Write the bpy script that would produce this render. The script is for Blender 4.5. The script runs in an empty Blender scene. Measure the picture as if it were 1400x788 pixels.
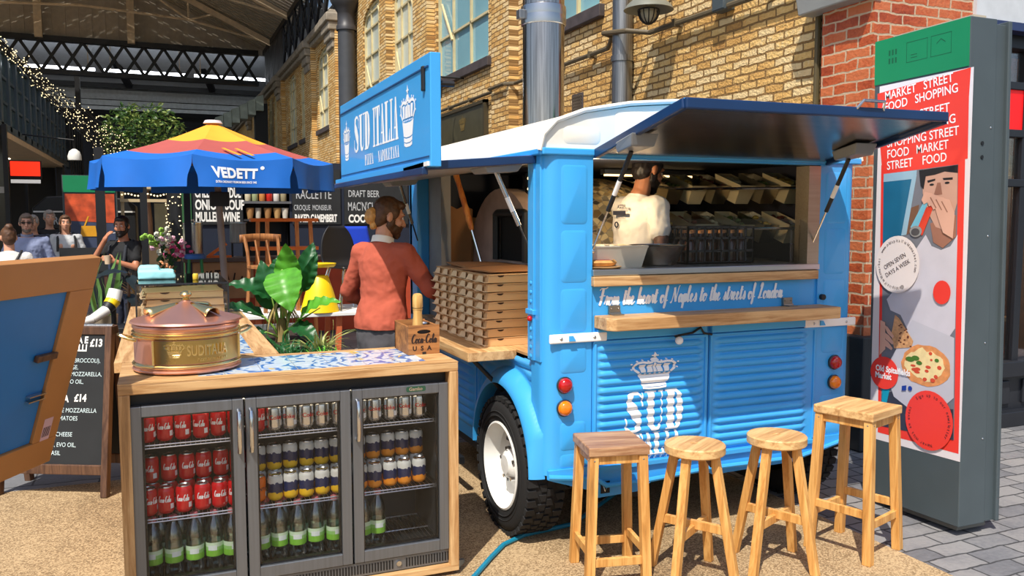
import bpy, bmesh, math, random
from mathutils import Vector, Matrix, Euler
from math import sin, cos, pi, radians as rad

S = bpy.context.scene
COL = S.collection
rnd = random.Random(7)

# ------------------------------------------------------------------ camera, sky, sun, exposure
CAM_PITCH, CAM_YAW, CAM_H = rad(4.77), rad(22.8), 1.65
cd = bpy.data.cameras.new('camera'); cd.sensor_width = 36.0; cd.lens = 36.0*1150/1400
cd.clip_start = 0.05; cd.clip_end = 400
cam = bpy.data.objects.new('camera', cd); COL.objects.link(cam)
cam.location = (0, 0, CAM_H); cam.rotation_euler = (rad(90)-CAM_PITCH, 0, -CAM_YAW)
S.camera = cam

SUN_DIR = Vector((0.85, 1.0, -2.0)).normalized()
sd = bpy.data.lights.new('sun', 'SUN'); sd.energy = 5.3; sd.angle = rad(0.6); sd.color = (1.0, 0.94, 0.84)
sun = bpy.data.objects.new('sun', sd); COL.objects.link(sun)
sun.rotation_euler = SUN_DIR.to_track_quat('-Z', 'Y').to_euler(); sun.location = (-4, -6, 12)

W = bpy.data.worlds.new('sky'); S.world = W; W.use_nodes = True
nt = W.node_tree; nt.nodes.clear()
wo = nt.nodes.new('ShaderNodeOutputWorld'); wb = nt.nodes.new('ShaderNodeBackground')
sk = nt.nodes.new('ShaderNodeTexSky'); sk.sky_type = 'NISHITA'; sk.sun_disc = False
sk.sun_elevation = rad(56); sk.sun_rotation = rad(220); sk.air_density = 1.0; sk.dust_density = 2.0
nt.links.new(sk.outputs[0], wb.inputs[0]); wb.inputs[1].default_value = 0.15
nt.links.new(wb.outputs[0], wo.inputs[0])

S.view_settings.view_transform = 'Standard'; S.view_settings.look = 'None'
S.view_settings.exposure = 0.0; S.view_settings.gamma = 1.0
S.view_settings.use_curve_mapping = False
try:
    S.cycles.max_bounces = 8; S.cycles.transparent_max_bounces = 24
    S.cycles.caustics_reflective = False; S.cycles.caustics_refractive = False
    S.cycles.sample_clamp_indirect = 4.0
except Exception: pass

# ------------------------------------------------------------------ materials
MATS = {}
def srgb(r, g, b):
    def f(c):
        c /= 255.0
        return c/12.92 if c <= 0.04045 else ((c+0.055)/1.055)**2.4
    return (f(r), f(g), f(b))

def new_mat(name):
    m = bpy.data.materials.new(name); m.use_nodes = True
    t = m.node_tree
    return m, t, t.nodes['Principled BSDF']

def N(t, kind, **kw):
    n = t.nodes.new('ShaderNode'+kind)
    for k, v in kw.items():
        if k in n.inputs: n.inputs[k].default_value = v
        else: setattr(n, k, v)
    return n

def mapping(t, scale=(1,1,1), rot=(0,0,0), coord='Object'):
    tc = N(t, 'TexCoord'); mp = N(t, 'Mapping')
    mp.inputs['Scale'].default_value = scale; mp.inputs['Rotation'].default_value = rot
    t.links.new(tc.outputs[coord], mp.inputs[0])
    return mp.outputs[0]

def ramp(t, fac, stops):
    r = N(t, 'ValToRGB'); e = r.color_ramp.elements
    while len(e) < len(stops): e.new(0.5)
    for i, (p, c) in enumerate(stops):
        e[i].position = p; e[i].color = (c[0], c[1], c[2], 1)
    t.links.new(fac, r.inputs[0])
    return r.outputs[0]

def bump(t, b, h, strength=0.3, dist=0.01):
    n = N(t, 'Bump'); n.inputs['Strength'].default_value = strength; n.inputs['Distance'].default_value = dist
    t.links.new(h, n.inputs['Height']); t.links.new(n.outputs[0], b.inputs['Normal'])

def plain(name, col, rough=0.5, metal=0.0, var=0.12, scale=6.0, emit=0.0, coat=0.0, bumps=0.0, bscale=60, spec=None):
    """flat colour with a gentle procedural mottling"""
    if name in MATS: return MATS[name]
    m, t, b = new_mat(name)
    b.inputs['Roughness'].default_value = rough; b.inputs['Metallic'].default_value = metal
    if spec is not None: b.inputs['Specular IOR Level'].default_value = spec
    b.inputs['Coat Weight'].default_value = coat
    n = N(t, 'TexNoise', Scale=scale, Detail=4.0)
    t.links.new(mapping(t), n.inputs['Vector'])
    lo = [max(0, c*(1-var)) for c in col]; hi = [min(1, c*(1+var*0.7)) for c in col]
    c = ramp(t, n.outputs[0], [(0.3, lo), (0.7, hi)])
    t.links.new(c, b.inputs['Base Color'])
    if emit:
        b.inputs['Emission Strength'].default_value = emit
        b.inputs['Emission Color'].default_value = (*col, 1)
    if bumps:
        n2 = N(t, 'TexNoise', Scale=bscale, Detail=3.0); t.links.new(mapping(t), n2.inputs['Vector'])
        bump(t, b, n2.outputs[0], bumps, 0.004)
    MATS[name] = m
    return m

def wood(name, c1, c2, axis='z', rough=0.5, scale=1.0, knots=True):
    if name in MATS: return MATS[name]
    m, t, b = new_mat(name); b.inputs['Roughness'].default_value = rough
    s = {'x': (1.2, 16, 16), 'y': (16, 1.2, 16), 'z': (16, 16, 1.2)}[axis]
    v = mapping(t, tuple(k*scale for k in s))
    n = N(t, 'TexNoise', Scale=1.6, Detail=8.0, Roughness=0.62, Distortion=0.8); t.links.new(v, n.inputs['Vector'])
    w = N(t, 'TexNoise', Scale=6.0, Detail=5.0, Roughness=0.7); t.links.new(v, w.inputs['Vector'])
    mx = N(t, 'Math', operation='MULTIPLY_ADD'); mx.inputs[1].default_value = 0.35
    t.links.new(w.outputs[0], mx.inputs[0]); t.links.new(n.outputs[0], mx.inputs[2])
    dk = tuple(k*0.62 for k in c2)
    t.links.new(ramp(t, mx.outputs[0], [(0.42, dk), (0.58, c2), (0.78, c1)]), b.inputs['Base Color'])
    bump(t, b, mx.outputs[0], 0.12, 0.003)
    MATS[name] = m
    return m

def metal(name, col, rough=0.3, brushed=None, var=0.15):
    if name in MATS: return MATS[name]
    m, t, b = new_mat(name); b.inputs['Metallic'].default_value = 1.0
    s = {'x': (2, 90, 90), 'y': (90, 2, 90), 'z': (90, 90, 2), None: (5, 5, 5)}[brushed]
    n = N(t, 'TexNoise', Scale=1.0, Detail=4.0); t.links.new(mapping(t, s), n.inputs['Vector'])
    t.links.new(ramp(t, n.outputs[0], [(0.3, [c*(1-var) for c in col]), (0.7, col)]), b.inputs['Base Color'])
    r = N(t, 'MapRange'); r.inputs['To Min'].default_value = max(0.02, rough*0.8); r.inputs['To Max'].default_value = rough*1.25
    t.links.new(n.outputs[0], r.inputs[0]); t.links.new(r.outputs[0], b.inputs['Roughness'])
    MATS[name] = m
    return m

def glass(name, tint=(1, 1, 1), alpha=0.02, rough=0.03):
    """clear sheet: mostly transparent with a fresnel gloss on top"""
    if name in MATS: return MATS[name]
    m = bpy.data.materials.new(name); m.use_nodes = True; t = m.node_tree; t.nodes.clear()
    o = N(t, 'OutputMaterial'); mix = N(t, 'MixShader'); tr = N(t, 'BsdfTransparent'); gl = N(t, 'BsdfGlossy')
    gl.inputs['Roughness'].default_value = rough; tr.inputs['Color'].default_value = (*tint, 1)
    lw = N(t, 'LayerWeight'); lw.inputs['Blend'].default_value = 0.25
    ad = N(t, 'Math', operation='MULTIPLY_ADD'); ad.inputs[1].default_value = 0.6; ad.inputs[2].default_value = alpha*0.3; ad.use_clamp = True
    t.links.new(lw.outputs['Fresnel'], ad.inputs[0]); t.links.new(ad.outputs[0], mix.inputs[0])
    t.links.new(tr.outputs[0], mix.inputs[1]); t.links.new(gl.outputs[0], mix.inputs[2]); t.links.new(mix.outputs[0], o.inputs[0])
    MATS[name] = m
    return m

def brick(name, cols, mortar, axes='yz', scale=1.0, bw=0.225, bh=0.075, ms=0.012, bumps=0.6, rough=0.85, big=0.6):
    """running-bond brickwork mapped on a wall plane in metres"""
    if name in MATS: return MATS[name]
    m, t, b = new_mat(name); b.inputs['Roughness'].default_value = rough
    tc = N(t, 'TexCoord'); sp = N(t, 'SeparateXYZ'); cb = N(t, 'CombineXYZ')
    t.links.new(tc.outputs['Object'], sp.inputs[0])
    t.links.new(sp.outputs[axes[0].upper()], cb.inputs[0]); t.links.new(sp.outputs[axes[1].upper()], cb.inputs[1])
    wn = N(t, 'TexNoise', Scale=9.0, Detail=2.0); t.links.new(cb.outputs[0], wn.inputs['Vector'])
    wv = N(t, 'VectorMath', operation='MULTIPLY_ADD'); wv.inputs[1].default_value = (0.03, 0.03, 0)
    t.links.new(wn.outputs['Color'], wv.inputs[0]); t.links.new(cb.outputs[0], wv.inputs[2])
    br = N(t, 'TexBrick', Scale=1.0); br.inputs['Brick Width'].default_value = bw; br.inputs['Row Height'].default_value = bh
    br.inputs['Mortar Size'].default_value = ms; br.inputs['Mortar Smooth'].default_value = 0.3
    br.inputs['Color1'].default_value = (0, 0, 0, 1); br.inputs['Color2'].default_value = (1, 1, 1, 1); br.inputs['Mortar'].default_value = (0.5, 0.5, 0.5, 1)
    t.links.new(wv.outputs[0], br.inputs['Vector'])
    n = N(t, 'TexNoise', Scale=big, Detail=6.0, Roughness=0.7); t.links.new(cb.outputs[0], n.inputs['Vector'])
    n2 = N(t, 'TexNoise', Scale=40.0, Detail=4.0); t.links.new(cb.outputs[0], n2.inputs['Vector'])
    a1 = N(t, 'Math', operation='MULTIPLY_ADD'); a1.inputs[1].default_value = 0.45
    t.links.new(br.outputs['Color'], a1.inputs[0]); t.links.new(n.outputs[0], a1.inputs[2])
    a2 = N(t, 'Math', operation='MULTIPLY_ADD'); a2.inputs[1].default_value = 0.3
    t.links.new(n2.outputs[0], a2.inputs[0]); t.links.new(a1.outputs[0], a2.inputs[2])
    k = len(cols)
    c = ramp(t, a2.outputs[0], [(0.45+0.75*i/(k-1)*0.8, cols[i]) for i in range(k)])
    mx = N(t, 'MixRGB'); mx.inputs[2].default_value = (*mortar, 1)
    t.links.new(br.outputs['Fac'], mx.inputs[0]); t.links.new(c, mx.inputs[1]); t.links.new(mx.outputs[0], b.inputs['Base Color'])
    h = N(t, 'Math', operation='MULTIPLY_ADD'); h.inputs[1].default_value = -1.0
    t.links.new(br.outputs['Fac'], h.inputs[0]); t.links.new(n2.outputs[0], h.inputs[2])
    bump(t, b, h.outputs[0], bumps, 0.015)
    MATS[name] = m
    return m

# ------------------------------------------------------------------ mesh building
class MB:
    def __init__(s): s.v = []; s.f = []; s.m = []; s.cur = 0
    def add(s, vs, fs):
        o = len(s.v); s.v += [tuple(v) for v in vs]
        for f in fs: s.f.append([i+o for i in f]); s.m.append(s.cur)
        return s
    def box(s, x0, x1, y0, y1, z0, z1):
        x0, x1 = min(x0, x1), max(x0, x1); y0, y1 = min(y0, y1), max(y0, y1); z0, z1 = min(z0, z1), max(z0, z1)
        return s.add([(x0,y0,z0),(x1,y0,z0),(x1,y1,z0),(x0,y1,z0),(x0,y0,z1),(x1,y0,z1),(x1,y1,z1),(x0,y1,z1)],
                     [(0,3,2,1),(4,5,6,7),(0,1,5,4),(1,2,6,5),(2,3,7,6),(3,0,4,7)])
    def hexa(s, b, t):
        """solid from a bottom quad and a top quad (same winding, counter-clockwise from above)"""
        return s.add(list(b)+list(t), [(0,3,2,1),(4,5,6,7),(0,1,5,4),(1,2,6,5),(2,3,7,6),(3,0,4,7)])
    def beam(s, p0, p1, w, h, up=(0,0,1), w1=None, h1=None):
        p0, p1 = Vector(p0), Vector(p1); d = (p1-p0).normalized(); u = Vector(up)
        if abs(d.dot(u)) > 0.98: u = Vector((0,1,0))
        sd_ = d.cross(u).normalized(); u = sd_.cross(d).normalized()
        w1 = w if w1 is None else w1; h1 = h if h1 is None else h1
        b = [p0+sd_*a*w/2+u*c*h/2 for a, c in ((-1,-1),(1,-1),(1,1),(-1,1))]
        t = [p1+sd_*a*w1/2+u*c*h1/2 for a, c in ((-1,-1),(1,-1),(1,1),(-1,1))]
        return s.add(b+t, [(0,1,2,3),(7,6,5,4),(0,4,5,1),(1,5,6,2),(2,6,7,3),(3,7,4,0)])
    def tube(s, pts, r, n=10, closed=False, caps=True):
        pts = [Vector(p) for p in pts]; k = len(pts)
        rs = r if isinstance(r, (list, tuple)) else [r]*k
        nrm = None; vs = []
        for i, p in enumerate(pts):
            if closed: d = (pts[(i+1)%k]-pts[i-1])
            else: d = pts[min(i+1,k-1)]-pts[max(i-1,0)]
            d = d.normalized() if d.length > 1e-9 else Vector((0,0,1))
            if nrm is None:
                nrm = d.cross(Vector((0,0,1)))
                if nrm.length < 1e-3: nrm = d.cross(Vector((1,0,0)))
            nrm = (nrm-d*nrm.dot(d)).normalized(); b = d.cross(nrm)
            for j in range(n):
                a = 2*pi*j/n; vs.append(p+(nrm*cos(a)+b*sin(a))*rs[i])
        fs = []
        for i in range(k if closed else k-1):
            i2 = (i+1) % k
            for j in range(n): fs.append((i*n+j, i*n+(j+1)%n, i2*n+(j+1)%n, i2*n+j))
        if caps and not closed: fs += [tuple(range(n-1,-1,-1)), tuple((k-1)*n+j for j in range(n))]
        return s.add(vs, fs)
    def cyl(s, p0, p1, r0, r1=None, n=20): return s.tube([p0, p1], [r0, r0 if r1 is None else r1], n)
    def lathe(s, prof, n=24, c=(0,0,0), M=None, a0=0, a1=2*pi):
        full = abs(a1-a0-2*pi) < 1e-6; capz = False; cols = n if full else n+1
        M = M or Matrix.Identity(3); c = Vector(c); vs = []
        for r, z in prof:
            for j in range(cols):
                a = a0+(a1-a0)*j/n; vs.append(c+M@Vector((r*cos(a), r*sin(a), z)))
        fs = []
        for i in range(len(prof)-1):
            for j in range(n):
                j2 = (j+1) % cols; fs.append((i*cols+j, i*cols+j2, (i+1)*cols+j2, (i+1)*cols+j))
        if full and capz:
            if prof[0][0] > 1e-6: fs.append(tuple(range(cols-1,-1,-1)))
            if prof[-1][0] > 1e-6: fs.append(tuple((len(prof)-1)*cols+j for j in range(cols)))
        return s.add(vs, fs)
    def ell(s, c, r, R=None, nu=16, nv=10):
        if not isinstance(r, (tuple, list)): r = (r,r,r)
        R = R or Matrix.Identity(3); c = Vector(c); vs = [c+R@Vector((0,0,-r[2]))]
        for i in range(1, nv):
            p = -pi/2+pi*i/nv
            for j in range(nu):
                a = 2*pi*j/nu; vs.append(c+R@Vector((r[0]*cos(p)*cos(a), r[1]*cos(p)*sin(a), r[2]*sin(p))))
        vs.append(c+R@Vector((0,0,r[2]))); L = len(vs)-1
        fs = [(0, 1+(j+1)%nu, 1+j) for j in range(nu)]
        for i in range(nv-2):
            for j in range(nu):
                a = 1+i*nu; fs.append((a+j, a+(j+1)%nu, a+nu+(j+1)%nu, a+nu+j))
        a = 1+(nv-2)*nu; fs += [(a+j, a+(j+1)%nu, L) for j in range(nu)]
        return s.add(vs, fs)
    def cap(s, p0, p1, r0, r1=None, n=12):
        """tapered capsule, used for limbs"""
        p0, p1 = Vector(p0), Vector(p1); r1 = r0 if r1 is None else r1
        d = (p1-p0).normalized(); pts = []; rs = []
        for k in range(4):
            a = -pi/2+pi/2*k/4+0.08; pts.append(p0+d*sin(a)*r0); rs.append(r0*cos(a))
        pts.append(p0); rs.append(r0); pts.append(p1); rs.append(r1)
        for k in range(1, 5):
            a = pi/2*k/4-0.08*(k == 4); pts.append(p1+d*sin(a)*r1); rs.append(max(1e-4, r1*cos(a)))
        return s.tube(pts, rs, n)
    def loft(s, rings, n=24):
        """closed skin through elliptical rings (centre, rx, ry)"""
        k = len(rings); vs = [(c[0]+rx*cos(2*pi*j/n), c[1]+ry*sin(2*pi*j/n), c[2]) for c, rx, ry in rings for j in range(n)]
        fs = [(i*n+j, i*n+(j+1)%n, (i+1)*n+(j+1)%n, (i+1)*n+j) for i in range(k-1) for j in range(n)]
        return s.add(vs, fs+[tuple(range(n-1,-1,-1)), tuple((k-1)*n+j for j in range(n))])
    def prism(s, poly, M, depth):
        """polygon in the xy plane of frame M, pushed along -z of that frame by depth"""
        n = len(poly); A = [M@Vector((x, y, 0)) for x, y in poly]
        if depth == 0: return s.add(A, [tuple(range(n))])
        B = [M@Vector((x, y, -depth)) for x, y in poly]
        return s.add(A+B, [tuple(range(n)), tuple(range(2*n-1, n-1, -1))]+[(i, n+i, n+(i+1)%n, (i+1)%n) for i in range(n)])
    def grid(s, fn, nu, nv, thick=None):
        vs = [fn(i/nu, j/nv) for j in range(nv+1) for i in range(nu+1)]
        fs = [(j*(nu+1)+i, j*(nu+1)+i+1, (j+1)*(nu+1)+i+1, (j+1)*(nu+1)+i) for j in range(nv) for i in range(nu)]
        return s.add(vs, fs)
    def build(s, name, mat, parent=None, smooth=40, bevel=0, seg=2, solid=0, world=True, sub=0):
        me = bpy.data.meshes.new(name)
        off, q = None, parent
        while q is not None and world:
            if 'org' in q: off = Vector(q['org']); break
            q = q.parent
        vs = [tuple(Vector(v)-off) for v in s.v] if off is not None else s.v
        me.from_pydata(vs, [], s.f)
        for m in (mat if isinstance(mat, (list, tuple)) else [mat]): me.materials.append(m)
        for i, p in enumerate(me.polygons): p.material_index = s.m[i]
        bm = bmesh.new(); bm.from_mesh(me); bmesh.ops.recalc_face_normals(bm, faces=bm.faces); bm.to_mesh(me); bm.free()
        if smooth:
            for p in me.polygons: p.use_smooth = True
            me.set_sharp_from_angle(angle=rad(smooth))
        me.update()
        o = bpy.data.objects.new(name, me); COL.objects.link(o)
        if parent is not None: o.parent = parent
        if solid:
            md = o.modifiers.new('solid', 'SOLIDIFY'); md.thickness = solid; md.offset = 0
        if bevel:
            md = o.modifiers.new('bevel', 'BEVEL'); md.width = bevel; md.segments = seg; md.limit_method = 'ANGLE'; md.angle_limit = rad(35)
        if sub:
            md = o.modifiers.new('sub', 'SUBSURF'); md.levels = sub; md.render_levels = sub
        return o

def mkorg(o, p):
    """remembers the world point an Empty stands on so that parts can be given in world metres"""
    o['org'] = [float(x) for x in p]

def tag(o, label, cat, group=None, kind=None):
    o['label'] = label; o['category'] = cat
    if group: o['group'] = group
    if kind: o['kind'] = kind
    return o

def thing(name, label, cat, loc=(0,0,0), rz=0, group=None, local=False):
    """Empty at the thing's base; with local=True its parts are given in its own axes"""
    o = bpy.data.objects.new(name, None); COL.objects.link(o); o.empty_display_size = 0.1
    o.location = loc; o.rotation_euler = (0, 0, rz)
    if not local: mkorg(o, loc)
    return tag(o, label, cat, group)

def struct(o): o['kind'] = 'structure'; return o

def copy_tree(o, parent=None):
    c = o.copy(); COL.objects.link(c)
    if parent is not None: c.parent = parent
    for ch in list(o.children): copy_tree(ch, c)
    return c

def clear_org():
    for o in bpy.data.objects:
        if 'org' in o: del o['org']

def frame(org, x, y):
    x = Vector(x).normalized(); y = Vector(y); z = x.cross(y).normalized(); y = z.cross(x)
    return Matrix(((x.x, y.x, z.x, org[0]), (x.y, y.y, z.y, org[1]), (x.z, y.z, z.z, org[2]), (0,0,0,1)))
def REAR(x, y, z): return frame((x, y, z), (1,0,0), (0,0,1))     # a face that looks towards -Y
def LEFT(x, y, z): return frame((x, y, z), (0,-1,0), (0,0,1))    # a face that looks towards -X

def text_mesh(body, size, sx=1.0, shear=0.0, align='LEFT', weight=0.0, spacing=1.0, res=3):
    cu = bpy.data.curves.new('lettering', 'FONT'); cu.body = body; cu.size = size; cu.align_x = align
    cu.shear = shear; cu.offset = weight; cu.space_character = spacing; cu.resolution_u = res; cu.fill_mode = 'FRONT'
    ob = bpy.data.objects.new('lettering', cu)
    me = bpy.data.meshes.new_from_object(ob)
    bpy.data.objects.remove(ob); bpy.data.curves.remove(cu)
    for v in me.vertices: v.co.x *= sx
    return me

def mb_text(mb, body, size, M, **kw):
    me = text_mesh(body, size, **kw)
    mb.add([M@v.co for v in me.vertices], [tuple(p.vertices) for p in me.polygons])
    bpy.data.meshes.remove(me)
    return mb

# single-stroke cursive letters: polylines in an em box (x right, y up, x-height 0.45)
GLY = {
 'F': (0.62, [[(.06,.84),(.24,.94),(.56,.93),(.80,1.0)],[(.40,.93),(.34,.55),(.26,.16),(.18,.0)],[(.10,.46),(.34,.52),(.62,.54)]]),
 'N': (0.8, [[(.02,.05),(.1,-.01),(.2,.3),(.3,.86)],[(.3,.86),(.38,.5),(.52,.03)],[(.52,.03),(.62,.5),(.72,.9),(.82,.95)]]),
 'L': (0.6, [[(.2,.7),(.3,.93),(.42,.88),(.34,.55),(.2,.1),(.08,.02),(.1,.1),(.3,.04),(.55,.06)]]),
 'C': (0.62, [[(.58,.78),(.52,.92),(.36,.9),(.16,.62),(.1,.28),(.22,.02),(.42,.04),(.6,.22)]]),
 'r': (0.36, [[(.0,.05),(.12,.4),(.14,.5),(.2,.42),(.3,.44),(.26,.2),(.28,.03),(.4,.12)]]),
 'o': (0.42, [[(.28,.44),(.12,.4),(.05,.18),(.14,.0),(.28,.06),(.36,.28),(.28,.44),(.3,.32),(.46,.34)]]),
 'm': (0.66, [[(.02,.4),(.1,.44),(.08,.0)],[(.09,.2),(.2,.42),(.28,.38),(.26,.0)],[(.27,.2),(.4,.44),(.48,.38),(.47,.1),(.54,.0),(.66,.14)]]),
 't': (0.32, [[(.0,.1),(.14,.5),(.2,.8)],[(.2,.8),(.12,.2),(.16,.0),(.34,.14)],[(.02,.54),(.36,.58)]]),
 'h': (0.44, [[(.0,.08),(.16,.5),(.26,.88),(.18,.9),(.1,.4),(.06,.0)],[(.08,.2),(.2,.42),(.3,.38),(.28,.1),(.34,.0),(.46,.14)]]),
 'e': (0.36, [[(.0,.14),(.16,.22),(.26,.36),(.18,.46),(.08,.3),(.1,.06),(.2,.0),(.38,.16)]]),
 'a': (0.44, [[(.32,.4),(.2,.46),(.06,.26),(.08,.04),(.18,.02),(.3,.2),(.34,.44),(.31,.12),(.36,.0),(.46,.14)]]),
 'f': (0.32, [[(.0,.1),(.18,.5),(.28,.86),(.2,.94),(.14,.6),(.08,-.1),(.0,-.3),(-.04,-.2),(.12,.06),(.34,.14)]]),
 'p': (0.44, [[(.02,.36),(.12,.46),(.06,.0),(.0,-.36)],[(.08,.2),(.22,.46),(.34,.34),(.28,.1),(.14,.02)],[(.14,.02),(.3,.02),(.46,.14)]]),
 'l': (0.28, [[(.0,.08),(.16,.5),(.24,.84),(.16,.92),(.08,.5),(.08,.08),(.14,.0),(.3,.14)]]),
 's': (0.34, [[(.0,.06),(.16,.36),(.18,.48),(.24,.3),(.22,.06),(.12,.0),(.06,.08)],[(.12,.0),(.24,.04),(.36,.14)]]),
 'n': (0.46, [[(.02,.4),(.1,.44),(.08,.0)],[(.09,.2),(.22,.42),(.3,.38),(.29,.1),(.35,.0),(.48,.14)]]),
 'd': (0.44, [[(.3,.38),(.2,.44),(.06,.26),(.08,.04),(.18,.02),(.3,.24),(.42,.9)],[(.42,.9),(.34,.3),(.32,.08),(.38,.0),(.48,.14)]]),
 'c': (0.36, [[(.28,.38),(.2,.46),(.06,.28),(.08,.06),(.18,.0),(.36,.16)]]),
 '-': (0.34, [[(.04,.26),(.28,.3)]]),
 ' ': (0.3, []),
}
def crom(pts, k=5):
    P = [Vector((a, b, 0)) for a, b in pts]
    if len(P) < 3: return P
    out = []
    for i in range(len(P)-1):
        p0 = P[max(i-1,0)]; p1 = P[i]; p2 = P[i+1]; p3 = P[min(i+2,len(P)-1)]
        for j in range(k):
            u = j/k
            out.append(0.5*((2*p1)+(p2-p0)*u+(2*p0-5*p1+4*p2-p3)*u*u+(3*p1-p0-3*p2+p3)*u*u*u))
    out.append(P[-1]); return out
def mb_script(mb, s, size, M, w=0.05, slant=0.12, fit=None):
    """brush-script lettering: every stroke a ribbon, thicker on the way down"""
    adv = sum(GLY[c][0] for c in s)*size; k = (fit/adv) if fit else 1.0
    x0 = 0.0; lift = 0.0
    for c in s:
        wd, st = GLY[c]
        for pl in st:
            P = crom(pl); L = []; Rr = []
            for i, p in enumerate(P):
                d = P[min(i+1,len(P)-1)]-P[max(i-1,0)]
                if d.length < 1e-6: d = Vector((1,0,0))
                d.normalize(); nn = Vector((-d.y, d.x, 0))
                ww = w*(0.45+0.75*max(0, -d.y))*size; lift += 2e-6
                q = Vector((x0+(p.x+slant*p.y)*size*k, p.y*size, lift))
                L.append(M@(q+nn*ww/2)); Rr.append(M@(q-nn*ww/2))
            n = len(P); mb.add(L+Rr, [(i, n+i, n+i+1, i+1) for i in range(n-1)])
        x0 += wd*size*k
    return mb

# tall fat-face lettering with hairline serifs, drawn as polygons in a 1 x 1 box
def didone(ch):
    t = 0.045; s = 0.42                                  # hairline, stem
    R = lambda a, b, c, d: [(a,c),(b,c),(b,d),(a,d)]
    def rib(pts):                                        # (x, y, half width) along a curve
        L, Rr = [], []
        for i, (x, y, h) in enumerate(pts):
            x0, y0, _ = pts[max(i-1,0)]; x1, y1, _ = pts[min(i+1,len(pts)-1)]
            dx, dy = x1-x0, y1-y0; l = math.hypot(dx, dy) or 1
            L.append((x-dy/l*h, y+dx/l*h)); Rr.append((x+dy/l*h, y-dx/l*h))
        return [[L[i], Rr[i], Rr[i+1], L[i+1]] for i in range(len(pts)-1)]
    if ch == 'I': return [R(.29,.71,0,1), R(.05,.95,0,t), R(.05,.95,1-t,1)]
    if ch == 'T': return [R(.3,.7,0,1), R(.12,.88,0,t), R(.0,1,1-t,1), [(0,1),(0,.72),(.05,.72),(.2,1-t)], [(1,1),(.8,1-t),(.95,.72),(1,.72)]]
    if ch == 'L': return [R(.12,.52,0,1), R(0,.7,1-t,1), R(0,1,0,t), [(1,t),(.78,t),(.94,.32),(1,.32)]]
    if ch == 'U':
        a = [(.74-.30*cos(pi*k/8)-.12, .30-.27*sin(pi*k/8), .16-.13*k/8) for k in range(9)]
        return [R(.12,.48,.3,1), R(0,.62,1-t,1), R(.86,.92,.3,1), R(.74,1.0,1-t,1)]+rib([(.30,.34,.18),(.32,.22,.17),(.40,.10,.11),(.55,.04,.05),(.7,.06,.04),(.82,.14,.035),(.89,.32,.03)])
    if ch == 'D': return [R(.1,.48,0,1), R(0,.5,0,t), R(0,.5,1-t,1)]+rib([(.48,1-t/2,t/2),(.62,.95,.05),(.76,.82,.13),(.80,.5,.18),(.76,.18,.13),(.62,.05,.05),(.48,t/2,t/2)])
    if ch == 'A': return [[(.30,0),(.38,0),(.6,1),(.5,1)] if 0 else [(.1,0),(.17,0),(.52,.93),(.46,1)], [(.52,0),(.93,0),(.62,1),(.4,1)], R(.2,.7,.27,.27+t), R(0,.3,0,t), R(.42,1,0,t)]
    if ch == 'S': return rib([(.92,.66,.02),(.90,.86,.03),(.72,.965,.035),(.45,.97,.04),(.24,.86,.13),(.24,.70,.17),(.5,.52,.19),(.76,.32,.17),(.76,.15,.13),(.54,.035,.04),(.28,.035,.035),(.10,.14,.03),(.08,.36,.02)])+[[(.88,.64),(.96,.64),(.96,1),(.90,.9)],[(.04,.36),(.12,.36),(.10,.1),(.04,0)]]
    if ch == 'P': return [R(.1,.48,0,1), R(0,.62,0,t), R(0,.5,1-t,1)]+rib([(.48,1-t/2,t/2),(.66,.95,.06),(.80,.76,.15),(.66,.52,.06),(.48,.49,t/2)])
    if ch == 'Z': return [R(.05,1,1-t,1), R(0,1,0,t), [(.6,1),(1,1),(.4,0),(0,0)], R(.05,.1,.75,1), R(.95,1,0,.28)]
    if ch == 'N': return [R(.1,.16,0,1), R(.84,.9,0,1), [(.05,1),(.45,1),(.9,0),(.6,0)], R(0,.3,0,t), R(.7,1,1-t,1)]
    if ch == 'E': return [R(.1,.5,0,1), R(0,.95,0,t), R(0,.95,1-t,1), R(.5,.75,.48,.52), R(.9,.95,.7,1), R(.92,1,0,.3), R(.7,.75,.36,.64)]
    if ch == 'O': return rib([(.5+.38*cos(a), .5+.47*sin(a), .03+.15*abs(cos(a))) for a in [2*pi*k/20 for k in range(21)]])
    return []
def mb_didone(mb, s, x, y, w, h, M, gap=0.08, space=0.45):
    """fat-face word starting at x, y with letters w wide and h high"""
    for c in s:
        if c == ' ': x += w*space; continue
        ww = w*(0.62 if c == 'I' else 1.0)
        for i, p in enumerate(didone(c)): mb.prism([(x+a*ww, y+b*h) for a, b in p], M@Matrix.Translation((0,0,.00007*i)), 0)
        x += ww+w*gap
    return x
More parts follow.
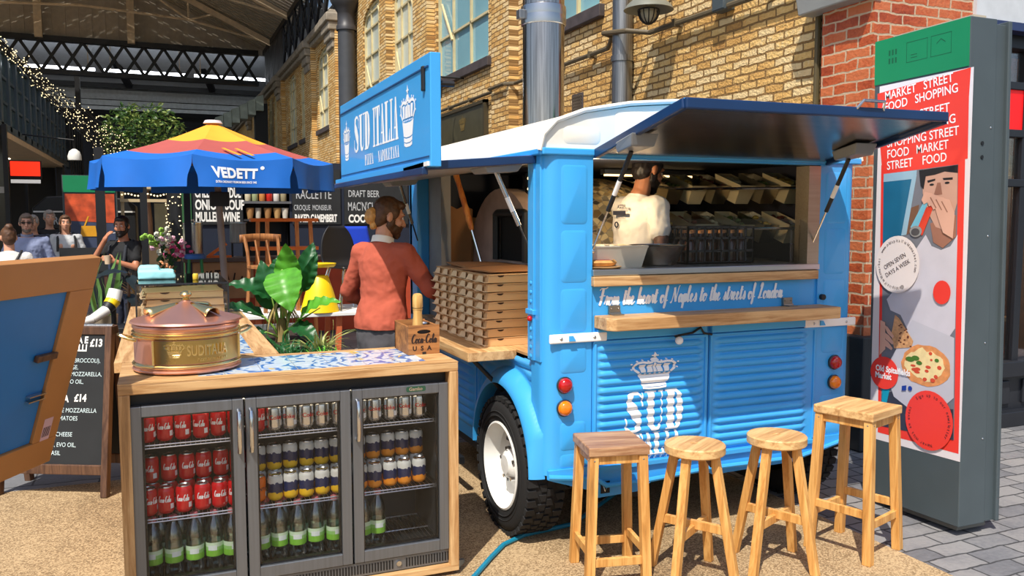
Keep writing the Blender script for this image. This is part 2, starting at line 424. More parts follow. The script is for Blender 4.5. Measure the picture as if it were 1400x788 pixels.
def mb_crown(mb, cx, y, w, h, M):
    """royal crown emblem: band, cap, two pearled arches, centre point and cross"""
    st = [0]
    def P(pts): st[0] += 1; mb.prism([(cx+a*w, y+b*h) for a, b in pts], M@Matrix.Translation((0,0,.00003*st[0])), 0)
    P([(-.25,0),(-.12,-.025),(.12,-.025),(.25,0),(.26,.055),(.12,.03),(-.12,.03),(-.26,.055)]); P([(-.262,.072),(-.12,.047),(.12,.047),(.262,.072),(.275,.14),(.12,.115),(-.12,.115),(-.275,.14)])
    P([(-.28,.16),(-.12,.135),(.12,.135),(.28,.16),(.36,.40),(.15,.375),(-.15,.375),(-.36,.40)])
    for k in range(-3, 4): P([(k*.105-.034,.405-.004*abs(k)+.01),(k*.105,.43),(k*.105+.034,.405+.01),(k*.105,.39)])
    for sgn in (-1, 1):
        pts = [(sgn*.34,.44),(sgn*.44,.54),(sgn*.45,.64),(sgn*.38,.71),(sgn*.26,.73),(sgn*.14,.70),(sgn*.05,.72)]
        for i in range(6):
            p, q = pts[i], pts[i+1]; dx, dy = q[0]-p[0], q[1]-p[1]; l = math.hypot(dx, dy); nx, ny = -dy/l*.028, dx/l*.028
            P([(p[0]-nx,p[1]-ny),(q[0]-nx,q[1]-ny),(q[0]+nx,q[1]+ny),(p[0]+nx,p[1]+ny)])
        for p in pts[1:6]: P([(p[0]+sgn*.055*(p[1] < .7)+.026*cos(2*pi*k/7), p[1]+.05*(p[1] > .6)+.022*sin(2*pi*k/7)) for k in range(7)])
        P([(sgn*.30,.45),(sgn*.20,.45),(sgn*.20,.67),(sgn*.34,.66)]); P([(sgn*.17,.45),(sgn*.05,.45),(sgn*.04,.66),(sgn*.15,.645)])
    P([(-.035,.45),(.035,.45),(.025,.70),(-.025,.70)])
    P([(-.05,.715),(.05,.715),(.095,.775),(.05,.835),(-.05,.835),(-.095,.775)])
    P([(-.022,.845),(.022,.845),(.035,.92),(.0,1.0),(-.035,.92)]); P([(-.075,.885),(.075,.885),(.075,.915),(-.075,.915)])
# ------------------------------------------------------------------ shared materials
C = srgb
M_BLUE   = plain('van_blue_paint', (.05,.39,.86), .38, var=.05, scale=3, coat=.25)
M_NAVY   = plain('dark_navy_paint', C(22,32,52), .6)
M_WHITE  = plain('white_paint', C(238,238,234), .45, var=.04)
M_CREAM  = plain('cream_roof_paint', C(240,234,218), .4, var=.05)
M_LETTER = plain('white_lettering', C(244,246,248), .55, var=.02)
M_BLACK  = plain('black_iron', C(24,25,28), .5)
M_RUBBER = plain('tyre_rubber', C(26,26,27), .85, bumps=.3)
M_DKGREY = plain('dark_grey_paint', C(70,80,84), .45, var=.06)
M_STEEL  = metal('brushed_steel', (.56,.57,.58), .28, 'z')
M_STEELX = metal('brushed_steel_long', (.60,.60,.60), .3, 'x')
M_CHROME = metal('polished_steel', (.72,.73,.75), .14)
M_GALV   = metal('galvanised_steel', (.36,.37,.38), .45, 'z', var=.5)
M_OAK    = wood('oak_wood', C(216,176,124), C(180,134,84), 'x')
M_OAKY   = wood('oak_wood_deep', C(216,176,124), C(180,134,84), 'y')
M_OAKZ   = wood('oak_wood_upright', C(216,176,124), C(182,136,86), 'z')
M_STOOL  = wood('pine_stool_wood', C(228,176,104), C(196,138,70), 'z')
M_STOOLX = wood('pine_stool_top_wood', C(226,186,128), C(190,142,88), 'x')
M_DKWOOD = wood('dark_stained_wood', C(104,74,54), C(70,46,34), 'z')
M_CARD   = plain('brown_cardboard', C(214,170,118), .8, var=.06, scale=3)
M_CARDD  = plain('old_cardboard', C(168,118,74), .85, var=.08, scale=3)
M_CHALK  = plain('chalkboard_black', C(30,33,36), .7, var=.2)
M_CHALKW = plain('white_chalk', C(240,240,236), .8, var=.03)
M_CHALKG = plain('grey_chalk', C(186,190,194), .8, var=.05)
M_GLASS  = glass('clear_glass')
M_GREENLEAF = plain('leaf_green', C(70,150,42), .45, var=.3, scale=9)
M_DARKLEAF  = plain('dark_leaf_green', C(30,74,38), .45, var=.3, scale=9)

# ------------------------------------------------------------------ ground
def gravel():
    m, t, b = new_mat('resin_gravel'); b.inputs['Roughness'].default_value = .9
    v = mapping(t)
    n = N(t, 'TexVoronoi', Scale=150.0); t.links.new(v, n.inputs['Vector'])
    w = N(t, 'TexNoise', Scale=1.1, Detail=5.0, Roughness=.6); t.links.new(v, w.inputs['Vector'])
    g = N(t, 'SeparateColor'); t.links.new(n.outputs['Color'], g.inputs[0])
    a = N(t, 'Math', operation='MULTIPLY_ADD'); a.inputs[1].default_value = .6
    t.links.new(g.outputs[0], a.inputs[0]); t.links.new(w.outputs[0], a.inputs[2])
    t.links.new(ramp(t, a.outputs[0], [(.3, C(92,75,53)), (.7, C(142,117,84)), (1.0, C(188,162,124))]), b.inputs['Base Color'])
    bump(t, b, n.outputs['Distance'], .35, .004)
    return m
M_GRAVEL = gravel()
M_PAVE = brick('stone_setts', [C(84,84,88), C(112,112,116), C(138,136,136)], C(62,62,64), 'xy', bw=.26, bh=.13, ms=.007, bumps=.3, rough=.75, big=2.0)
M_SLAB = brick('grey_paving_slabs', [C(92,94,98), C(112,113,116), C(128,128,130)], C(66,66,68), 'xy', bw=.75, bh=.45, ms=.008, bumps=.2, rough=.8, big=1.2)
struct(MB().box(-9, 3.34, -4, 5.75, -.08, 0).build('floor', M_GRAVEL, smooth=0))
struct(MB().box(3.34, 10, -4, 7, -.08, 0).build('floor_setts', M_PAVE, smooth=0))
struct(MB().box(-12, 10, 5.75, 62, -.09, -.001).build('floor_slabs', M_SLAB, smooth=0))

# ------------------------------------------------------------------ the stock-brick market wall (faces -X)
WX = 4.65
M_BRICK = brick('yellow_stock_brick', [C(150,104,56), C(194,146,78), C(218,170,98), C(230,190,120), C(232,202,148)], C(140,106,60), 'yz', bw=.215, bh=.067, ms=.010, bumps=1.0, big=.9)
M_RED   = brick('red_glazed_brick', [C(120,44,22), C(164,70,36), C(190,92,50), C(200,110,66)], C(196,170,140), 'xz', bw=.225, bh=.075, ms=.008, bumps=.35, rough=.4, big=2.5)
M_REDY  = brick('red_glazed_brick_side', [C(120,44,22), C(164,70,36), C(190,92,50), C(200,110,66)], C(196,170,140), 'yz', bw=.225, bh=.075, ms=.008, bumps=.35, rough=.4, big=2.5)
M_STONE = plain('weathered_stone', C(150,140,124), .85, var=.3, bumps=.4)
M_SILL  = plain('blue_engineering_brick', C(74,66,66), .7, var=.3)
# openings: (y0, y1, z sill, z spring, rise of the arch)
OPEN = [(8.53,10.3,4.02,7.0,0), (11.97,14.5,4.05,7.0,0), (15.9,17.45,4.0,6.1,.35), (18.13,20.2,4.2,6.15,.4), (24.25,26.36,4.3,6.3,.35),
        (28.3,29.75,4.3,6.45,.3), (30.7,32.5,4.3,6.5,.3), (35.6,36.8,4.5,6.5,.3), (37.4,38.6,4.5,6.5,.3)]
def arch_pts(y0, y1, zs, rise, n=10):
    return [((y0+y1)/2-(y1-y0)/2*cos(pi*k/n), zs+rise*sin(pi*k/n)) for k in range(n+1)]
FR = Matrix(((0,0,-1,WX),(1,0,0,0),(0,1,0,0),(0,0,0,1)))     # plane frame: x=+Y, y=+Z, solid goes into +X
def FRx(x): m = FR.copy(); m[0][3] = x; return m
w = MB(); ys = 4.9
for (y0, y1, z0, z1, rise) in OPEN:
    zt = 9.0 if y1 < 21 else 7.05
    w.box(WX, WX+.35, ys, y0, 0, zt)
    w.box(WX, WX+.35, y0, y1, 0, z0)
    if rise: w.prism(arch_pts(y0, y1, z1, rise)+[(y1, zt), (y0, zt)], FR, .35)
    else: w.box(WX, WX+.35, y0, y1, z1, zt)
    ys = y1
w.box(WX, WX+.35, ys, 60, 0, 7.05)
for (a, b, zt) in [(10.84,11.5,9),(14.62,15.5,9),(17.5,18.05,9),(22.9,23.9,7.05),(26.7,28.0,7.05),(33.4,34.8,7.05),(39,40,7.05)]:
    w.box(WX-.14, WX, a, b, 0, zt)
struct(w.build('wall_right', M_BRICK, smooth=0))
t_ = MB()
for (y0, y1, z0, z1, rise) in OPEN: t_.box(WX-.07, WX+.2, y0-.12, y1+.12, z0-.14, z0)
struct(t_.build('trim_1', M_SILL, smooth=0, bevel=.01))
t_ = MB(); t_.box(WX-.16, WX+.2, 23.0, 60, 6.86, 7.0); t_.box(WX-.26, WX+.2, 23.0, 60, 7.0, 7.2)
for y in (23.4, 27.3, 34.1, 39.5, 46):
    for k in range(4): t_.box(WX-.2-.06*k, WX, y-.42-.05*k, y+.42+.05*k, 6.2+.22*k, 6.42+.22*k)
struct(t_.build('trim_2', M_STONE, smooth=0, bevel=.03))
M_FRAME = plain('cream_window_paint', C(206,190,146), .55)
M_PANE1 = plain('pale_window_glass', C(206,214,200), .2, var=.1, scale=.8)
M_PANE2 = plain('blue_window_glass', C(128,176,188), .06, var=.15, scale=.6)
for i, (y0, y1, z0, z1, rise) in enumerate(OPEN):
    wn = bpy.data.objects.new('window_%d' % (i+1), None); COL.objects.link(wn); wn.location = (WX, (y0+y1)/2, z0); mkorg(wn, wn.location); struct(wn)
    x = WX+.035; f = MB(); zt = z1+rise; t = .06 if y0 > 20 else .05
    if rise: MB().prism([(y0, z0)]+[(y1, z0)]+arch_pts(y0, y1, z1, rise)[::-1], FRx(x+.05), .02).build('window_pane', M_PANE1, wn, smooth=0)
    else: MB().box(x+.05, x+.07, y0, y1, z0, zt).build('window_pane', M_PANE2, wn, smooth=0)
    f.box(x, x+.08, y0, y0+t, z0, z1); f.box(x, x+.08, y1-t, y1, z0, z1); f.box(x, x+.08, y0, y1, z0, z0+t)
    if rise:
        P = arch_pts(y0+t/2, y1-t/2, z1, rise-t/2); f.tube([(x+.03, a, b) for a, b in P], t/2, 6)
    L = y1-y0; bars = [y0+L*.36, y0+L*.7]
    for yb in bars: f.box(x+.01, x+.06, yb-.02, yb+.02, z0, zt-.06)
    for q in (.24, .52, .78, .92): f.box(x+.01, x+.06, y0, y1, z0+(zt-z0)*q-.018, z0+(zt-z0)*q+.018)
    f.beam((x, bars[1], z0+(zt-z0)*.2), (x, y1-L*.08, z0+(zt-z0)*.44), .035, .035)          # the tilted hopper lights
    f.beam((x, y0+L*.06, z0+(zt-z0)*.66), (x, bars[0], z0+(zt-z0)*.92), .035, .035)
    f.build('window_frame', M_FRAME, wn, smooth=0)

# red glazed pier and its dark plinth at the corner of the wall
wr = MB().box(4.56, 5.5, 4.46, 4.95, .82, 5.2); o = wr.build('wall_corner', [M_RED, M_REDY], smooth=0); struct(o)
for p in o.data.polygons: p.material_index = 1 if abs(p.normal.x) > .5 else 0
struct(MB().box(4.5, 5.53, 4.40, 4.96, 0, .82).build('baseboard_corner', plain('plinth_grey', C(44,48,52), .6), smooth=0, bevel=.015))

# fittings fixed to the brick wall
cp = MB(); zc = 3.49; xc = WX-.07
cp.tube([(xc, 14.4, zc), (xc, 11.55, zc), (xc-.12, 11.45, zc), (xc-.12, 10.88, zc), (xc, 10.78, zc), (xc, 8.2, zc), (xc-.02, 8.08, zc+.1), (xc-.18, 7.98, zc+.1), (xc-.18, 7.5, zc+.03), (xc, 7.36, zc), (xc, 5.2, zc-.04)], .026, 8)
for y in (13.6, 12.6, 10.2, 9.4, 8.6, 6.9, 6.2, 5.6): cp.box(xc-.03, WX, y-.02, y+.02, zc-.035, zc+.035)
o = cp.build('cable_conduit', plain('conduit_paint', C(96,84,62), .6)); tag(o, 'thin brown cable conduit running along the yellow brick wall', 'conduit')
j = thing('junction_box', 'small dark junction box on the conduit of the brick wall', 'electrical box', (WX-.08, 6.2, 3.45))
MB().box(WX-.11, WX, 6.1, 6.28, 3.44, 3.62).build('housing', M_DKGREY, j, bevel=.008); MB().box(WX-.118, WX-.11, 6.11, 6.27, 3.45, 3.61).build('cover', M_DKGREY, j, bevel=.004)
dp = thing('downpipe', 'grey galvanised downpipe fixed upright to the brick wall', 'pipe', (WX-.13, 7.79, 0))
MB().cyl((WX-.13, 7.79, 0), (WX-.13, 7.79, 9), .105, n=24).build('pipe', M_GALV, dp)
for z in (1.2, 3.3, 5.6): MB().lathe([(.108, z-.03), (.118, z-.03), (.118, z+.03), (.108, z+.03)], 24, (WX-.13, 7.79, 0)).build('bracket', M_GALV, dp)
tag(MB().tube([(WX-.03, 5.06, 0), (WX-.03, 5.06, 6)], .022, 8).build('gas_pipe', plain('pipe_paint', C(90,78,50), .5)), 'thin upright pipe on the yellow brick beside the red pier', 'pipe')
tag(MB().tube([(WX-.04, 4.98, 0), (WX-.04, 4.98, 6)], .02, 8).build('black_cable', M_BLACK), 'thin black cable running down the joint of yellow and red brick', 'cable')
v = thing('air_brick', 'small rusty vent grille set in the yellow brick wall', 'vent', (WX, 9.05, 2.84))
MB().box(WX-.012, WX+.01, 8.9, 9.18, 2.84, 3.12).build('vent_frame', M_SILL, v, bevel=.004)
g = MB()
for k in range(7): g.box(WX-.022, WX-.01, 8.92, 9.16, 2.86+.036*k, 2.875+.036*k)
for k in range(6): g.box(WX-.022, WX-.01, 8.93+.04*k, 8.942+.04*k, 2.86, 3.1)
g.build('grille', plain('rusty_iron', C(110,96,80), .7, var=.3), v, smooth=0)
p = thing('wall_plaque', 'dark framed sign board with a faded gold crest on the brick wall', 'sign', (WX, 13.15, 2.88))
MB().box(WX-.05, WX, 12.0, 14.32, 2.88, 3.4).build('board', plain('plaque_green_black', C(74,70,52), .35, var=.2), p, smooth=0)
f = MB(); f.box(WX-.075, WX, 11.97, 14.35, 2.84, 2.89); f.box(WX-.075, WX, 11.97, 14.35, 3.38, 3.43); f.box(WX-.075, WX, 11.97, 12.03, 2.84, 3.43); f.box(WX-.075, WX, 14.29, 14.35, 2.84, 3.43)
f.build('frame', plain('plaque_frame', C(66,58,40), .5), p, smooth=0)
f = MB(); mb_crown(f, 0, 0, .34, .24, LEFT(WX-.055, 13.0, 3.06)); f.build('crest', plain('faded_gold', C(120,100,54), .5), p, smooth=0)
l = thing('bulkhead_lamp', 'grey caged wall lamp with a wide shade high on the brick wall', 'lamp', (4.33, 6.98, 3.5))
MB().lathe([(.03,3.86),(.05,3.8),(.10,3.74),(.21,3.64),(.235,3.60),(.225,3.60),(.1,3.70),(.03,3.74)], 28, (4.33, 6.98, 0)).build('lamp_shade', plain('grey_enamel', C(120,122,112), .4), l)
MB().tube([(4.33,6.98,3.84),(4.33,6.98,3.95),(4.45,6.98,4.0),(WX,6.98,4.0)], .018, 8).build('bracket', M_DKGREY, l)
MB().ell((4.33,6.98,3.58), (.075,.075,.1)).build('bulb_glass', plain('frosted_glass', C(190,184,160), .3), l)
g = MB()
for k in range(6):
    a = pi*k/6; g.tube([(4.33+.1*cos(a)*cos(u), 6.98+.1*sin(a)*cos(u), 3.60-.13*sin(u)) for u in [pi*q/10 for q in range(11)]], .006, 5)
g.tube([(4.33+.1*cos(2*pi*q/20), 6.98+.1*sin(2*pi*q/20), 3.60) for q in range(20)], .007, 5, closed=True)
g.build('cage', M_BLACK, l)
o = MB().hexa([(4.44,4.44,3.15),(4.6,4.44,3.15),(4.6,5.1,3.15),(4.46,5.1,3.15)], [(4.40,4.4,3.4),(4.6,4.4,3.4),(4.6,5.12,3.4),(4.42,5.12,3.4)]).build('wall_canopy', plain('light_grey_metal', C(150,152,150), .4), bevel=.01)
tag(o, 'grey metal canopy box sticking out above the red brick pier', 'canopy')
wl = thing('wall_light', 'small dark spotlight on an arm sticking out of the brick wall', 'lamp', (WX, 13.07, 3.62))
MB().tube([(WX,13.07,3.9),(WX-.4,13.07,3.9),(WX-.42,13.07,3.72)], .018, 6).build('arm', M_BLACK, wl); MB().cyl((WX-.42,13.07,3.74), (WX-.44,13.07,3.58), .05, .06, 14).build('head', M_BLACK, wl)

# cast-iron column against the wall
ic = thing('iron_column', 'dark grey cast-iron column standing along the yellow brick wall', 'column', (4.40, 20.9, 0))
MB().lathe([(.34,0),(.34,.3),(.28,.36),(.28,.9),(.24,1.0),(.215,1.1),(.205,6.2)], 24, (4.40,20.9,0)).build('shaft', plain('iron_grey_paint', C(64,66,70), .45), ic)
MB().lathe([(.24,6.2),(.24,6.3),(.21,6.34),(.21,6.62),(.3,6.75),(.38,6.9),(.38,7.1),(.28,7.15),(.24,7.3),(.24,8.6)], 24, (4.40,20.9,0)).build('capital', plain('iron_dark_paint', C(58,58,62), .45), ic)
# ------------------------------------------------------------------ right-hand shopfront (faces -Y)
SY = 4.55
M_SHOPB = plain('black_shop_paint', C(34,36,42), .4)
sf = MB()
sf.box(5.5, 9, SY-.03, SY+.25, 2.93, 3.06)
for x in (5.5, 5.88, 6.25, 6.62, 7.0, 7.4, 7.8, 8.2, 8.6, 9.0): sf.box(x-.035, x+.035, SY, SY+.07, .5, 2.95)
for z in (2.66, 2.30, 1.92): sf.box(5.5, 9, SY-.005, SY+.075, z-.03, z+.03)
sf.box(5.5, 9, SY-.05, SY+.1, .40, .52); sf.box(5.5, 9, SY+.02, SY+.12, .02, .42); sf.box(5.5, 9, SY-.06, SY+.1, 0, .12)
for x in (5.55, 6.3, 7.05, 7.8): sf.box(x+.06, x+.66, SY+.0, SY+.03, .17, .36)
struct(sf.build('wall_shopfront', M_SHOPB, smooth=0, bevel=.006))
struct(MB().box(5.5, 9, SY-.12, SY+.3, 3.06, 5.2).build('trim_3', plain('pale_grey_fascia', C(206,210,214), .5), smooth=0))
struct(MB().box(5.5, 9, SY-.14, SY+.05, 3.03, 3.09).build('trim_4', plain('navy_band', C(44,58,98), .5), smooth=0))
struct(MB().box(5.5, 9, SY+.03, SY+.04, .5, 2.95).build('window_10', M_GLASS, smooth=0))
o = MB().box(5.52, 8.98, SY+.012, SY+.026, 2.33, 2.63).build('red_shop_sign', plain('red_lit_sign', C(235,20,22), .4, emit=.35)); tag(o, 'plain red sign panel behind the bars of the black shopfront', 'sign')
s_ = thing('shop_sign_board', 'tan wooden board with dark capital letters inside the shop window', 'sign', (6.3, SY+.12, 1.98))
MB().box(5.7, 6.9, SY+.11, SY+.13, 1.98, 2.14).build('board', M_OAK, s_, smooth=0); mb_text(MB(), 'ED', .14, REAR(6.02, SY+.108, 2.01), weight=.004).build('lettering', M_BLACK, s_, smooth=0)
# the room behind the glass
rm = MB(); rm.box(5.5, 9, 8.0, 8.1, 0, 3); rm.box(5.4, 5.5, 4.95, 8, 0, 3); rm.box(9, 9.1, SY, 8, 0, 3)
struct(rm.build('wall_shop_inside', plain('shop_brown_wall', C(150,100,66), .8, var=.2), smooth=0))
struct(MB().box(5.5, 9, SY, 8, 2.98, 3.06).build('ceiling_shop', plain('shop_ceiling', C(200,170,120), .8), smooth=0))
tb = thing('cafe_table', 'small wooden cafe table just inside the shop window', 'table', (6.5, 5.6, 0))
MB().box(5.9, 7.1, 5.2, 6.0, .72, .76).build('table_top', M_OAK, tb, bevel=.006)
for x in (5.98, 7.02):
    for y in (5.28, 5.92): MB().box(x-.03, x+.03, y-.03, y+.03, 0, .72).build('leg', M_DKWOOD, tb)
cu = thing('coffee_cup', 'white coffee cup on the cafe table behind the shop glass', 'cup', (6.42, 5.35, .76))
MB().lathe([(.03,.76),(.05,.78),(.06,.86),(.055,.86),(.045,.79),(.0,.775)], 18, (6.42,5.35,0)).build('bowl', M_WHITE, cu); MB().tube([(6.48,5.35,.84),(6.51,5.35,.83),(6.51,5.35,.8),(6.475,5.35,.79)], .006, 6).build('handle', M_WHITE, cu)
sh = thing('shop_shelf_unit', 'red-brown wooden shelf unit at the back of the shop', 'shelf', (7.0, 7.7, 0))
for z in (.4, .9, 1.4, 1.9, 2.4): MB().box(5.8, 8.6, 7.5, 7.9, z, z+.04).build('shelf', M_DKWOOD, sh)
for x in (5.8, 7.2, 8.56): MB().box(x, x+.04, 7.5, 7.9, 0, 2.5).build('side_panel', M_DKWOOD, sh)
for k in range(6):
    b = MB().lathe([(.09,1.44),(.1,1.5),(.1,1.68),(.05,1.74),(.05,1.78)], 14, (5.98+.2*k, 7.65, 0)).build('shop_jar', plain('terracotta_jar', C(170,70,44), .5)); tag(b, 'round red-brown jar standing on the shelf in the shop', 'jar', 'jars on the shop shelf')
pl = thing('added_shop_lamp', 'added red pendant lamp brightening the room inside the shop window', 'lamp', (6.25, 5.9, 2.98))
MB().cyl((6.25,5.9,2.98), (6.25,5.9,2.1), .008, n=6).build('cord', M_BLACK, pl)
MB().lathe([(.03,2.1),(.1,2.05),(.16,1.92),(.155,1.92),(.09,2.03),(.02,2.08)], 22, (6.25,5.9,0)).build('lamp_shade', plain('red_enamel', C(190,40,30), .3), pl)
MB().ell((6.25,5.9,1.98), .045).build('bulb', plain('warm_bulb', C(255,214,150), .4, emit=12), pl)
ld = bpy.data.lights.new('shop_fill_glow', 'POINT'); ld.energy = 45; ld.color = (1,.75,.5); ld.shadow_soft_size = .05  # added lamp, out of view, to brighten the dim shop room
lo = bpy.data.objects.new('shop_fill_glow', ld); COL.objects.link(lo); lo.parent = pl; lo.location = (0, 0, -1.12)

# ------------------------------------------------------------------ the market hall behind
M_ROOFD = plain('dark_corrugated_roof', C(190,180,164), .8, var=.1)
M_ROOFP = plain('pale_roof_panel', C(190,196,202), .7, var=.08)
M_TIE   = plain('tie_rod_paint', C(226,204,172), .6)
rf = MB()                                                       # corrugated slope of the near roof bay, ribs running up the slope
def slope(x0, z0, x1, z1, y0, y1, n=90):
    for k in range(n):
        u0, u1 = k/n, (k+1)/n
        d = .06 if k % 2 else 0
        ya, yb = y0+(y1-y0)*u0, y0+(y1-y0)*u1
        rf.add([(x0,ya,z0+d),(x0,yb,z0+d),(x1,yb,z1+d),(x1,ya,z1+d),(x0,ya,z0+d+.05),(x0,yb,z0+d+.05),(x1,yb,z1+d+.05),(x1,ya,z1+d+.05)], [(0,1,2,3),(7,6,5,4),(0,4,5,1),(2,6,7,3),(1,5,6,2),(3,7,4,0)])
slope(4.9, 8.9, -2.4, 12.2, 24, 39.9); slope(-9.8, 8.9, -2.4, 12.2, 24, 39.9)
struct(rf.build('ceiling', M_ROOFD, smooth=0))
gw = MB()
for k in range(60): gw.box(-9.8+.245*k, -9.8+.245*k+.245, 39.3+(.05 if k%2 else 0), 39.4+(.05 if k%2 else 0), 8.8, 12.4)
struct(gw.build('wall_gable', M_ROOFD, smooth=0))
lg = thing('lattice_girder', 'dark iron lattice girder spanning the market hall roof', 'girder', (-.5, 39, 7.4))
ch = MB(); ch.box(-9.4, 4.3, 38.8, 39.15, 8.72, 8.93); ch.box(-9.4, 4.3, 38.8, 39.15, 7.42, 7.58); ch.build('chord', M_BLACK, lg, smooth=0)
la = MB()
for k in range(18):
    x = -9.4+.76*k; la.beam((x, 38.9, 7.55), (x+.76, 38.9, 8.75), .12, .05, (0,1,0)); la.beam((x+.76, 39.0, 7.55), (x, 39.0, 8.75), .12, .05, (0,1,0))
la.build('lattice', M_BLACK, lg, smooth=0)
# trusses: rafter, tie rods and struts
for i, y in enumerate((26.5, 31.5, 36.5)):
    tr = thing('roof_truss', ['brown painted roof truss nearest the front edge of the hall roof', 'brown painted roof truss in the middle of the hall roof', 'brown painted roof truss closest to the lattice girder'][i], 'truss', (0, y, 8.8))
    a = MB(); a.beam((4.7,y,8.75), (-2.4,y,12.05), .12, .22); a.beam((-9.6,y,8.75), (-2.4,y,12.05), .12, .22); a.build('rafter', M_TIE, tr, smooth=0)
    b = MB()
    b.tube([(4.6,y,8.8), (1.4,y,9.5), (-2.4,y,9.7), (-6.2,y,9.5), (-9.5,y,8.8)], .05, 6); b.tube([(1.4,y,9.5), (-2.4,y,12.0), (-6.2,y,9.5)], .045, 6); b.tube([(1.4,y,9.5), (2.4,y,9.8)], .045, 6); b.tube([(1.4,y,9.5), (1.4,y,10.2)], .04, 6)
    b.build('tie_rod', M_TIE, tr)
for i, x in enumerate((-4.1, -.75)):
    o = MB().box(x-.14, x+.14, 38.5, 38.75, 8.8, 11.6).build('roof_strut', M_TIE, smooth=0); tag(o, ['left', 'right'][i]+' brown upright strut standing on the dark lattice girder', 'strut')
# openwork valance over the cornice of the brick wall
va = thing('iron_valance', 'black openwork iron valance above the cornice of the brick wall', 'valance', (4.55, 30, 7.2))
c = MB(); c.box(4.5, 4.6, 23, 39, 7.22, 7.34); c.box(4.5, 4.6, 23, 39, 8.75, 8.95); c.build('rail', M_BLACK, va, smooth=0)
c = MB()
for k in range(11):
    y = 23+1.4*k; c.beam((4.55,y,7.3), (4.55,y+1.4,8.8), .05, .07, (1,0,0)); c.beam((4.55,y+1.4,7.3), (4.55,y,8.8), .05, .07, (1,0,0)); c.box(4.52,4.58,y-.04,y+.04,7.3,8.8)
    if k > 6: c.box(4.52, 4.58, y, y+1.4, 7.3, 8.8)
    c.tube([(4.55, y+.7+.35*cos(2*pi*q/12), 8.05+.35*sin(2*pi*q/12)) for q in range(12)], .03, 5, closed=True)
c.build('scrollwork', M_BLACK, va)
# farther bay: pale panels, strip lights, dark end wall
fb = MB(); fb.box(-9.8, 6, 40.5, 41, 6.9, 9.3)
struct(MB().hexa([(-12,56,9.0),(9,56,9.0),(9,41,11.5),(-12,41,11.5)], [(-12,56,9.1),(9,56,9.1),(9,41,11.6),(-12,41,11.6)]).build('ceiling_far', M_ROOFP, smooth=0))
ff = MB()
for k, (z0, z1, yy) in enumerate(((8.55,9.1,55.0),(8.15,8.45,54.6),(7.85,8.05,54.2))): ff.box(-12, 9, yy, yy+.1, z0, z1)
struct(ff.build('trim_5', plain('far_grey_fascia', C(206,212,216), .7), smooth=0))
ff = MB(); ff.box(-12, 9, 52.6, 53.0, 8.9, 9.15)
for x in (-6.5, -1.2, 3.2): ff.beam((x, 52.5, 9.0), (x-.8, 50, 10.3), .35, .2)
struct(ff.build('trim_6', M_BLACK, smooth=0))
struct(MB().box(-14, 9, 56, 56.3, 0, 9).build('wall_far', plain('dark_far_wall', C(34,36,42), .8), smooth=0))
for i, (x0, x1) in enumerate(((-7.4,-2.6),(-2.2,1.6),(2.0,6.0))):
    o = MB().box(x0, x1, 47.0, 47.1, 8.9, 9.03).build('strip_light', plain('strip_light_white', C(240,246,255), .5, emit=9.0), smooth=0)
    for xx in (x0+.3, x1-.3): MB().box(xx-.02, xx+.02, 47.03, 47.07, 9.0, 10.56).build('hanger_rod', M_TIE, o, smooth=0)
    tag(o, ['leftmost', 'middle', 'rightmost'][i]+' white strip light glowing behind the lattice girder', 'light')
ct = thing('green_awning_roof', 'pale ribbed canopy end beside the iron valance in the far hall', 'canopy', (3.9, 37, 5.6))
a = MB()
for k in range(7): a.hexa([(2.0+.32*k,36.6,5.0+.18*k),(2.3+.32*k,36.6,5.0+.18*k),(2.3+.32*k,37.6,5.0+.18*k),(2.0+.32*k,37.6,5.0+.18*k)], [(2.0+.32*k,36.6,5.55+.18*k),(2.3+.32*k,36.6,5.65+.18*k),(2.3+.32*k,37.6,5.65+.18*k),(2.0+.32*k,37.6,5.55+.18*k)])
a.build('fins', plain('pale_green_fin', C(170,184,176), .6), ct, smooth=0)
MB().box(3.9, 4.4, 36.8, 37.4, 0, 6.4).build('pier', M_BLACK, ct, smooth=0)

# left-hand glass building with its soffit
M_MULL = plain('dark_mullion', C(84,98,106), .45)
lb = MB()
for k in range(26): y = 12+1.15*k; lb.box(-3.12, -3.0, y-.13, y+.13, 3.6, 5.35)
lb.box(-3.12, -3.0, 10, 42, 3.55, 3.72); lb.box(-3.12, -3.0, 10, 42, 5.3, 5.45)
for z in (4.2, 4.75): lb.box(-3.08, -3.03, 10, 42, z-.03, z+.03)
struct(lb.build('wall_left', M_MULL, smooth=0))
struct(MB().box(-3.1, -3.06, 10, 42, 3.7, 5.3).build('window_11', plain('dark_green_glass', C(70,92,96), .1), smooth=0))
struct(MB().box(-9, -3.0, 10, 34, 3.42, 3.56).build('ceiling_left', plain('tan_soffit', C(226,196,156), .7), smooth=0))
for k in range(5):
    o = MB().box(-4.3, -4.0, 17+3*k, 17.3+3*k, 3.40, 3.425).build('downlight', plain('downlight_glow', C(255,244,220), .4, emit=6)); tag(o, 'small square downlight glowing in the tan soffit of the left building', 'light', 'downlights in the left soffit')
q = MB(); q.box(-3.2, -3.0, 33.5, 34.2, 0, 3.5); q.box(-5.4, -4.9, 20, 20.6, 0, 3.45); q.box(-3.15, -2.95, 42, 42.4, 0, 8)
for k in range(6): q.box(-3.1, -2.95, 36+1.1*k, 36.5+1.1*k, 0, 5.3)
struct(q.build('trim_7', M_BLACK, smooth=0))
struct(MB().box(-9, -3.3, 34, 34.2, 0, 3.5).build('wall_left_shop', plain('left_shop_dark', C(30,30,32), .7), smooth=0))
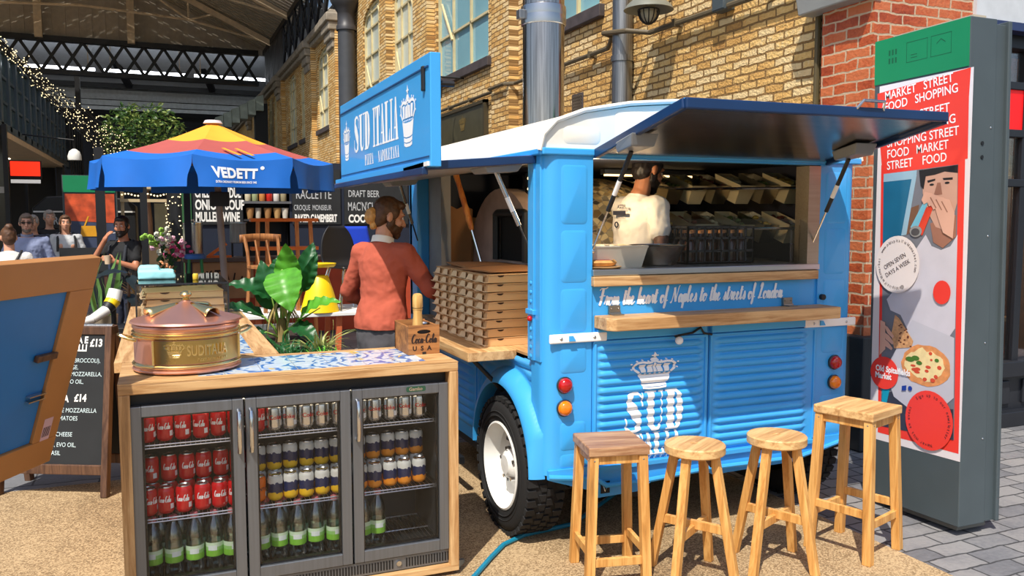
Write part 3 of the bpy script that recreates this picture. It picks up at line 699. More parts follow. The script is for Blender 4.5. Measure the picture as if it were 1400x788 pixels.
# ------------------------------------------------------------------ the blue food van
RY = 3.6; VE = 5.90; XL, XR, XC = 1.68, 3.60, 2.64
van = thing('food_van', 'sky blue vintage corrugated food van with open serving hatches and white roof', 'van', (XC, 4.75, 0))
M_VWHITE = plain('van_white_paint', C(246,246,244), .35, var=.03, coat=.2)
M_INT = plain('van_inside_navy', C(20,26,46), .55)
M_INSTEEL = metal('inside_steel', (.42,.36,.27), .35, 'x')
M_HATCH = metal('hatch_underside_steel', (.46,.41,.37), .22, 'x', var=.25)

def rrect(x0, x1, y0, y1, r=.03, n=4):
    P = []
    for cx, cy, a in ((x1-r,y0+r,-pi/2),(x1-r,y1-r,0),(x0+r,y1-r,pi/2),(x0+r,y0+r,pi)):
        P += [(cx+r*cos(a+pi/2*k/n), cy+r*sin(a+pi/2*k/n)) for k in range(n+1)]
    return P
def pressing(mb, M, x0, x1, y0, y1, r=.022, e=.0035, s=.008):
    """raised panel pressed in sheet metal with a sloped edge"""
    A = rrect(x0, x1, y0, y1, r); B = rrect(x0+s, x1-s, y0+s, y1-s, max(.008, r-s*.5)); n = len(A)
    va = [M@Vector((a, b, .0005)) for a, b in A]; vb = [M@Vector((a, b, e)) for a, b in B]
    mb.add(va+vb, [(i, (i+1)%n, n+(i+1)%n, n+i) for i in range(n)]+[tuple(range(n, 2*n))])

# rear frame: corner pillars, lintel, strip under the sill
b = MB()
def pillar(x0, x1, sgn):
    xo = x0 if sgn < 0 else x1; xi = x1 if sgn < 0 else x0; r = .07
    pts = [(xi, RY), (xo-sgn*r, RY)]+[(xo-sgn*r+sgn*r*sin(a), RY+r-r*cos(a)) for a in [pi/2*k/6 for k in range(1, 7)]]+[(xo, RY+.15), (xo-sgn*.05, RY+.15), (xi, RY+.06)]
    if sgn > 0: pts = pts[::-1]
    b.prism(pts[::-1], Matrix(((1,0,0,0),(0,1,0,0),(0,0,1,1.965),(0,0,0,1))), 1.565)
pillar(XL, 1.935, -1); pillar(3.335, XR, 1)
b.box(1.935, 3.335, RY+.003, RY+.05, 1.935, 1.965)
F0 = REAR(0, RY, 0)
for x0, x1 in ((1.765, 1.905), (3.375, 3.525)):
    for z0, z1 in ((1.62,1.90),(1.34,1.59),(1.10,1.31),(.90,1.045),(.52,.66)): pressing(b, F0, x0, x1, z0, z1)
pressing(b, F0, 1.765, 1.925, .43, .50); pressing(b, F0, 3.36, 3.525, .43, .50)
b.build('rear_pillars', M_BLUE, van, smooth=30)
# strip with the motto, door heads
MB().box(1.935, 3.335, RY+.012, RY+.05, 1.045, 1.325).build('rear_panel', M_BLUE, van, smooth=0)
m = MB(); mb_script(m, 'From the heart of Naples to the streets of London', .088, REAR(1.97, RY+.009, 1.222), w=.13, fit=1.13, slant=.2)
m.build('motto_lettering', M_LETTER, van, smooth=0)

# lower doors with horizontal ribs and rounded rib ends
def ribs(u, z, u0, u1, z0, pitch, n, depth=.014):
    k = (z-z0)/pitch
    if k < 0 or k > n or u < u0 or u > u1: return 0.0
    f = k-int(k)
    if k >= n: return 0.0
    e = min(1.0, (u-u0)/.03, (u1-u)/.03); e = math.sqrt(max(0.0, 1-(1-e)**2))
    hw = .42*e
    if hw < .02: return 0.0
    q = (f-.5)/hw
    return depth*e*max(0.0, 1-q*q)**.6 if abs(q) < 1 else 0.0
def rear_off(x, z):
    if x < 2.62: return ribs(x, z, 1.975, 2.575, .435, .0425, 14)
    return ribs(x, z, 2.665, 3.26, .435, .0425, 14)
def ribbed(name, x0, x1, z0, z1, nx, nz):
    g = MB(); xs = [x0+(x1-x0)*i/nx for i in range(nx+1)]
    g.grid(lambda u, v: (x0+(x1-x0)*u, RY-.004-rear_off(x0+(x1-x0)*u, z0+(z1-z0)*v), z0+(z1-z0)*v), nx, nz)
    g.box(x0, x1, RY, RY+.03, z0, z1)
    return g.build(name, M_BLUE, van, smooth=50)
ribbed('rear_door', 1.94, 2.613, .42, 1.045, 46, 148); ribbed('rear_door', 2.625, 3.335, .42, 1.045, 46, 148)
b = MB(); b.box(1.945, 1.96, RY-.012, RY, .42, 1.045); b.box(2.595, 2.612, RY-.013, RY, .42, 1.045); b.box(2.627, 2.642, RY-.013, RY, .42, 1.045); b.box(3.315, 3.33, RY-.012, RY, .42, 1.045)
b.box(1.94, 2.612, RY-.012, RY, 1.035, 1.05); b.box(2.627, 3.335, RY-.012, RY, 1.035, 1.05); b.build('door_edges', M_BLUE, van, smooth=0, bevel=.004)
# lettering painted over the ribs: cut at close heights and laid on the pressed metal
def drape(mb, name, parent):
    me = bpy.data.meshes.new(name); me.from_pydata([tuple(v) for v in mb.v], [], mb.f)
    bm = bmesh.new(); bm.from_mesh(me)
    zs = [v.co.z for v in bm.verts]; z = min(zs)
    while z < max(zs):
        bmesh.ops.bisect_plane(bm, geom=bm.verts[:]+bm.edges[:]+bm.faces[:], plane_co=(0,0,z), plane_no=(0,0,1)); z += .0425/8
    for v in bm.verts: v.co.y = v.co.y-.0075-rear_off(v.co.x, v.co.z)
    off = Vector(van['org'])
    for v in bm.verts: v.co -= off
    bmesh.ops.recalc_face_normals(bm, faces=bm.faces); bm.to_mesh(me); bm.free(); me.materials.append(M_LETTER)
    o = bpy.data.objects.new(name, me); COL.objects.link(o); o.parent = parent
m = MB(); mb_crown(m, 2.285, .795, .27, .185, F0); drape(m, 'crown_emblem', van)
for s, x_, z_, w_, h_, gp in (('SUD', 2.115, .575, .108, .205, .1), ('ITALIA', 2.118, .455, .062, .112, .02), ('NAPOLETANA', 2.13, .42, .026, .032, .22)): m = MB(); mb_didone(m, s, x_, z_, w_, h_, F0, gap=gp); drape(m, 'door_lettering', van)

# bumper and valance
b = MB()
val = [(1.70,.40),(1.70,.385),(1.95,.30),(1.97,.265),(2.22,.27),(2.30,.325),(2.62,.32),(2.66,.30),(3.20,.31),(3.34,.345),(3.57,.385),(3.57,.43),(1.70,.43)]
b.prism(val, REAR(0, RY-.012, 0), .02)
for i in range(1): b.tube([(1.70,RY-.012,.40),(1.95,RY-.03,.37),(2.0,RY-.045,.335),(2.2,RY-.045,.33),(2.6,RY-.03,.345),(3.2,RY-.035,.34),(3.4,RY-.02,.37),(3.57,RY-.012,.40)], .013, 8)
b.box(1.96, 3.33, RY-.03, RY, .405, .425)
b.build('rear_valance', M_BLUE, van, smooth=35)
b = MB(); b.box(1.985, 2.035, RY-.016, RY-.011, .285, .345); b.build('tow_slot', M_BLACK, van, smooth=0)
MB().tube([(1.995,RY-.014,.34),(2.005,RY-.022,.30),(2.028,RY-.014,.33)], .006, 6).build('tow_hook', M_CHROME, van)

# sill, counter edge and folding shelf
MB().box(1.93, 3.33, RY-.02, RY+.45, 1.368, 1.40).build('counter_top', M_STEELX, van, smooth=0, bevel=.004)
MB().box(1.93, 3.315, RY-.03, RY+.02, 1.318, 1.366).build('counter_edge', M_OAK, van, smooth=0, bevel=.004)
s_ = MB(); y0, y1 = RY-.155, RY+.006
s_.prism([(1.95,y1),(1.95,y0+.035),(1.985,y0),(3.36,y0),(3.36,y1)], Matrix(((1,0,0,0),(0,1,0,0),(0,0,1,1.175),(0,0,0,1))), .062)
s_.build('folding_shelf', M_OAK, van, smooth=0, bevel=.005)
for x in (2.06, 3.13):
    h = MB(); h.box(x-.03, x+.03, RY-.005, RY+.012, 1.18, 1.22); h.box(x-.028, x+.028, RY-.05, RY, 1.176, 1.181); h.tube([(x-.032,RY-.006,1.181),(x+.032,RY-.006,1.181)], .007, 8)
    for q in (-.02, .02): h.ell((x+q, RY-.006, 1.205), .005, nu=8, nv=6)
    h.build('shelf_hinge', metal('worn_hinge', (.4,.36,.3), .4), van)
b = MB(); b.box(1.96, 2.60, RY-.02, RY+.02, 1.055, 1.108); b.box(2.63, 3.25, RY-.02, RY+.02, 1.055, 1.108); b.build('door_head', M_BLUE, van, smooth=0, bevel=.006)
for nm, x0, x1 in (('hinge_strap', 1.70, 2.01), ('hinge_strap', 3.24, 3.60)):
    b = MB(); b.box(x0, x1, RY-.022, RY-.006, 1.05, 1.095)
    o = b.build(nm, M_VWHITE, van, smooth=0, bevel=.006)
    q = MB()
    for x in (x0+.06, x1-.07): q.ell((x, RY-.022, 1.072), (.008,.004,.008), nu=8, nv=6)
    q.build('screw', M_STEEL, o)
    MB().hexa([(x0+.10,RY-.03,1.06),(x0+.135,RY-.03,1.06),(x0+.135,RY-.02,1.06),(x0+.10,RY-.02,1.06)], [(x0+.10,RY-.03,1.085),(x0+.12,RY-.03,1.085),(x0+.12,RY-.02,1.085),(x0+.10,RY-.02,1.085)]).build('strap_catch', M_BLUE, o, smooth=0)
# round lamps
for x in (1.785, 3.467):
    for nm, z, c_ in (('brake_lamp', .845, C(180,12,14)), ('indicator_lamp', .733, C(250,130,10))):
        L = MB(); Mx = Matrix(((1,0,0),(0,0,-1),(0,1,0))); L.lathe([(.040,0),(.042,.012),(.036,.016)], 24, (x,RY,z), Mx)
        o = L.build(nm, plain('lamp_rim', C(40,40,42), .3), van)
        MB().lathe([(.037,.012),(.036,.024),(.028,.036),(.014,.042),(0,.043)], 24, (x,RY,z), Mx).build('lens', plain(nm+'_lens', c_, .12, coat=.6, var=.15, scale=40), o)
# the bulb on its cable under the shelf
o = MB().ell((2.40,RY-.06,1.035), .021).build('shelf_bulb', plain('white_bulb', C(240,240,238), .25), van)
MB().tube([(2.38,RY-.05,1.055),(2.40,RY-.055,1.06),(2.50,RY-.03,1.065),(2.55,RY-.03,1.09),(2.57,RY-.03,1.06),(2.62,RY-.03,1.05)], .006, 6).build('bulb_cable', M_BLACK, o)
# pillar fittings
MB().cyl((3.365,RY-.02,1.215), (3.365,RY,1.215), .016, n=12).build('rubber_stop', M_BLACK, van)
b = MB(); b.box(3.255, 3.335, RY-.002, RY+.10, 1.368, 1.93); b.build('hatch_jamb', M_INSTEEL, van, smooth=0)

# rear hatch held up on two gas struts
ya, za, yb, zb = RY+.0, 1.955, 2.86, 2.105
def hatch(x0, x1, off, th): return ([(x0,ya,za+off),(x1,ya,za+off),(x1,yb,zb+off),(x0,yb,zb+off)], [(x0,ya,za+off+th),(x1,ya,za+off+th),(x1,yb,zb+off+th),(x0,yb,zb+off+th)])
h = MB(); h.hexa(*[p[::-1] for p in hatch(1.945, 3.37, .004, .018)][:2]); h.build('rear_hatch', M_BLUE, van, smooth=0)
MB().hexa(*[p[::-1] for p in hatch(1.975, 3.345, -.003, .006)]).build('hatch_lining', M_HATCH, van, smooth=0)
r_ = MB(); r_.beam((1.945,yb,zb), (3.385,yb,zb+.01), .03, .045); r_.beam((1.95,ya,za), (1.95,yb,zb), .03, .045); r_.beam((3.375,ya,za), (3.375,yb,zb), .03, .045)
r_.build('hatch_rim', plain('deep_blue_rim', C(14,48,92), .35, coat=.2), van, smooth=0, bevel=.006)
MB().tube([(2.83,yb-.01,zb+.02),(2.85,yb-.03,zb+.055),(2.97,yb-.03,zb+.055),(2.985,yb-.01,zb+.02)], .007, 7).build('hatch_handle', M_CHROME, van)
for x, xt in ((1.945, 1.985), (3.30, 3.265)):
    pb = MB(); ym = 3.33; zm = za+(ya-ym)*(zb-za)/(ya-yb)
    pb.hexa([(xt-.06,ym-.10,zm-.045),(xt+.06,ym-.10,zm-.045),(xt+.04,ym+.06,zm-.065),(xt-.04,ym+.06,zm-.065)], [(xt-.07,ym-.12,zm+.012),(xt+.07,ym-.12,zm+.012),(xt+.05,ym+.07,zm-.018),(xt-.05,ym+.07,zm-.018)])
    pb.build('strut_bracket', plain('bracket_steel', C(128,132,136), .35), van, smooth=0, bevel=.006)
    top = Vector((xt, ym, zm-.06)); bot = Vector((x, RY+.02, 1.49)); mid = top.lerp(bot, .58)
    o = MB().cyl(top, mid, .011, n=12).build('gas_strut', M_BLACK, van)
    MB().cyl(mid, bot, .005, n=8).build('rod', M_CHROME, o); MB().cyl(top.lerp(bot,.28), top.lerp(bot,.42), .0116, n=12).build('sticker', M_VWHITE, o)
    MB().ell(bot, .014, nu=10, nv=8).build('ball_joint', M_CHROME, o)

# left side: ribbed lower panels with the wheel arch, pillars, hatch
SX = 1.70
def side_off(y, z): return ribs(y, z, 4.62, 7.6, .40, .052, 10, .014)
g = MB(); g.grid(lambda u, v: (SX-.004-side_off(VE-(VE-4.585)*u, .33+.62*v), VE-(VE-4.585)*u, .33+.62*v), 40, 100); g.box(SX, SX+.03, 4.585, VE, .33, .95)
g.build('side_panel', M_BLUE, van, smooth=50)
AY, AZ, AR = 4.05, .38, .39                                     # wheel arch centre and radius
def arch(u): a = pi*u; return (AY-AR*cos(a)*1.0, AZ+AR*1.03*sin(a))
def outer(u):
    a = pi*u; dy, dz = -cos(a), sin(a); k = 1e9
    if dy < -1e-6: k = min(k, (AY-(RY+.03))/-dy)
    if dy > 1e-6: k = min(k, (4.575-AY)/dy)
    if dz > 1e-6: k = min(k, (.955-AZ)/dz)
    return (AY+dy*k, AZ+dz*k)
def fend(u, v):
    a, o = arch(u), outer(u); y, z = a[0]+(o[0]-a[0])*v, a[1]+(o[1]-a[1])*v
    d = math.hypot(y-a[0], z-a[1]); L = math.hypot(o[0]-a[0], o[1]-a[1]) or 1e-6
    fl = .075*max(0, 1-(d/min(.085, max(.03, L)))**2)**.8
    rb = 0
    if d > .10 and L > .12: rb = ribs(y, z, 3.70, 4.55, .42, .052, 10, .014)*min(1, (d-.10)/.04)
    return (SX-fl-rb, y, z)
g = MB(); g.grid(fend, 64, 40); g.grid(lambda u, v: (SX-.075+.02*v if v < .5 else SX-.065+.10*(v-.5)*2, arch(u)[0]*(1) , arch(u)[1]), 64, 2)
g.build('wheel_arch_fender', M_BLUE, van, smooth=60)
MB().box(SX-.006, SX+.02, 4.572, 4.588, .33, .955).build('panel_seam', M_BLUE, van, smooth=0)
b = MB(); b.box(XL-.005, XL+.08, RY+.04, RY+.155, .955, 1.97); b.box(XL-.012, XL+.06, RY+.10, RY+.17, .955, 1.95)
b.box(XL-.02, XL+.02, RY+.09, RY+.18, 1.18, 1.205)
for k in range(9): b.ell((XL-.012, RY+.13, .975+.045*k), (.007,.012,.012), nu=8, nv=6)
b.build('side_pillar', M_BLUE, van, smooth=35, bevel=.004)
MB().ell((XL-.02, RY+.125, 1.16), .014).build('red_stud', plain('red_stud', C(200,20,30), .3), van)
b = MB(); b.box(XL, XL+.09, 5.72, 5.86, .93, 1.97); b.box(XL, XL+.05, 5.84, VE, .95, 1.97); b.build('front_side_panel', M_BLUE, van, smooth=0, bevel=.006)
MB().box(XL+.09, XL+.16, 5.45, 5.80, .95, 1.95).build('side_jamb', plain('greyish_jamb', C(150,148,146), .5), van, smooth=0)
MB().box(XR-.05, XR, RY+.1, VE, .33, 1.97).build('right_side_panel', M_BLUE, van, smooth=0)
MB().box(XL, XR, VE-.05, VE, .33, 1.97).build('front_bulkhead', M_BLUE, van, smooth=0)
# drawbar of the trailer
b = MB(); b.beam((2.2,5.9,.30), (2.64,7.2,.34), .07, .07); b.beam((3.1,5.9,.30), (2.64,7.2,.34), .07, .07); b.box(2.58,2.70,7.1,7.4,.30,.42); b.build('drawbar', M_BLACK, van, smooth=0)
b = MB(); b.cyl((2.64,7.15,.0), (2.64,7.15,.75), .03, n=12); b.build('jockey_leg', M_GALV, van)
# roof with its drip rail
sec = [(-.985,1.965),(-.965,2.04),(-.90,2.105),(-.75,2.16),(-.5,2.205),(-.25,2.228),(0,2.236),(.25,2.228),(.5,2.205),(.75,2.16),(.90,2.105),(.965,2.04),(.985,1.965)]
r_ = MB(); n = len(sec)
r_.add([(XC+x, RY+.0, z) for x, z in sec]+[(XC+x, VE, z) for x, z in sec], [(i, i+1, n+i+1, n+i) for i in range(n-1)])
r_.add([(XC+x*.985, RY+.012, 1.965+(z-1.965)*.94) for x, z in sec], [tuple(range(n))]); r_.add([(XC+x, VE, z) for x, z in sec], [tuple(range(n))])
r_.tube([(XC+x, RY+.004, z) for x, z in sec], .012, 8)
Fr = REAR(0, RY+.012, 0)
pressing(r_, Fr, XC-.86, XC-.66, 2.0, 2.085, .03); pressing(r_, Fr, XC-.58, XC-.02, 2.0, 2.17, .03); pressing(r_, Fr, XC+.02, XC+.58, 2.0, 2.17, .03); pressing(r_, Fr, XC+.66, XC+.86, 2.0, 2.085, .03)
r_.build('roof', M_CREAM, van, smooth=35)
b = MB(); b.box(XL-.015, XR+.015, RY-.012, RY+.03, 1.945, 1.978); b.box(XL-.025, XL+.02, RY, VE, 1.945, 1.975); b.box(XR-.02, XR+.025, RY, VE, 1.945, 1.975)
b.build('drip_rail', M_BLUE, van, smooth=0, bevel=.006)
# inside lining and floor
b = MB(); b.box(XR-.09, XR-.06, RY+.06, VE-.1, .45, 1.97); b.box(XL+.05, XR-.06, VE-.15, VE-.1, .45, 1.97)
b.add([(XL+.03,RY+.06,1.962),(XR-.06,RY+.06,1.962),(XR-.06,VE-.1,1.962),(XL+.03,VE-.1,1.962)], [(0,1,2,3)]); b.box(XL+.05, XR-.06, RY+.06, VE-.1, .40, .44)
b.box(XL+.03, XL+.05, RY+.15, VE-.1, .45, .93); b.box(1.94, 3.33, RY+.06, RY+.08, .45, 1.36); b.box(XL+.1, XL+.12, 5.72, VE-.1, .95, 1.95)
b.build('inner_lining', M_INT, van, smooth=0)
b = MB(); b.box(1.72, 3.56, 3.75, VE, .27, .33); b.box(2.2, 2.3, 3.7, VE, .2, .3); b.box(3.0, 3.1, 3.7, VE, .2, .3); b.box(1.95, 2.05, 4.5, VE-.1, .17, .3)
b.build('chassis', M_BLACK, van, smooth=0)
MB().box(1.86, 1.9, 3.68, 4.5, .3, .93).build('wheel_well', M_BLACK, van, smooth=0)
MB().box(1.60, 1.63, 4.6, 5.85, .20, .24).build('side_step', M_BLACK, van, smooth=0)
# reflector on the fender and side mudguard tab
o = MB().prism(rrect(-.013,.013,-.04,.04,.012), LEFT(SX-.02, 3.685, .555), .004).build('reflector', plain('reflector_white', C(236,230,214), .35), van, smooth=0)
MB().prism(rrect(-.010,.010,-.033,-.008,.004), LEFT(SX-.0212, 3.685, .555), 0).build('red_patch', plain('reflector_red', C(196,20,24), .3), o, smooth=0)
MB().prism(rrect(-.010,.010,-.006,.014,.004), LEFT(SX-.0212, 3.685, .555), 0).build('yellow_patch', plain('reflector_yellow', C(240,196,40), .3), o, smooth=0)

# wheels
M_RIM = plain('white_wheel_paint', C(236,236,232), .4, var=.05)
def wheel(x, y, side):
    R = .352; wd = .20; Mx = Matrix(((0,0,side),(side,0,0),(0,1,0)))         # lathe axis -> X (outer face towards side)
    T = MB(); prof = [(.225,-wd),(.25,-wd-.005),(.30,-wd-.012),(.335,-wd+.004),(R,-wd+.03),(R+.003,-wd/2),(R,-.03),(.335,-.004),(.30,.012),(.25,.006),(.225,0)]
    T.lathe(prof, 56, (x,y,R), Mx)
    for k in range(42):
        a = 2*pi*k/42
        for row, (z0, z1) in enumerate(((-.055,.0),(-.10,-.06),(-.145,-.105),(-wd+.0,-.15))):
            aa = a+(pi/42 if row % 2 else 0); q = []
            for rr in (R-.012, R+.011):
                for da, zz in ((-.05,z0),(.05,z0+.012 if row in (0,2) else z0),(.05,z1),(-.05,z1-.012 if row in (1,3) else z1)):
                    q.append(Vector((x,y,R))+Mx@Vector((rr*cos(aa+da), rr*sin(aa+da), zz)))
            T.add(q, [(0,3,2,1),(4,5,6,7),(0,1,5,4),(1,2,6,5),(2,3,7,6),(3,0,4,7)])
    for rr in (.262, .285): T.lathe([(rr-.004,.0085),(rr,.014),(rr+.004,.0105)], 56, (x,y,R), Mx)
    w = T.build('wheel', M_RUBBER, van, smooth=35)
    P = MB(); P.lathe([(.226,-.02),(.232,.006),(.222,.010),(.214,-.006),(.205,-.05),(.195,-.075),(.15,-.09),(.11,-.08),(.085,-.06),(.07,-.035),(.058,-.03),(.05,-.022),(0,-.02)], 48, (x,y,R), Mx)
    r = P.build('rim', M_RIM, w, smooth=40)
    n_ = MB(); h_ = MB()
    for k in range(5):
        a = 2*pi*k/5+.4; c = Vector((x,y,R))+Mx@Vector((.085*cos(a), .085*sin(a), -.055)); d = Mx@Vector((0,0,1)); n_.cyl(c, c+d*.022, .011, n=6)
    for k in range(8):
        a = 2*pi*k/8; c = Vector((x,y,R))+Mx@Vector((.168*cos(a), .168*sin(a), -.087)); d = Mx@Vector((0,0,1)); h_.cyl(c-d*.003, c+d*.003, .014, n=10)
    n_.build('wheel_nuts', M_CHROME, r); h_.build('vent_holes', M_BLACK, r)
wheel(1.625, 4.02, -1); wheel(3.58, 4.02, 1); 

# side hatch with the sign board on its edge
y0, y1 = 3.70, 5.74
s_ = MB(); s_.hexa([(1.12,y0,1.875),(1.70,y0,1.925),(1.70,y1,1.925),(1.12,y1,1.875)], [(1.12,y0,1.905),(1.70,y0,1.95),(1.70,y1,1.95),(1.12,y1,1.905)]); s_.build('side_hatch', M_BLUE, van, smooth=0)
MB().hexa([(1.14,y0+.02,1.865),(1.69,y0+.02,1.912),(1.69,y1-.02,1.912),(1.14,y1-.02,1.865)], [(1.14,y0+.02,1.874),(1.69,y0+.02,1.924),(1.69,y1-.02,1.924),(1.14,y1-.02,1.874)]).build('side_hatch_lining', plain('hatch_pale_lining', C(150,146,142), .35), van, smooth=0)
s_ = MB(); s_.beam((1.125,y0-.01,1.862), (1.125,y1,1.862), .03, .034); s_.beam((1.13,y0-.005,1.885), (1.70,y0-.005,1.932), .02, .04); s_.build('side_hatch_rim', plain('deep_blue_rim', C(14,48,92), .35, coat=.2), van, smooth=0, bevel=.005)
for ys in (3.84, 5.60):
    MB().hexa([(1.45,ys-.09,1.862),(1.62,ys-.06,1.874),(1.62,ys+.06,1.874),(1.45,ys+.09,1.862)], [(1.43,ys-.11,1.89),(1.64,ys-.08,1.908),(1.64,ys+.08,1.908),(1.43,ys+.11,1.89)]).build('strut_bracket', plain('bracket_steel', C(128,132,136), .35), van, smooth=0, bevel=.005)
    top = Vector((1.53, ys, 1.872)); bot = Vector((1.685, ys-.06 if ys < 4 else ys+.12, 1.49)); mid = top.lerp(bot, .68)
    o = MB().cyl(top, mid, .012, n=12).build('gas_strut', metal('strut_grey', (.5,.5,.5), .25), van)
    MB().cyl(mid, bot, .005, n=8).build('rod', M_BLACK, o); MB().cyl(top.lerp(bot,.32), top.lerp(bot,.5), .0126, n=12).build('sticker', M_VWHITE, o)
by0, by1, bz0, bz1, bx = 3.62, 5.60, 1.878, 2.38, 1.13
sb = MB().box(bx, bx+.05, by0, by1, bz0, bz1).build('sign_board', M_BLUE, van, smooth=0, bevel=.004)
b = MB(); b.box(bx-.006, bx, by0+.02, by1-.01, bz1-.062, bz1-.055); b.box(bx-.004, bx, by0+.02, by1-.01, bz0+.045, bz0+.05)
b.build('sign_groove', plain('blue_groove', C(18,70,124), .5), sb, smooth=0)
MB().box(bx-.014, bx, by0+.07, by0+.10, 2.22, 2.33).build('sign_hinge', M_BLACK, sb, smooth=0, bevel=.004)
MB().beam((bx-.004,by0+.42,bz0+.005), (bx-.004,by0+.02,bz0+.015), .012, .02).build('white_strip', M_WHITE, sb, smooth=0)
MB().tube([(bx+.03,by0+.03,2.25),(bx+.12,by0+.03,2.25)], .014, 8).build('sign_bolt', M_BLACK, sb)
Fl = LEFT(bx-.0012, 0, 0)
for cx_, z_, w_, h_ in ((-(by1-.20), 2.02, .20, .25), (-(by0+.36), 2.00, .27, .29)): m = MB(); mb_crown(m, cx_, z_, w_, h_, Fl); m.build('crown_emblem', M_LETTER, sb, smooth=0)
for s, x_, z_, w_, h_, gp in (('SUD', -(by1-.42), 2.045, .135, .215, .04), ('ITALIA', -(by1-.90), 2.045, .104, .215, .0), ('PIZZA', -(by1-.70), 1.955, .042, .06, .1), ('NAPOLETANA', -(by1-1.02), 1.955, .04, .06, .1)): m = MB(); mb_didone(m, s, x_, z_, w_, h_, Fl, gap=gp); m.build('sign_lettering', M_LETTER, sb, smooth=0)
# serving shelf folded out under the side hatch
MB().box(1.43, 1.70, 3.98, 5.52, .918, .968).build('side_shelf', M_OAKY, van, smooth=0, bevel=.004)
b = MB(); b.box(1.70, 2.15, 3.80, 5.70, .93, .968); b.build('side_counter', M_OAKY, van, smooth=0)
for y in (4.15, 5.35): MB().tube([(1.5,y,.92),(1.69,y,.72)], .012, 8).build('shelf_brace', M_BLACK, van)
# ------------------------------------------------------------------ things inside the van
M_MOSAIC_C = None
def mosaic(name, cols, sc=26.0):
    m, t, b = new_mat(name); b.inputs['Roughness'].default_value = .3
    v = N(t, 'TexVoronoi', Scale=sc); t.links.new(mapping(t), v.inputs['Vector'])
    g = N(t, 'SeparateColor'); t.links.new(v.outputs['Color'], g.inputs[0])
    c = ramp(t, g.outputs[0], cols)
    e = N(t, 'TexVoronoi', Scale=sc, feature='DISTANCE_TO_EDGE'); t.links.new(mapping(t), e.inputs['Vector'])
    k = ramp(t, e.outputs['Distance'], [(.03,(1,1,1)),(.07,(0,0,0))])
    mx = N(t, 'MixRGB'); t.links.new(k, mx.inputs[0]); t.links.new(c, mx.inputs[1]); mx.inputs[2].default_value = (*C(150,140,124),1)
    t.links.new(mx.outputs[0], b.inputs['Base Color']); return m
M_MOSAIC = mosaic('stone_mosaic', [(.2,C(120,100,70)),(.45,C(190,164,110)),(.7,C(220,204,160)),(.9,C(70,66,60))])
ov = thing('pizza_oven', 'domed pizza oven with mosaic shell inside the van, tall steel flue through the roof', 'oven', (2.66, 5.16, .44))
OX, OY, OZ = 2.70, 5.08, 1.34
MB().box(2.06, 3.3, 4.50, 5.70, .44, 1.30).build('oven_base', M_MOSAIC, ov, smooth=0, bevel=.01)
d = MB(); d.ell((OX, OY, OZ), (.62,.60,.58), nu=32, nv=18); d.build('dome', M_MOSAIC, ov)
f = MB(); n = 20
A = [(-.57*cos(pi*k/n), .52*sin(pi*k/n)) for k in range(n+1)]; B_ = [(.20-.24*max(-1,min(1,1.25*cos(pi*k/n))), .06+(.30 if abs(cos(pi*k/n)) < .8 else .30*sin(pi*k/n)/.6)) for k in range(n+1)]
Fo = LEFT(2.05, OY, OZ-.02)
for k in range(n): f.prism([A[k], B_[k], B_[k+1], A[k+1]], Fo, .2)
f.prism([(-.57,0),(.57,0),(.44,.06),(-.04,.06)], Fo, .2)
f.build('oven_face', plain('pinkish_plaster', C(176,150,138), .8, var=.2), ov, smooth=30)
MB().prism([(a*.99, b_) for a, b_ in B_], LEFT(2.07, OY, OZ-.02), .02).build('oven_mouth', plain('hollow_black', C(14,12,12), .9), ov, smooth=0)  # black plate fills the mouth, shade of the hollow put into its colour
MB().tube([(2.04, OY-a, OZ-.02+b_) for a, b_ in B_], .025, 8).build('mouth_rim', M_BLACK, ov)
MB().box(1.96, 2.12, OY-.5, OY+.1, 1.31, 1.345).build('oven_ledge', M_BLACK, ov, smooth=0, bevel=.004)
FX, FY = 2.46, 5.30
fl = MB().lathe([(.142,1.8),(.142,5.2)], 40, (FX,FY,0)).build('flue', metal('flue_steel', (.54,.49,.46), .14, 'z', var=.55), ov)  # strong upright streaks put dark reflected bands into the steel colour
b = MB()
for z in (2.98, 2.84+.20): b.lathe([(.144,z-.035),(.152,z-.03),(.154,z),(.152,z+.03),(.144,z+.035)], 40, (FX,FY,0))
b.build('locking_band', metal('band_steel', (.55,.55,.56), .22), fl); MB().box(FX-.19, FX-.14, FY-.03, FY+.03, 2.98, 3.04).build('band_clamp', M_GALV, fl, smooth=0, bevel=.005)

pe = thing('pizza_peel', 'pizza peel with orange turned wooden handle leaning at the side hatch', 'peel', (1.95, 4.95, .97))
P0, P1 = Vector((1.98,4.93,.985)), Vector((1.80,5.22,1.93)); q = P0.lerp(P1, .62)
MB().cyl(P0, q, .009, n=8).build('shaft', M_CHROME, pe)
ks = [(0,.012),(.05,.016),(.12,.018),(.2,.022),(.27,.017),(.33,.023),(.45,.018),(.6,.02),(.8,.016),(1,.02)]
MB().tube([q.lerp(P1, u) for u, r in ks], [r for u, r in ks], 12).build('handle', wood('orange_turned_wood', C(216,140,60), C(180,96,36), 'z'), pe)
MB().box(1.93, 2.05, 4.82, 4.98, .972, .976).build('blade', M_STEEL, pe, smooth=0)
cb = thing('cardboard_sheet', 'large brown cardboard sheet standing upright behind the side hatch', 'cardboard', (2.0, 5.6, .97))
MB().prism([(0,0),(.25,0),(.255,.74),(.19,.765),(.14,.74),(.07,.775),(.005,.76)], frame((1.77,5.58,.972), (1,.0,0), (0,-.08,1)), .006).build('front_sheet', M_CARDD, cb, smooth=0)
MB().prism([(0,0),(.28,0),(.285,.68),(.01,.70)], frame((1.79,5.605,.972), (1,0,0), (0,-.05,1)), .006).build('rear_sheet', M_CARD, cb, smooth=0)
wc = thing('white_carton', 'narrow white carton standing at the near end of the side hatch', 'carton', (1.80, 3.92, .97))
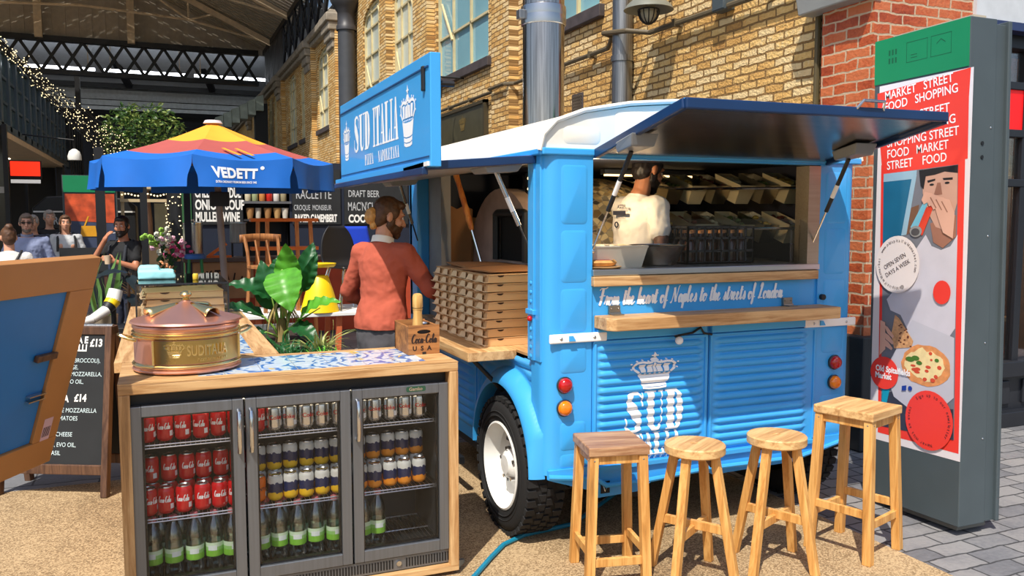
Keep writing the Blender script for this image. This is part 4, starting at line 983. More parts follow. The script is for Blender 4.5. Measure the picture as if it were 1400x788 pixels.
MB().box(1.76, 1.86, 3.86, 3.96, .97, 1.30).build('carton', M_WHITE, wc, smooth=0, bevel=.004); MB().box(1.755, 1.865, 3.855, 3.965, 1.30, 1.312).build('lid', M_WHITE, wc, smooth=0)
fs = thing('festoon_sign', 'dark marquee panel with small bulbs hanging under the van ceiling', 'light sign', (2.1, 4.7, 1.62))
MB().box(2.15, 2.17, 4.66, 4.90, 1.66, 1.93).build('panel', M_BLACK, fs, smooth=0)
g = MB()
for a in range(2):
    for k in range(4): g.ell((2.145, 4.72+.11*a, 1.70+.065*k), .011, nu=8, nv=6)
g.build('bulbs', plain('warm_small_bulb', C(255,220,150), .4, emit=4), fs)

# rear counter
zc = 1.40
t = thing('white_tub', 'white plastic tub with dough scraps on the rear counter', 'tub', (2.13, 3.78, zc))
MB().add([(2.0,3.70,zc),(2.27,3.70,zc),(2.27,3.92,zc),(2.0,3.92,zc),(1.975,3.68,zc+.105),(2.295,3.68,zc+.105),(2.295,3.94,zc+.105),(1.975,3.94,zc+.105)], [(0,3,2,1),(0,1,5,4),(1,2,6,5),(2,3,7,6),(3,0,4,7)]).build('basin', plain('white_plastic', C(242,232,212), .4), t, smooth=0, solid=.006)
r_ = MB(); r_.tube([(1.975,3.68,zc+.105),(2.295,3.68,zc+.105),(2.295,3.94,zc+.105),(1.975,3.94,zc+.105)], .007, 6, closed=True); r_.build('rim', plain('white_plastic', C(242,232,212), .4), t)
g = MB()
for k in range(7): g.ell((2.03+.035*k, 3.74+.02*(k%3), zc+.085+.01*(k%2)), (.04,.035,.02), nu=10, nv=6)
g.build('dough_scraps', plain('dough', C(226,206,166), .8, var=.2), t)
bw = thing('steel_bowl', 'stainless steel mixing bowl beside the white tub on the rear counter', 'bowl', (2.43, 3.78, zc))
MB().lathe([(.085,zc+.002),(.10,zc+.01),(.135,zc+.085),(.15,zc+.105),(.146,zc+.105),(.13,zc+.085),(.095,zc+.014),(0,zc+.012)], 32, (2.43,3.80,0)).build('bowl', metal('bowl_steel', (.5,.46,.42), .25), bw)
MB().lathe([(.15,zc+.104),(.157,zc+.106),(.15,zc+.109)], 32, (2.43,3.80,0)).build('rim', M_CHROME, bw)
pz = thing('pizza', 'tomato pizza on a round board at the left end of the rear counter', 'pizza', (2.0, 3.66, zc))
MB().lathe([(.11,zc),(.12,zc+.01),(0,zc+.012)], 24, (2.02,3.70,0)).build('board', M_OAK, pz)
MB().lathe([(.07,zc+.012),(.085,zc+.014),(.095,zc+.03),(.085,zc+.042),(.07,zc+.035),(0,zc+.033)], 24, (2.02,3.70,0)).build('crust', plain('baked_crust', C(206,150,84), .8, var=.35, scale=20), pz)
MB().lathe([(.0,zc+.042),(.06,zc+.041),(.072,zc+.036)], 24, (2.02,3.70,0)).build('topping', plain('tomato_topping', C(190,62,32), .5, var=.5, scale=30), pz)
# black wire crate full of bottles
cr = thing('black_crate', 'black plastic mesh crate on the rear counter beside the steel bowl', 'crate', (2.83, 3.9, zc))
b = MB(); X0, X1, Y0, Y1, H_ = 2.62, 3.06, 3.80, 4.06, .205
for z in (zc+.005, zc+.07, zc+.14, zc+H_-.006):
    b.box(X0,X1,Y0,Y0+.008,z-.006,z+.006); b.box(X0,X1,Y1-.008,Y1,z-.006,z+.006); b.box(X0,X0+.008,Y0,Y1,z-.006,z+.006); b.box(X1-.008,X1,Y0,Y1,z-.006,z+.006)
for k in range(9):
    x = X0+(X1-X0-.01)*k/8; b.box(x, x+.01, Y0, Y0+.008, zc, zc+H_); b.box(x, x+.01, Y1-.008, Y1, zc, zc+H_)
for k in range(5):
    y = Y0+(Y1-Y0-.01)*k/4; b.box(X0, X0+.008, y, y+.01, zc, zc+H_); b.box(X1-.008, X1, y, y+.01, zc, zc+H_)
b.build('crate_frame', plain('black_plastic', C(22,22,26), .4), cr, smooth=0)
MB().box(X0, X1, Y0, Y1, zc, zc+.008).build('crate_floor', M_BLACK, cr, smooth=0)
for k in range(6):
    for q in range(3):
        x, y = X0+.05+.068*k, Y0+.055+.075*q
        o = MB().lathe([(.03,zc+.01),(.032,zc+.02),(.032,zc+.11),(.012,zc+.15),(.012,zc+.175),(0,zc+.176)], 12, (x,y,0)).build('small_bottle', plain('dark_brown_glass', C(60,34,22), .12), None, smooth=40)
        tag(o, 'small dark bottle standing in the black mesh crate', 'bottle', 'bottles in the black crate')
        MB().lathe([(.014,zc+.165),(.014,zc+.182),(0,zc+.183)], 10, (x,y,0)).build('cap', plain('copper_cap', C(200,140,90), .3), o)
gs = MB().box(1.945, 3.25, 3.655, 3.661, 1.402, 1.645).build('glass_screen', M_GLASS, smooth=0); tag(gs, 'clear glass sneeze screen standing on the rear counter edge', 'glass screen')
# topping racks along the right-hand wall
M_CONT = plain('translucent_container', C(190,176,140), .35)
M_PAN = metal('gastro_steel', (.55,.49,.38), .28)
for lvl, (zr, nm) in enumerate(((1.60,'lower'),(1.83,'upper'))):
    ra = thing('topping_rack', nm+' steel rack of tilted food containers on the right inside the van', 'rack', (3.1, 4.3, zr))
    r_ = MB(); r_.tube([(2.82,4.62,zr+.03),(2.82,4.22,zr-.01),(3.30,3.82,zr-.01),(3.48,3.78,zr-.01)], .008, 6); r_.tube([(2.82,4.9,zr+.09),(3.49,4.9,zr+.09)], .008, 6); r_.tube([(2.82,4.62,zr+.03),(2.82,4.9,zr+.09)], .008, 6)
    r_.build('rail', M_CHROME, ra)
    MB().box(3.46, 3.50, 3.75, 4.9, zr-.02, zr+.02).build('wall_rail', M_STEELX, ra, smooth=0)
    for k in range(6):
        cx = 2.89+.105*k; cy = 4.44-.09*k
        nmx = ['first','second','third','fourth','fifth','sixth'][k]
        p = MB(); a = Matrix.Rotation(rad(18), 3, 'X'); cc = Vector((cx, cy, zr+.03))
        bt = [cc+a@Vector(v) for v in ((-.045,-.10,-.10),(.045,-.10,-.10),(.045,.10,-.10),(-.045,.10,-.10))]; tp = [cc+a@Vector(v) for v in ((-.056,-.13,.02),(.056,-.13,.02),(.056,.13,.02),(-.056,.13,.02))]
        p.add(bt+tp, [(0,3,2,1),(0,1,5,4),(1,2,6,5),(2,3,7,6),(3,0,4,7)])
        o = p.build('food_container', M_CONT if k % 2 else M_PAN, smooth=0, solid=.004); tag(o, nmx+' food container from the left on the '+nm+' rack in the van', 'container', nm+' rack containers')
        g = MB(); rr = random.Random(k+10*lvl)
        for _ in range(12): g.ell(cc+a@Vector((rr.uniform(-.03,.03), rr.uniform(-.09,.09), rr.uniform(-.02,.012))), (.018,.018,.012), nu=8, nv=5)
        g.build('topping', plain('topping_%d' % ((k+3*lvl) % 4), [C(226,190,90), C(120,60,40), C(196,186,150), C(96,110,50)][(k+3*lvl) % 4], .6, var=.3, scale=40), o)
yt = thing('steel_bench', 'steel work bench behind the black crate inside the van', 'bench', (3.1, 4.38, .44))
MB().box(2.88, 3.45, 4.08, 4.55, 1.36, 1.40).build('bench_top', M_STEELX, yt, smooth=0)
for x in (2.92, 3.40): MB().box(x-.03, x+.03, 4.4, 4.46, .44, 1.36).build('leg', M_STEEL, yt, smooth=0)
o = MB().box(2.90, 3.04, 4.12, 4.34, 1.402, 1.60).build('cream_tub', M_CONT, smooth=0, bevel=.012); tag(o, 'cream plastic tub standing on the steel bench beside the cook', 'tub')
MB().box(2.89, 3.05, 4.11, 4.35, 1.60, 1.612).build('lid', M_CONT, o, smooth=0)
# bare bulb under the hatch head
bb = thing('bare_bulb', 'small glowing bulb hanging inside the rear hatch', 'lamp', (2.10, 4.0, 1.86))
MB().cyl((2.10,4.0,1.96), (2.10,4.0,1.90), .006, n=8).build('cord', M_BLACK, bb); MB().ell((2.10,4.0,1.875), (.016,.016,.02)).build('bulb', plain('glowing_bulb', C(255,220,140), .3, emit=25), bb)
ld = bpy.data.lights.new('bulb_glow', 'POINT'); ld.energy = 14; ld.color = (1,.72,.42); ld.shadow_soft_size = .03
lo = bpy.data.objects.new('bulb_glow', ld); COL.objects.link(lo); lo.parent = bb; lo.location = (.0, -.02, -.03)
st = thing('ceiling_strip', 'slim warm strip lamp under the van ceiling above the racks', 'lamp', (2.95, 4.7, 1.95))
MB().box(2.6, 3.35, 4.68, 4.74, 1.925, 1.955).build('housing', M_STEELX, st, smooth=0); MB().box(2.62, 3.33, 4.69, 4.73, 1.915, 1.926).build('tube', plain('warm_tube', C(255,214,150), .4, emit=3.0), st, smooth=0)
# ------------------------------------------------------------------ wooden bar with the bottle fridge
bar = thing('bar_counter', 'oak bar counter with blue tiled top housing the glass-door fridge', 'counter', (.54, 3.85, 0))
CY0, CY1, CX0, CX1 = 3.58, 4.11, -.165, 1.24
b = MB()
b.box(CX0, CX1, CY0, CY1, .955, .995)
b.build('counter_top', M_OAK, bar, smooth=0, bevel=.004)
b = MB(); b.box(CX0, CX1, CY0, CY0+.07, .995, 1.0); b.box(CX0, CX1, CY1-.05, CY1, .995, 1.0); b.box(CX0, CX0+.30, CY0+.07, CY1-.05, .995, 1.0); b.box(CX1-.13, CX1, CY0+.07, CY1-.05, .995, 1.0)
b.build('top_border', M_OAK, bar, smooth=0)
def painted_tiles():
    m, t, b = new_mat('painted_tiles'); b.inputs['Roughness'].default_value = .12
    v = mapping(t)
    w = N(t, 'TexWave', Scale=3.8, Distortion=17.0, Detail=3.0); w.inputs['Detail Scale'].default_value = 1.6; t.links.new(v, w.inputs['Vector'])
    n = N(t, 'TexNoise', Scale=7.0, Detail=3.0, Distortion=1.5); t.links.new(v, n.inputs['Vector'])
    c1 = ramp(t, w.outputs['Fac'], [(.08, C(70,120,190)), (.22, C(140,184,222)), (.45, C(226,234,240)), (.8, C(206,220,230))])
    c2 = ramp(t, n.outputs[0], [(.60,(0,0,0)),(.66,(1,1,1))])
    mx = N(t, 'MixRGB'); t.links.new(c2, mx.inputs[0]); t.links.new(c1, mx.inputs[1]); mx.inputs[2].default_value = (*C(226,196,96), 1)
    br = N(t, 'TexBrick', Scale=1.0, offset=0.0); br.inputs['Brick Width'].default_value = .15; br.inputs['Row Height'].default_value = .15; br.inputs['Mortar Size'].default_value = .002
    t.links.new(v, br.inputs['Vector'])
    m2 = N(t, 'MixRGB'); t.links.new(br.outputs['Fac'], m2.inputs[0]); t.links.new(mx.outputs[0], m2.inputs[1]); m2.inputs[2].default_value = (*C(170,176,180), 1)
    t.links.new(m2.outputs[0], b.inputs['Base Color']); return m
M_TILES = painted_tiles()
MB().box(CX0+.30, CX1-.13, CY0+.07, CY1-.05, .994, .9985).build('tiled_inlay', M_TILES, bar, smooth=0)
for x0, x1 in ((CX0, CX0+.042), (CX1-.042, CX1)): MB().box(x0, x1, CY0, CY1, .045, .955).build('side_panel', M_OAKZ, bar, smooth=0, bevel=.003)
MB().box(CX0, CX1, CY0, CY1, .02, .05).build('bottom_board', M_OAK, bar, smooth=0, bevel=.003)
for x in (CX0+.08, CX1-.08):
    for y in (CY0+.06, CY1-.08):
        w = MB(); w.cyl((x-.012,y,.018), (x+.012,y,.018), .018, n=14); o = w.build('castor_wheel', M_RUBBER, bar)
        MB().box(x-.02, x+.02, y-.02, y+.02, .012, .022).build('castor_fork', M_GALV, o, smooth=0)
g = MB().prism([(0,.0),(.02,.0),(.055,.03),(.055,.045),(-.01,.045),(-.01,.02)], REAR(CX1-.012, CY0+.05, -.0), .02).build('castor_bracket', M_GALV, bar, smooth=0)

fr = thing('bottle_fridge', 'steel three-door glass back-bar fridge full of cans and bottles in the bar', 'fridge', (.54, 3.85, .05))
M_FBLK = plain('fridge_black', C(20,21,23), .45)
FX0, FX1, FY0, FY1, FZ0, FZ1 = -.122, 1.197, 3.655, 4.09, .052, .945
b = MB(); b.box(FX0, FX1, FY1-.02, FY1, FZ0, FZ1); b.box(FX0, FX0+.02, FY0, FY1, FZ0, FZ1); b.box(FX1-.02, FX1, FY0, FY1, FZ0, FZ1); b.box(FX0, FX1, FY0-.014, FY1, .8955, FZ1); b.box(FX0, FX1, FY0-.02, FY1, FZ0, .115)
b.build('cabinet', M_FBLK, fr, smooth=0)
b = MB(); b.box(FX0+.02, FX1-.02, FY1-.025, FY1-.02, .115, .905); b.box(FX0+.02, FX1-.02, FY0, FY1-.02, .115, .118); b.box(FX0+.02, FX0+.025, FY0, FY1-.02, .115, .905); b.box(FX1-.025, FX1-.02, FY0, FY1-.02, .115, .905)
b.build('inner_liner', plain('fridge_liner_grey', C(66,70,72), .4), fr, smooth=0)
M_DOORST = metal('fridge_door_steel', (.22,.235,.26), .42, 'z')
M_DOORST.node_tree.nodes['Principled BSDF'].inputs['Metallic'].default_value = .75
doors = ((-.128, .304, 'right'), (.312, .750, 'left'), (.758, 1.197, 'left'))
for i, (x0, x1, side) in enumerate(doors):
    d = MB(); y0, y1, z0, z1 = FY0-.058, FY0-.018, .122, .903; w_ = .044
    d.box(x0, x0+w_, y0, y1, z0, z1); d.box(x1-w_, x1, y0, y1, z0, z1); d.box(x0+w_, x1-w_, y0, y1, z1-w_, z1); d.box(x0+w_, x1-w_, y0, y1, z0, z0+.052)
    o = d.build('door', M_DOORST, fr, smooth=0, bevel=.003)
    MB().box(x0+w_, x1-w_, y0+.012, y0+.016, z0+.052, z1-w_).build('door_pane', M_GLASS, o, smooth=0)
    g = MB(); a, c_ = x0+w_, x1-w_
    for bx_ in ((a-.004,a+.008,z0+.05,z1-w_),(c_-.008,c_+.004,z0+.05,z1-w_),(a,c_,z1-w_-.008,z1-w_+.003),(a,c_,z0+.049,z0+.060)): g.box(bx_[0], bx_[1], y0+.02, y1+.004, bx_[2], bx_[3])
    g.build('gasket', M_FBLK, o, smooth=0)
    hx = x1-.020 if side == 'right' else x0+.020
    MB().tube([(hx,y0+.002,.855),(hx,y0-.022,.85),(hx,y0-.032,.82),(hx,y0-.032,.715),(hx,y0-.022,.685),(hx,y0+.002,.68)], .0095, 10).build('handle', M_CHROME, o)
b_ = MB().prism(rrect(-.045,.045,-.012,.012,.008), REAR(1.045, FY0-.0585, .885), .003).build('maker_badge', plain('badge_green', C(44,84,64), .3), fr, smooth=0)
mb_text(MB(), 'Gamko', .021, REAR(1.013, FY0-.0592, .8785), weight=.0006).build('badge_lettering', M_CHROME, b_, smooth=0)
g = MB(); g.box(FX0+.02, FX1, FY0-.045, FY0-.02, .056, .116); g.build('grille_panel', M_DOORST, fr, smooth=0)
g = MB()
for k in range(96):
    x = FX0+.06+.0132*k
    if abs(x-.96) > .03: g.box(x, x+.006, FY0-.0475, FY0-.044, .066, .106)
g.build('vent_grille', M_FBLK, fr, smooth=0)
MB().cyl((.96,FY0-.052,.088), (.96,FY0-.044,.088), .012, n=16).build('lock', M_CHROME, fr)
M_WIRE = metal('shelf_wire', (.7,.7,.7), .3)
SH = (.728, .418, .150)
for x0, x1, _ in doors:
    for z in SH:
        g = MB(); a, c_ = x0+.01, x1-.01
        for y in (FY0+.015, FY0+.2, FY1-.05): g.tube([(a,y,z-.004),(c_,y,z-.004)], .0035, 6)
        g.tube([(a,FY0+.015,z-.016),(c_,FY0+.015,z-.016)], .003, 6)
        for k in range(22): x = a+(c_-a)*k/21; g.tube([(x,FY0+.012,z-.012),(x,FY0+.016,z-.0015),(x,FY1-.05,z-.0015)], .0016, 4)
        g.build('wire_shelf', M_WIRE, fr)
MB().box(FX0+.06, FX1-.06, FY0+.02, FY0+.035, .886, .898).build('lamp_tube', plain('fridge_lamp', C(255,236,200), .4, emit=6.0), fr, smooth=0)

# drinks: one of each kind, then copies
def two_tone(name, zlo, c_lo, c_hi, splash=None, metalness=0.0, z0=.0, mid=None):
    m, t, b = new_mat(name); b.inputs['Roughness'].default_value = .28; b.inputs['Metallic'].default_value = metalness
    tc = N(t, 'TexCoord'); sp = N(t, 'SeparateXYZ'); t.links.new(tc.outputs['Object'], sp.inputs[0])
    n = N(t, 'TexNoise', Scale=30.0, Detail=2.0); t.links.new(tc.outputs['Object'], n.inputs['Vector'])
    a = N(t, 'Math', operation='MULTIPLY_ADD'); a.inputs[1].default_value = .045 if splash else .0; t.links.new(n.outputs[0], a.inputs[0]); t.links.new(sp.outputs['Z'], a.inputs[2])
    d = N(t, 'Math', operation='MULTIPLY'); d.inputs[1].default_value = 1/.125; t.links.new(a.outputs[0], d.inputs[0])
    st = [(0.0, c_lo), (zlo, c_lo), (zlo+.01, mid or c_hi), (.79 if splash else .66, mid or c_hi), (.80 if splash else .67, c_hi), (1, c_hi)]
    r = N(t, 'ValToRGB'); e = r.color_ramp.elements; r.color_ramp.interpolation = 'CONSTANT'
    while len(e) < len(st): e.new(.5)
    for i, (p, c_) in enumerate(st): e[i].position = p; e[i].color = (*c_, 1)
    t.links.new(d.outputs[0], r.inputs[0]); t.links.new(r.outputs[0], b.inputs['Base Color']); return m
M_CANR = plain('red_can', C(206,14,26), .25, var=.06, coat=.3)
M_CANS = metal('silver_can', (.72,.72,.72), .22)
M_CANY = two_tone('lemon_can', .44, C(242,196,40), C(214,216,210), True, mid=C(26,40,84))
M_CANO = two_tone('orange_can', .44, C(240,150,40), C(214,216,210), True, mid=C(26,40,84))
M_CANF = plain('bright_orange_can', C(244,120,20), .25, var=.06)
M_LID = metal('can_lid', (.75,.75,.74), .25)
def make_can(name, mat, script, lab):
    o = thing(name, 'can', 'can', (0,0,0), local=True)
    p = [(.022,0),(.026,.002),(.0325,.012),(.033,.02),(.033,.096),(.031,.103),(.0265,.110)]
    b_ = MB().lathe(p, 22); b_.build('can_body', mat, o)
    l = MB().lathe([(.0265,.109),(.0272,.112),(.0262,.114),(.0245,.1115),(.023,.1095),(0,.1095)], 22); l.build('lid', M_LID, o)
    MB().box(-.006,.006,-.012,.008,.1098,.1112).build('ring_pull', M_LID, o, smooth=0)
    if script:
        m = MB(); R_ = .0334; tmp = MB()
        if script == 'script': mb_script(tmp, 'Coca-Cola', .028, Matrix.Identity(4), w=.12, fit=.052)
        else: mb_text(tmp, script[1], script[2], Matrix.Identity(4), weight=.0006)
        xs = [v[0] for v in tmp.v]; cx = (min(xs)+max(xs))/2
        m.add([(R_*sin((v[0]-cx)/R_), -R_*cos((v[0]-cx)/R_), .052+v[1]) for v in tmp.v], tmp.f)
        m.build('lettering', M_LETTER if script == 'script' else script[0], o, smooth=0)
        w = MB(); w.grid(lambda u, v: (R_*sin(.7+.5*u), -R_*cos(.7+.5*u), .022+.022*v), 3, 1); w.build('white_panel', M_LETTER, o, smooth=0)
    return o
def make_bottle():
    o = thing('water_bottle', 'bottle', 'bottle', (0,0,0), local=True)
    p = [(.026,0),(.031,.006),(.032,.02),(.030,.035),(.032,.045),(.032,.105),(.0305,.112),(.032,.12),(.031,.14),(.024,.168),(.0145,.188),(.0125,.195),(.0125,.206)]
    MB().lathe(p, 20).build('bottle_body', glass('bottle_plastic', (.90,.96,.95), .5, .06), o)
    MB().lathe([(.027,.004),(.029,.01),(.029,.13),(0,.131)], 14).build('water', glass('water_fill', (.92,.97,.97), .25, .05), o)
    l = MB().lathe([(.0326,.05),(.0326,.10)], 20).build('label_sleeve', two_tone('bottle_label', .56, C(130,196,66), C(206,232,200), None, mid=C(150,206,120)), o)
    g = MB(); g.grid(lambda u, v: (.0332*sin(-.5+1.0*u), -.0332*cos(-.5+1.0*u), .072+.018*v), 4, 1); g.build('label_print', plain('label_print_white', C(232,244,240), .5), l, smooth=0)
    MB().lathe([(.0142,.196),(.0142,.212),(.0125,.214),(0,.214)], 16).build('cap', plain('pink_cap', C(226,130,140), .45), o)
    return o
protos = {}
used_proto = set()
def drink(kind, x, y, z, label, group):
    if kind not in protos:
        if kind == 'bottle': protos[kind] = make_bottle()
        else:
            mt, sc_ = {'red': (M_CANR, 'script'), 'silver': (M_CANS, (M_CANR, 'Coke', .026)), 'lemon': (M_CANY, None), 'orange': (M_CANO, None), 'bright': (M_CANF, (M_NAVY, 'FANTA', .018))}[kind]
            protos[kind] = make_can(kind+'_drink_can' if kind not in ('lemon','orange','bright') else {'lemon':'lemon_soda_can','orange':'orange_soda_can','bright':'bright_orange_can'}[kind], mt, sc_, '')
    o = protos[kind] if kind not in used_proto else copy_tree(protos[kind])
    used_proto.add(kind); o.location = (x, y, z); o.rotation_euler = (0, 0, rnd.uniform(-.45, .45)); o.scale = (1.14, 1.14, 1.2) if kind == 'bottle' else (1, 1, 1); o['label'] = label; o['category'] = 'bottle' if kind == 'bottle' else 'can'; o['group'] = group
ORD = ['first','second','third','fourth','fifth','sixth','seventh','eighth','ninth']
HC = .1145
KN = {'red':'red cola can','silver':'silver cola can','lemon':'lemon soda can','orange':'orange soda can','bright':'bright orange soda can'}
def can_row(kinds, x0, dx, y, z, where, grp):
    for i, k in enumerate(kinds):
        drink(k, x0+dx*i+rnd.uniform(-.003,.003), y+rnd.uniform(-.006,.006), z, '%s, %s from left, %s' % (KN[k], ORD[i], where), grp)
yf, yb_ = FY0+.075, FY0+.155
for di, (x0, dn) in enumerate(((-.066,'left fridge door'), (.372,'middle fridge door'), (.818,'right fridge door'))):
    n = 6 if di < 2 else 5; dx = .0695
    top = ['red']*6 if di == 0 else (['red','silver','silver','silver','silver','silver'] if di == 1 else ['silver']*5)
    can_row(top[:n], x0, dx, yf, SH[0], 'top shelf behind the '+dn, 'cans on the top shelf')
    mid = ['red']*6 if di == 0 else (['bright']+['lemon']*5 if di == 1 else ['orange']*5)
    bk = ['red']*6 if di == 0 else (['lemon']*6 if di == 1 else ['orange']*5)
    can_row(mid, x0-.004, dx, yf, SH[1], 'front row behind the '+dn, 'cans in the front row of the middle shelf')
    can_row(bk, x0+.008, dx, yb_, SH[1], 'lower back row behind the '+dn, 'cans in the lower back row')
    can_row(bk, x0+.008, dx, yb_, SH[1]+HC, 'upper back row behind the '+dn, 'cans in the upper back row')
for di, (x0, nfr, nbk, dn) in enumerate(((-.062, 5, 5, 'left fridge door'), (.375, 5, 5, 'middle fridge door'), (.825, 2, 0, 'right fridge door'))):
    for i in range(nfr): drink('bottle', x0+.080*i*(1 if di < 2 else .8)+rnd.uniform(-.005,.005), yf+rnd.uniform(-.012,.012), SH[2], 'water bottle, %s from left, bottom front row behind the %s' % (ORD[i], dn), 'water bottles on the fridge bottom shelf')
    for i in range(nbk): drink('bottle', x0+.032+.078*i, yf+.085+rnd.uniform(-.008,.008), SH[2], 'water bottle, %s from left, bottom back row behind the %s' % (ORD[i], dn), 'water bottles on the fridge bottom shelf')

# second run of the bar going back
b2 = thing('bar_return', 'oak bar counter running back from the fridge bar behind the copper pot', 'counter', (.17, 5.05, 0))
bx0, bx1, by0_, by1_ = -.20, .52, 4.13, 6.75
b = MB(); b.box(bx0, bx1, by0_, by1_, .955, .994); b.box(bx0, bx0+.17, by0_, by1_, .994, 1.0); b.box(bx1-.11, bx1, by0_, by1_, .994, 1.0); b.box(bx0+.17, bx1-.11, by0_, by0_+.06, .994, 1.0); b.build('counter_top', M_OAKY, b2, smooth=0)
MB().box(bx0+.17, bx1-.11, by0_+.06, by1_, .993, .998).build('tiled_inlay', M_TILES, b2, smooth=0)
MB().box(bx0+.02, bx1-.02, by0_+.02, by1_-.02, .04, .955).build('counter_body', M_OAKZ, b2, smooth=0)
MB().box(bx0+.06, bx1-.06, by0_+.06, by1_-.06, 0, .04).build('plinth', M_BLACK, b2, smooth=0)

# ------------------------------------------------------------------ copper and brass pot
M_COPPER = metal('copper', (.88,.43,.32), .30)
M_COPPER.node_tree.nodes['Principled BSDF'].inputs['Metallic'].default_value = .8
M_BRASS = metal('brass', (.95,.74,.34), .24)
px_, py_ = .103, 3.895; R = .213
pot = thing('copper_pot', 'large round copper and brass pot with conical lid on the bar', 'pot', (px_, py_, 1.0))
MB().lathe([(R-.01,1.0),(R,1.008),(R,1.19),(R-.005,1.195),(R-.005,1.012),(0,1.01)], 56, (px_,py_,0)).build('pot_body', M_COPPER, pot)
def ring(z0, z1, rr, nm, mt):
    n = 5; P = [(R-.001, z0)]+[(R+rr*sin(pi*k/n), z0+(z1-z0)*k/n) for k in range(1, n)]+[(R-.001, z1)]
    return MB().lathe(P, 56, (px_,py_,0)).build(nm, mt, pot)
ring(1.004,1.022,.010,'foot_ring',M_COPPER); ring(1.024,1.045,.010,'brass_ring',M_BRASS); ring(1.147,1.163,.010,'brass_ring',M_BRASS); ring(1.165,1.178,.008,'brass_ring',M_BRASS); ring(1.180,1.206,.006,'copper_rim',M_COPPER)
def around(name, tmp, mt, ang0, zc_, rr, parent, ext=.003):
    m = MB(); vs = []
    for v in tmp.v: a = ang0+v[0]/rr; vs.append((px_+rr*cos(a), py_+rr*sin(a), zc_+v[1]))
    m.add(vs, tmp.f); return m.build(name, mt, parent, smooth=0, solid=ext)
a0 = rad(-122)
g = MB(); g.grid(lambda u, v: (px_+(R+.004)*cos(a0-.12+1.95*u), py_+(R+.004)*sin(a0-.12+1.95*u), 1.048+.097*v), 40, 1)
pl_ = g.build('brass_plate', metal('plate_brass', (.62,.45,.17), .28), pot)
for aa in (a0-.12, a0+1.83):
    MB().beam((px_+(R+.006)*cos(aa), py_+(R+.006)*sin(aa), 1.046), (px_+(R+.006)*cos(aa), py_+(R+.006)*sin(aa), 1.146), .008, .008).build('plate_edge', M_BRASS, pl_, smooth=0)
tmp = MB(); mb_text(tmp, 'SUDITALIA', .062, Matrix.Identity(4), sx=.58, weight=.0012)
around('raised_lettering', tmp, M_BRASS, a0+.52, 1.082, R+.007, pl_, .006)
tmp = MB(); mb_crown(tmp, .045, .065, .085, .07, Matrix.Translation((0,-.055,0)))
around('raised_crown', tmp, M_BRASS, a0+.10, 1.068, R+.007, pl_, .006)
tmp = MB(); mb_text(tmp, 'PIZZA NAPOLETANA', .018, Matrix.Identity(4), sx=.8)
around('small_lettering', tmp, M_BRASS, a0+.7, 1.058, R+.006, pl_, .003)
lid = MB().lathe([(R+.008,1.204),(R+.016,1.208),(R+.012,1.216),(R-.02,1.226),(R-.04,1.230),(.04,1.282),(.02,1.290),(.016,1.296),(0,1.297)], 56, (px_,py_,0)).build('lid', M_COPPER, pot)
MB().lathe([(.012,1.293),(.02,1.298),(.012,1.304),(.012,1.307),(.022,1.313),(.025,1.320),(.020,1.329),(.008,1.335),(0,1.336)], 20, (px_,py_,0)).build('knob', M_BRASS, lid)
for a in (rad(-160), rad(-52), rad(60)):                          # three brass vents on the cone
    d = Vector((cos(a), sin(a), 0)); n_ = Vector((0,0,1)); P0 = Vector((px_,py_,1.284))+d*.035; P1 = Vector((px_,py_,1.240))+d*.165
    sl = (P1-P0).normalized(); up = sl.cross(Vector((-d.y,d.x,0))); up = up if up.z > 0 else -up; sd2 = sl.cross(up)
    g = MB(); g.grid(lambda u, v: tuple(P0.lerp(P1, v)+sd2*(.036*(v*.75+.25))*cos(pi*u)+up*(.036*(v*.8+.2))*sin(pi*u)-up*.004), 10, 6)
    g.build('lid_vent', M_BRASS, lid, smooth=60, solid=.002)
for sg in (-1, 1):
    ax = Vector((cos(rad(190 if sg < 0 else 10)), sin(rad(190 if sg < 0 else 10)), 0)); tx = Vector((-ax.y, ax.x, 0)); c_ = Vector((px_,py_,1.14))+ax*R
    MB().tube([c_+tx*-.05, c_+tx*-.05+ax*.03+Vector((0,0,.01)), c_+tx*-.03+ax*.055+Vector((0,0,.022)), c_+tx*.03+ax*.055+Vector((0,0,.022)), c_+tx*.05+ax*.03+Vector((0,0,.01)), c_+tx*.05], .007, 8).build('handle', M_BRASS, pot)

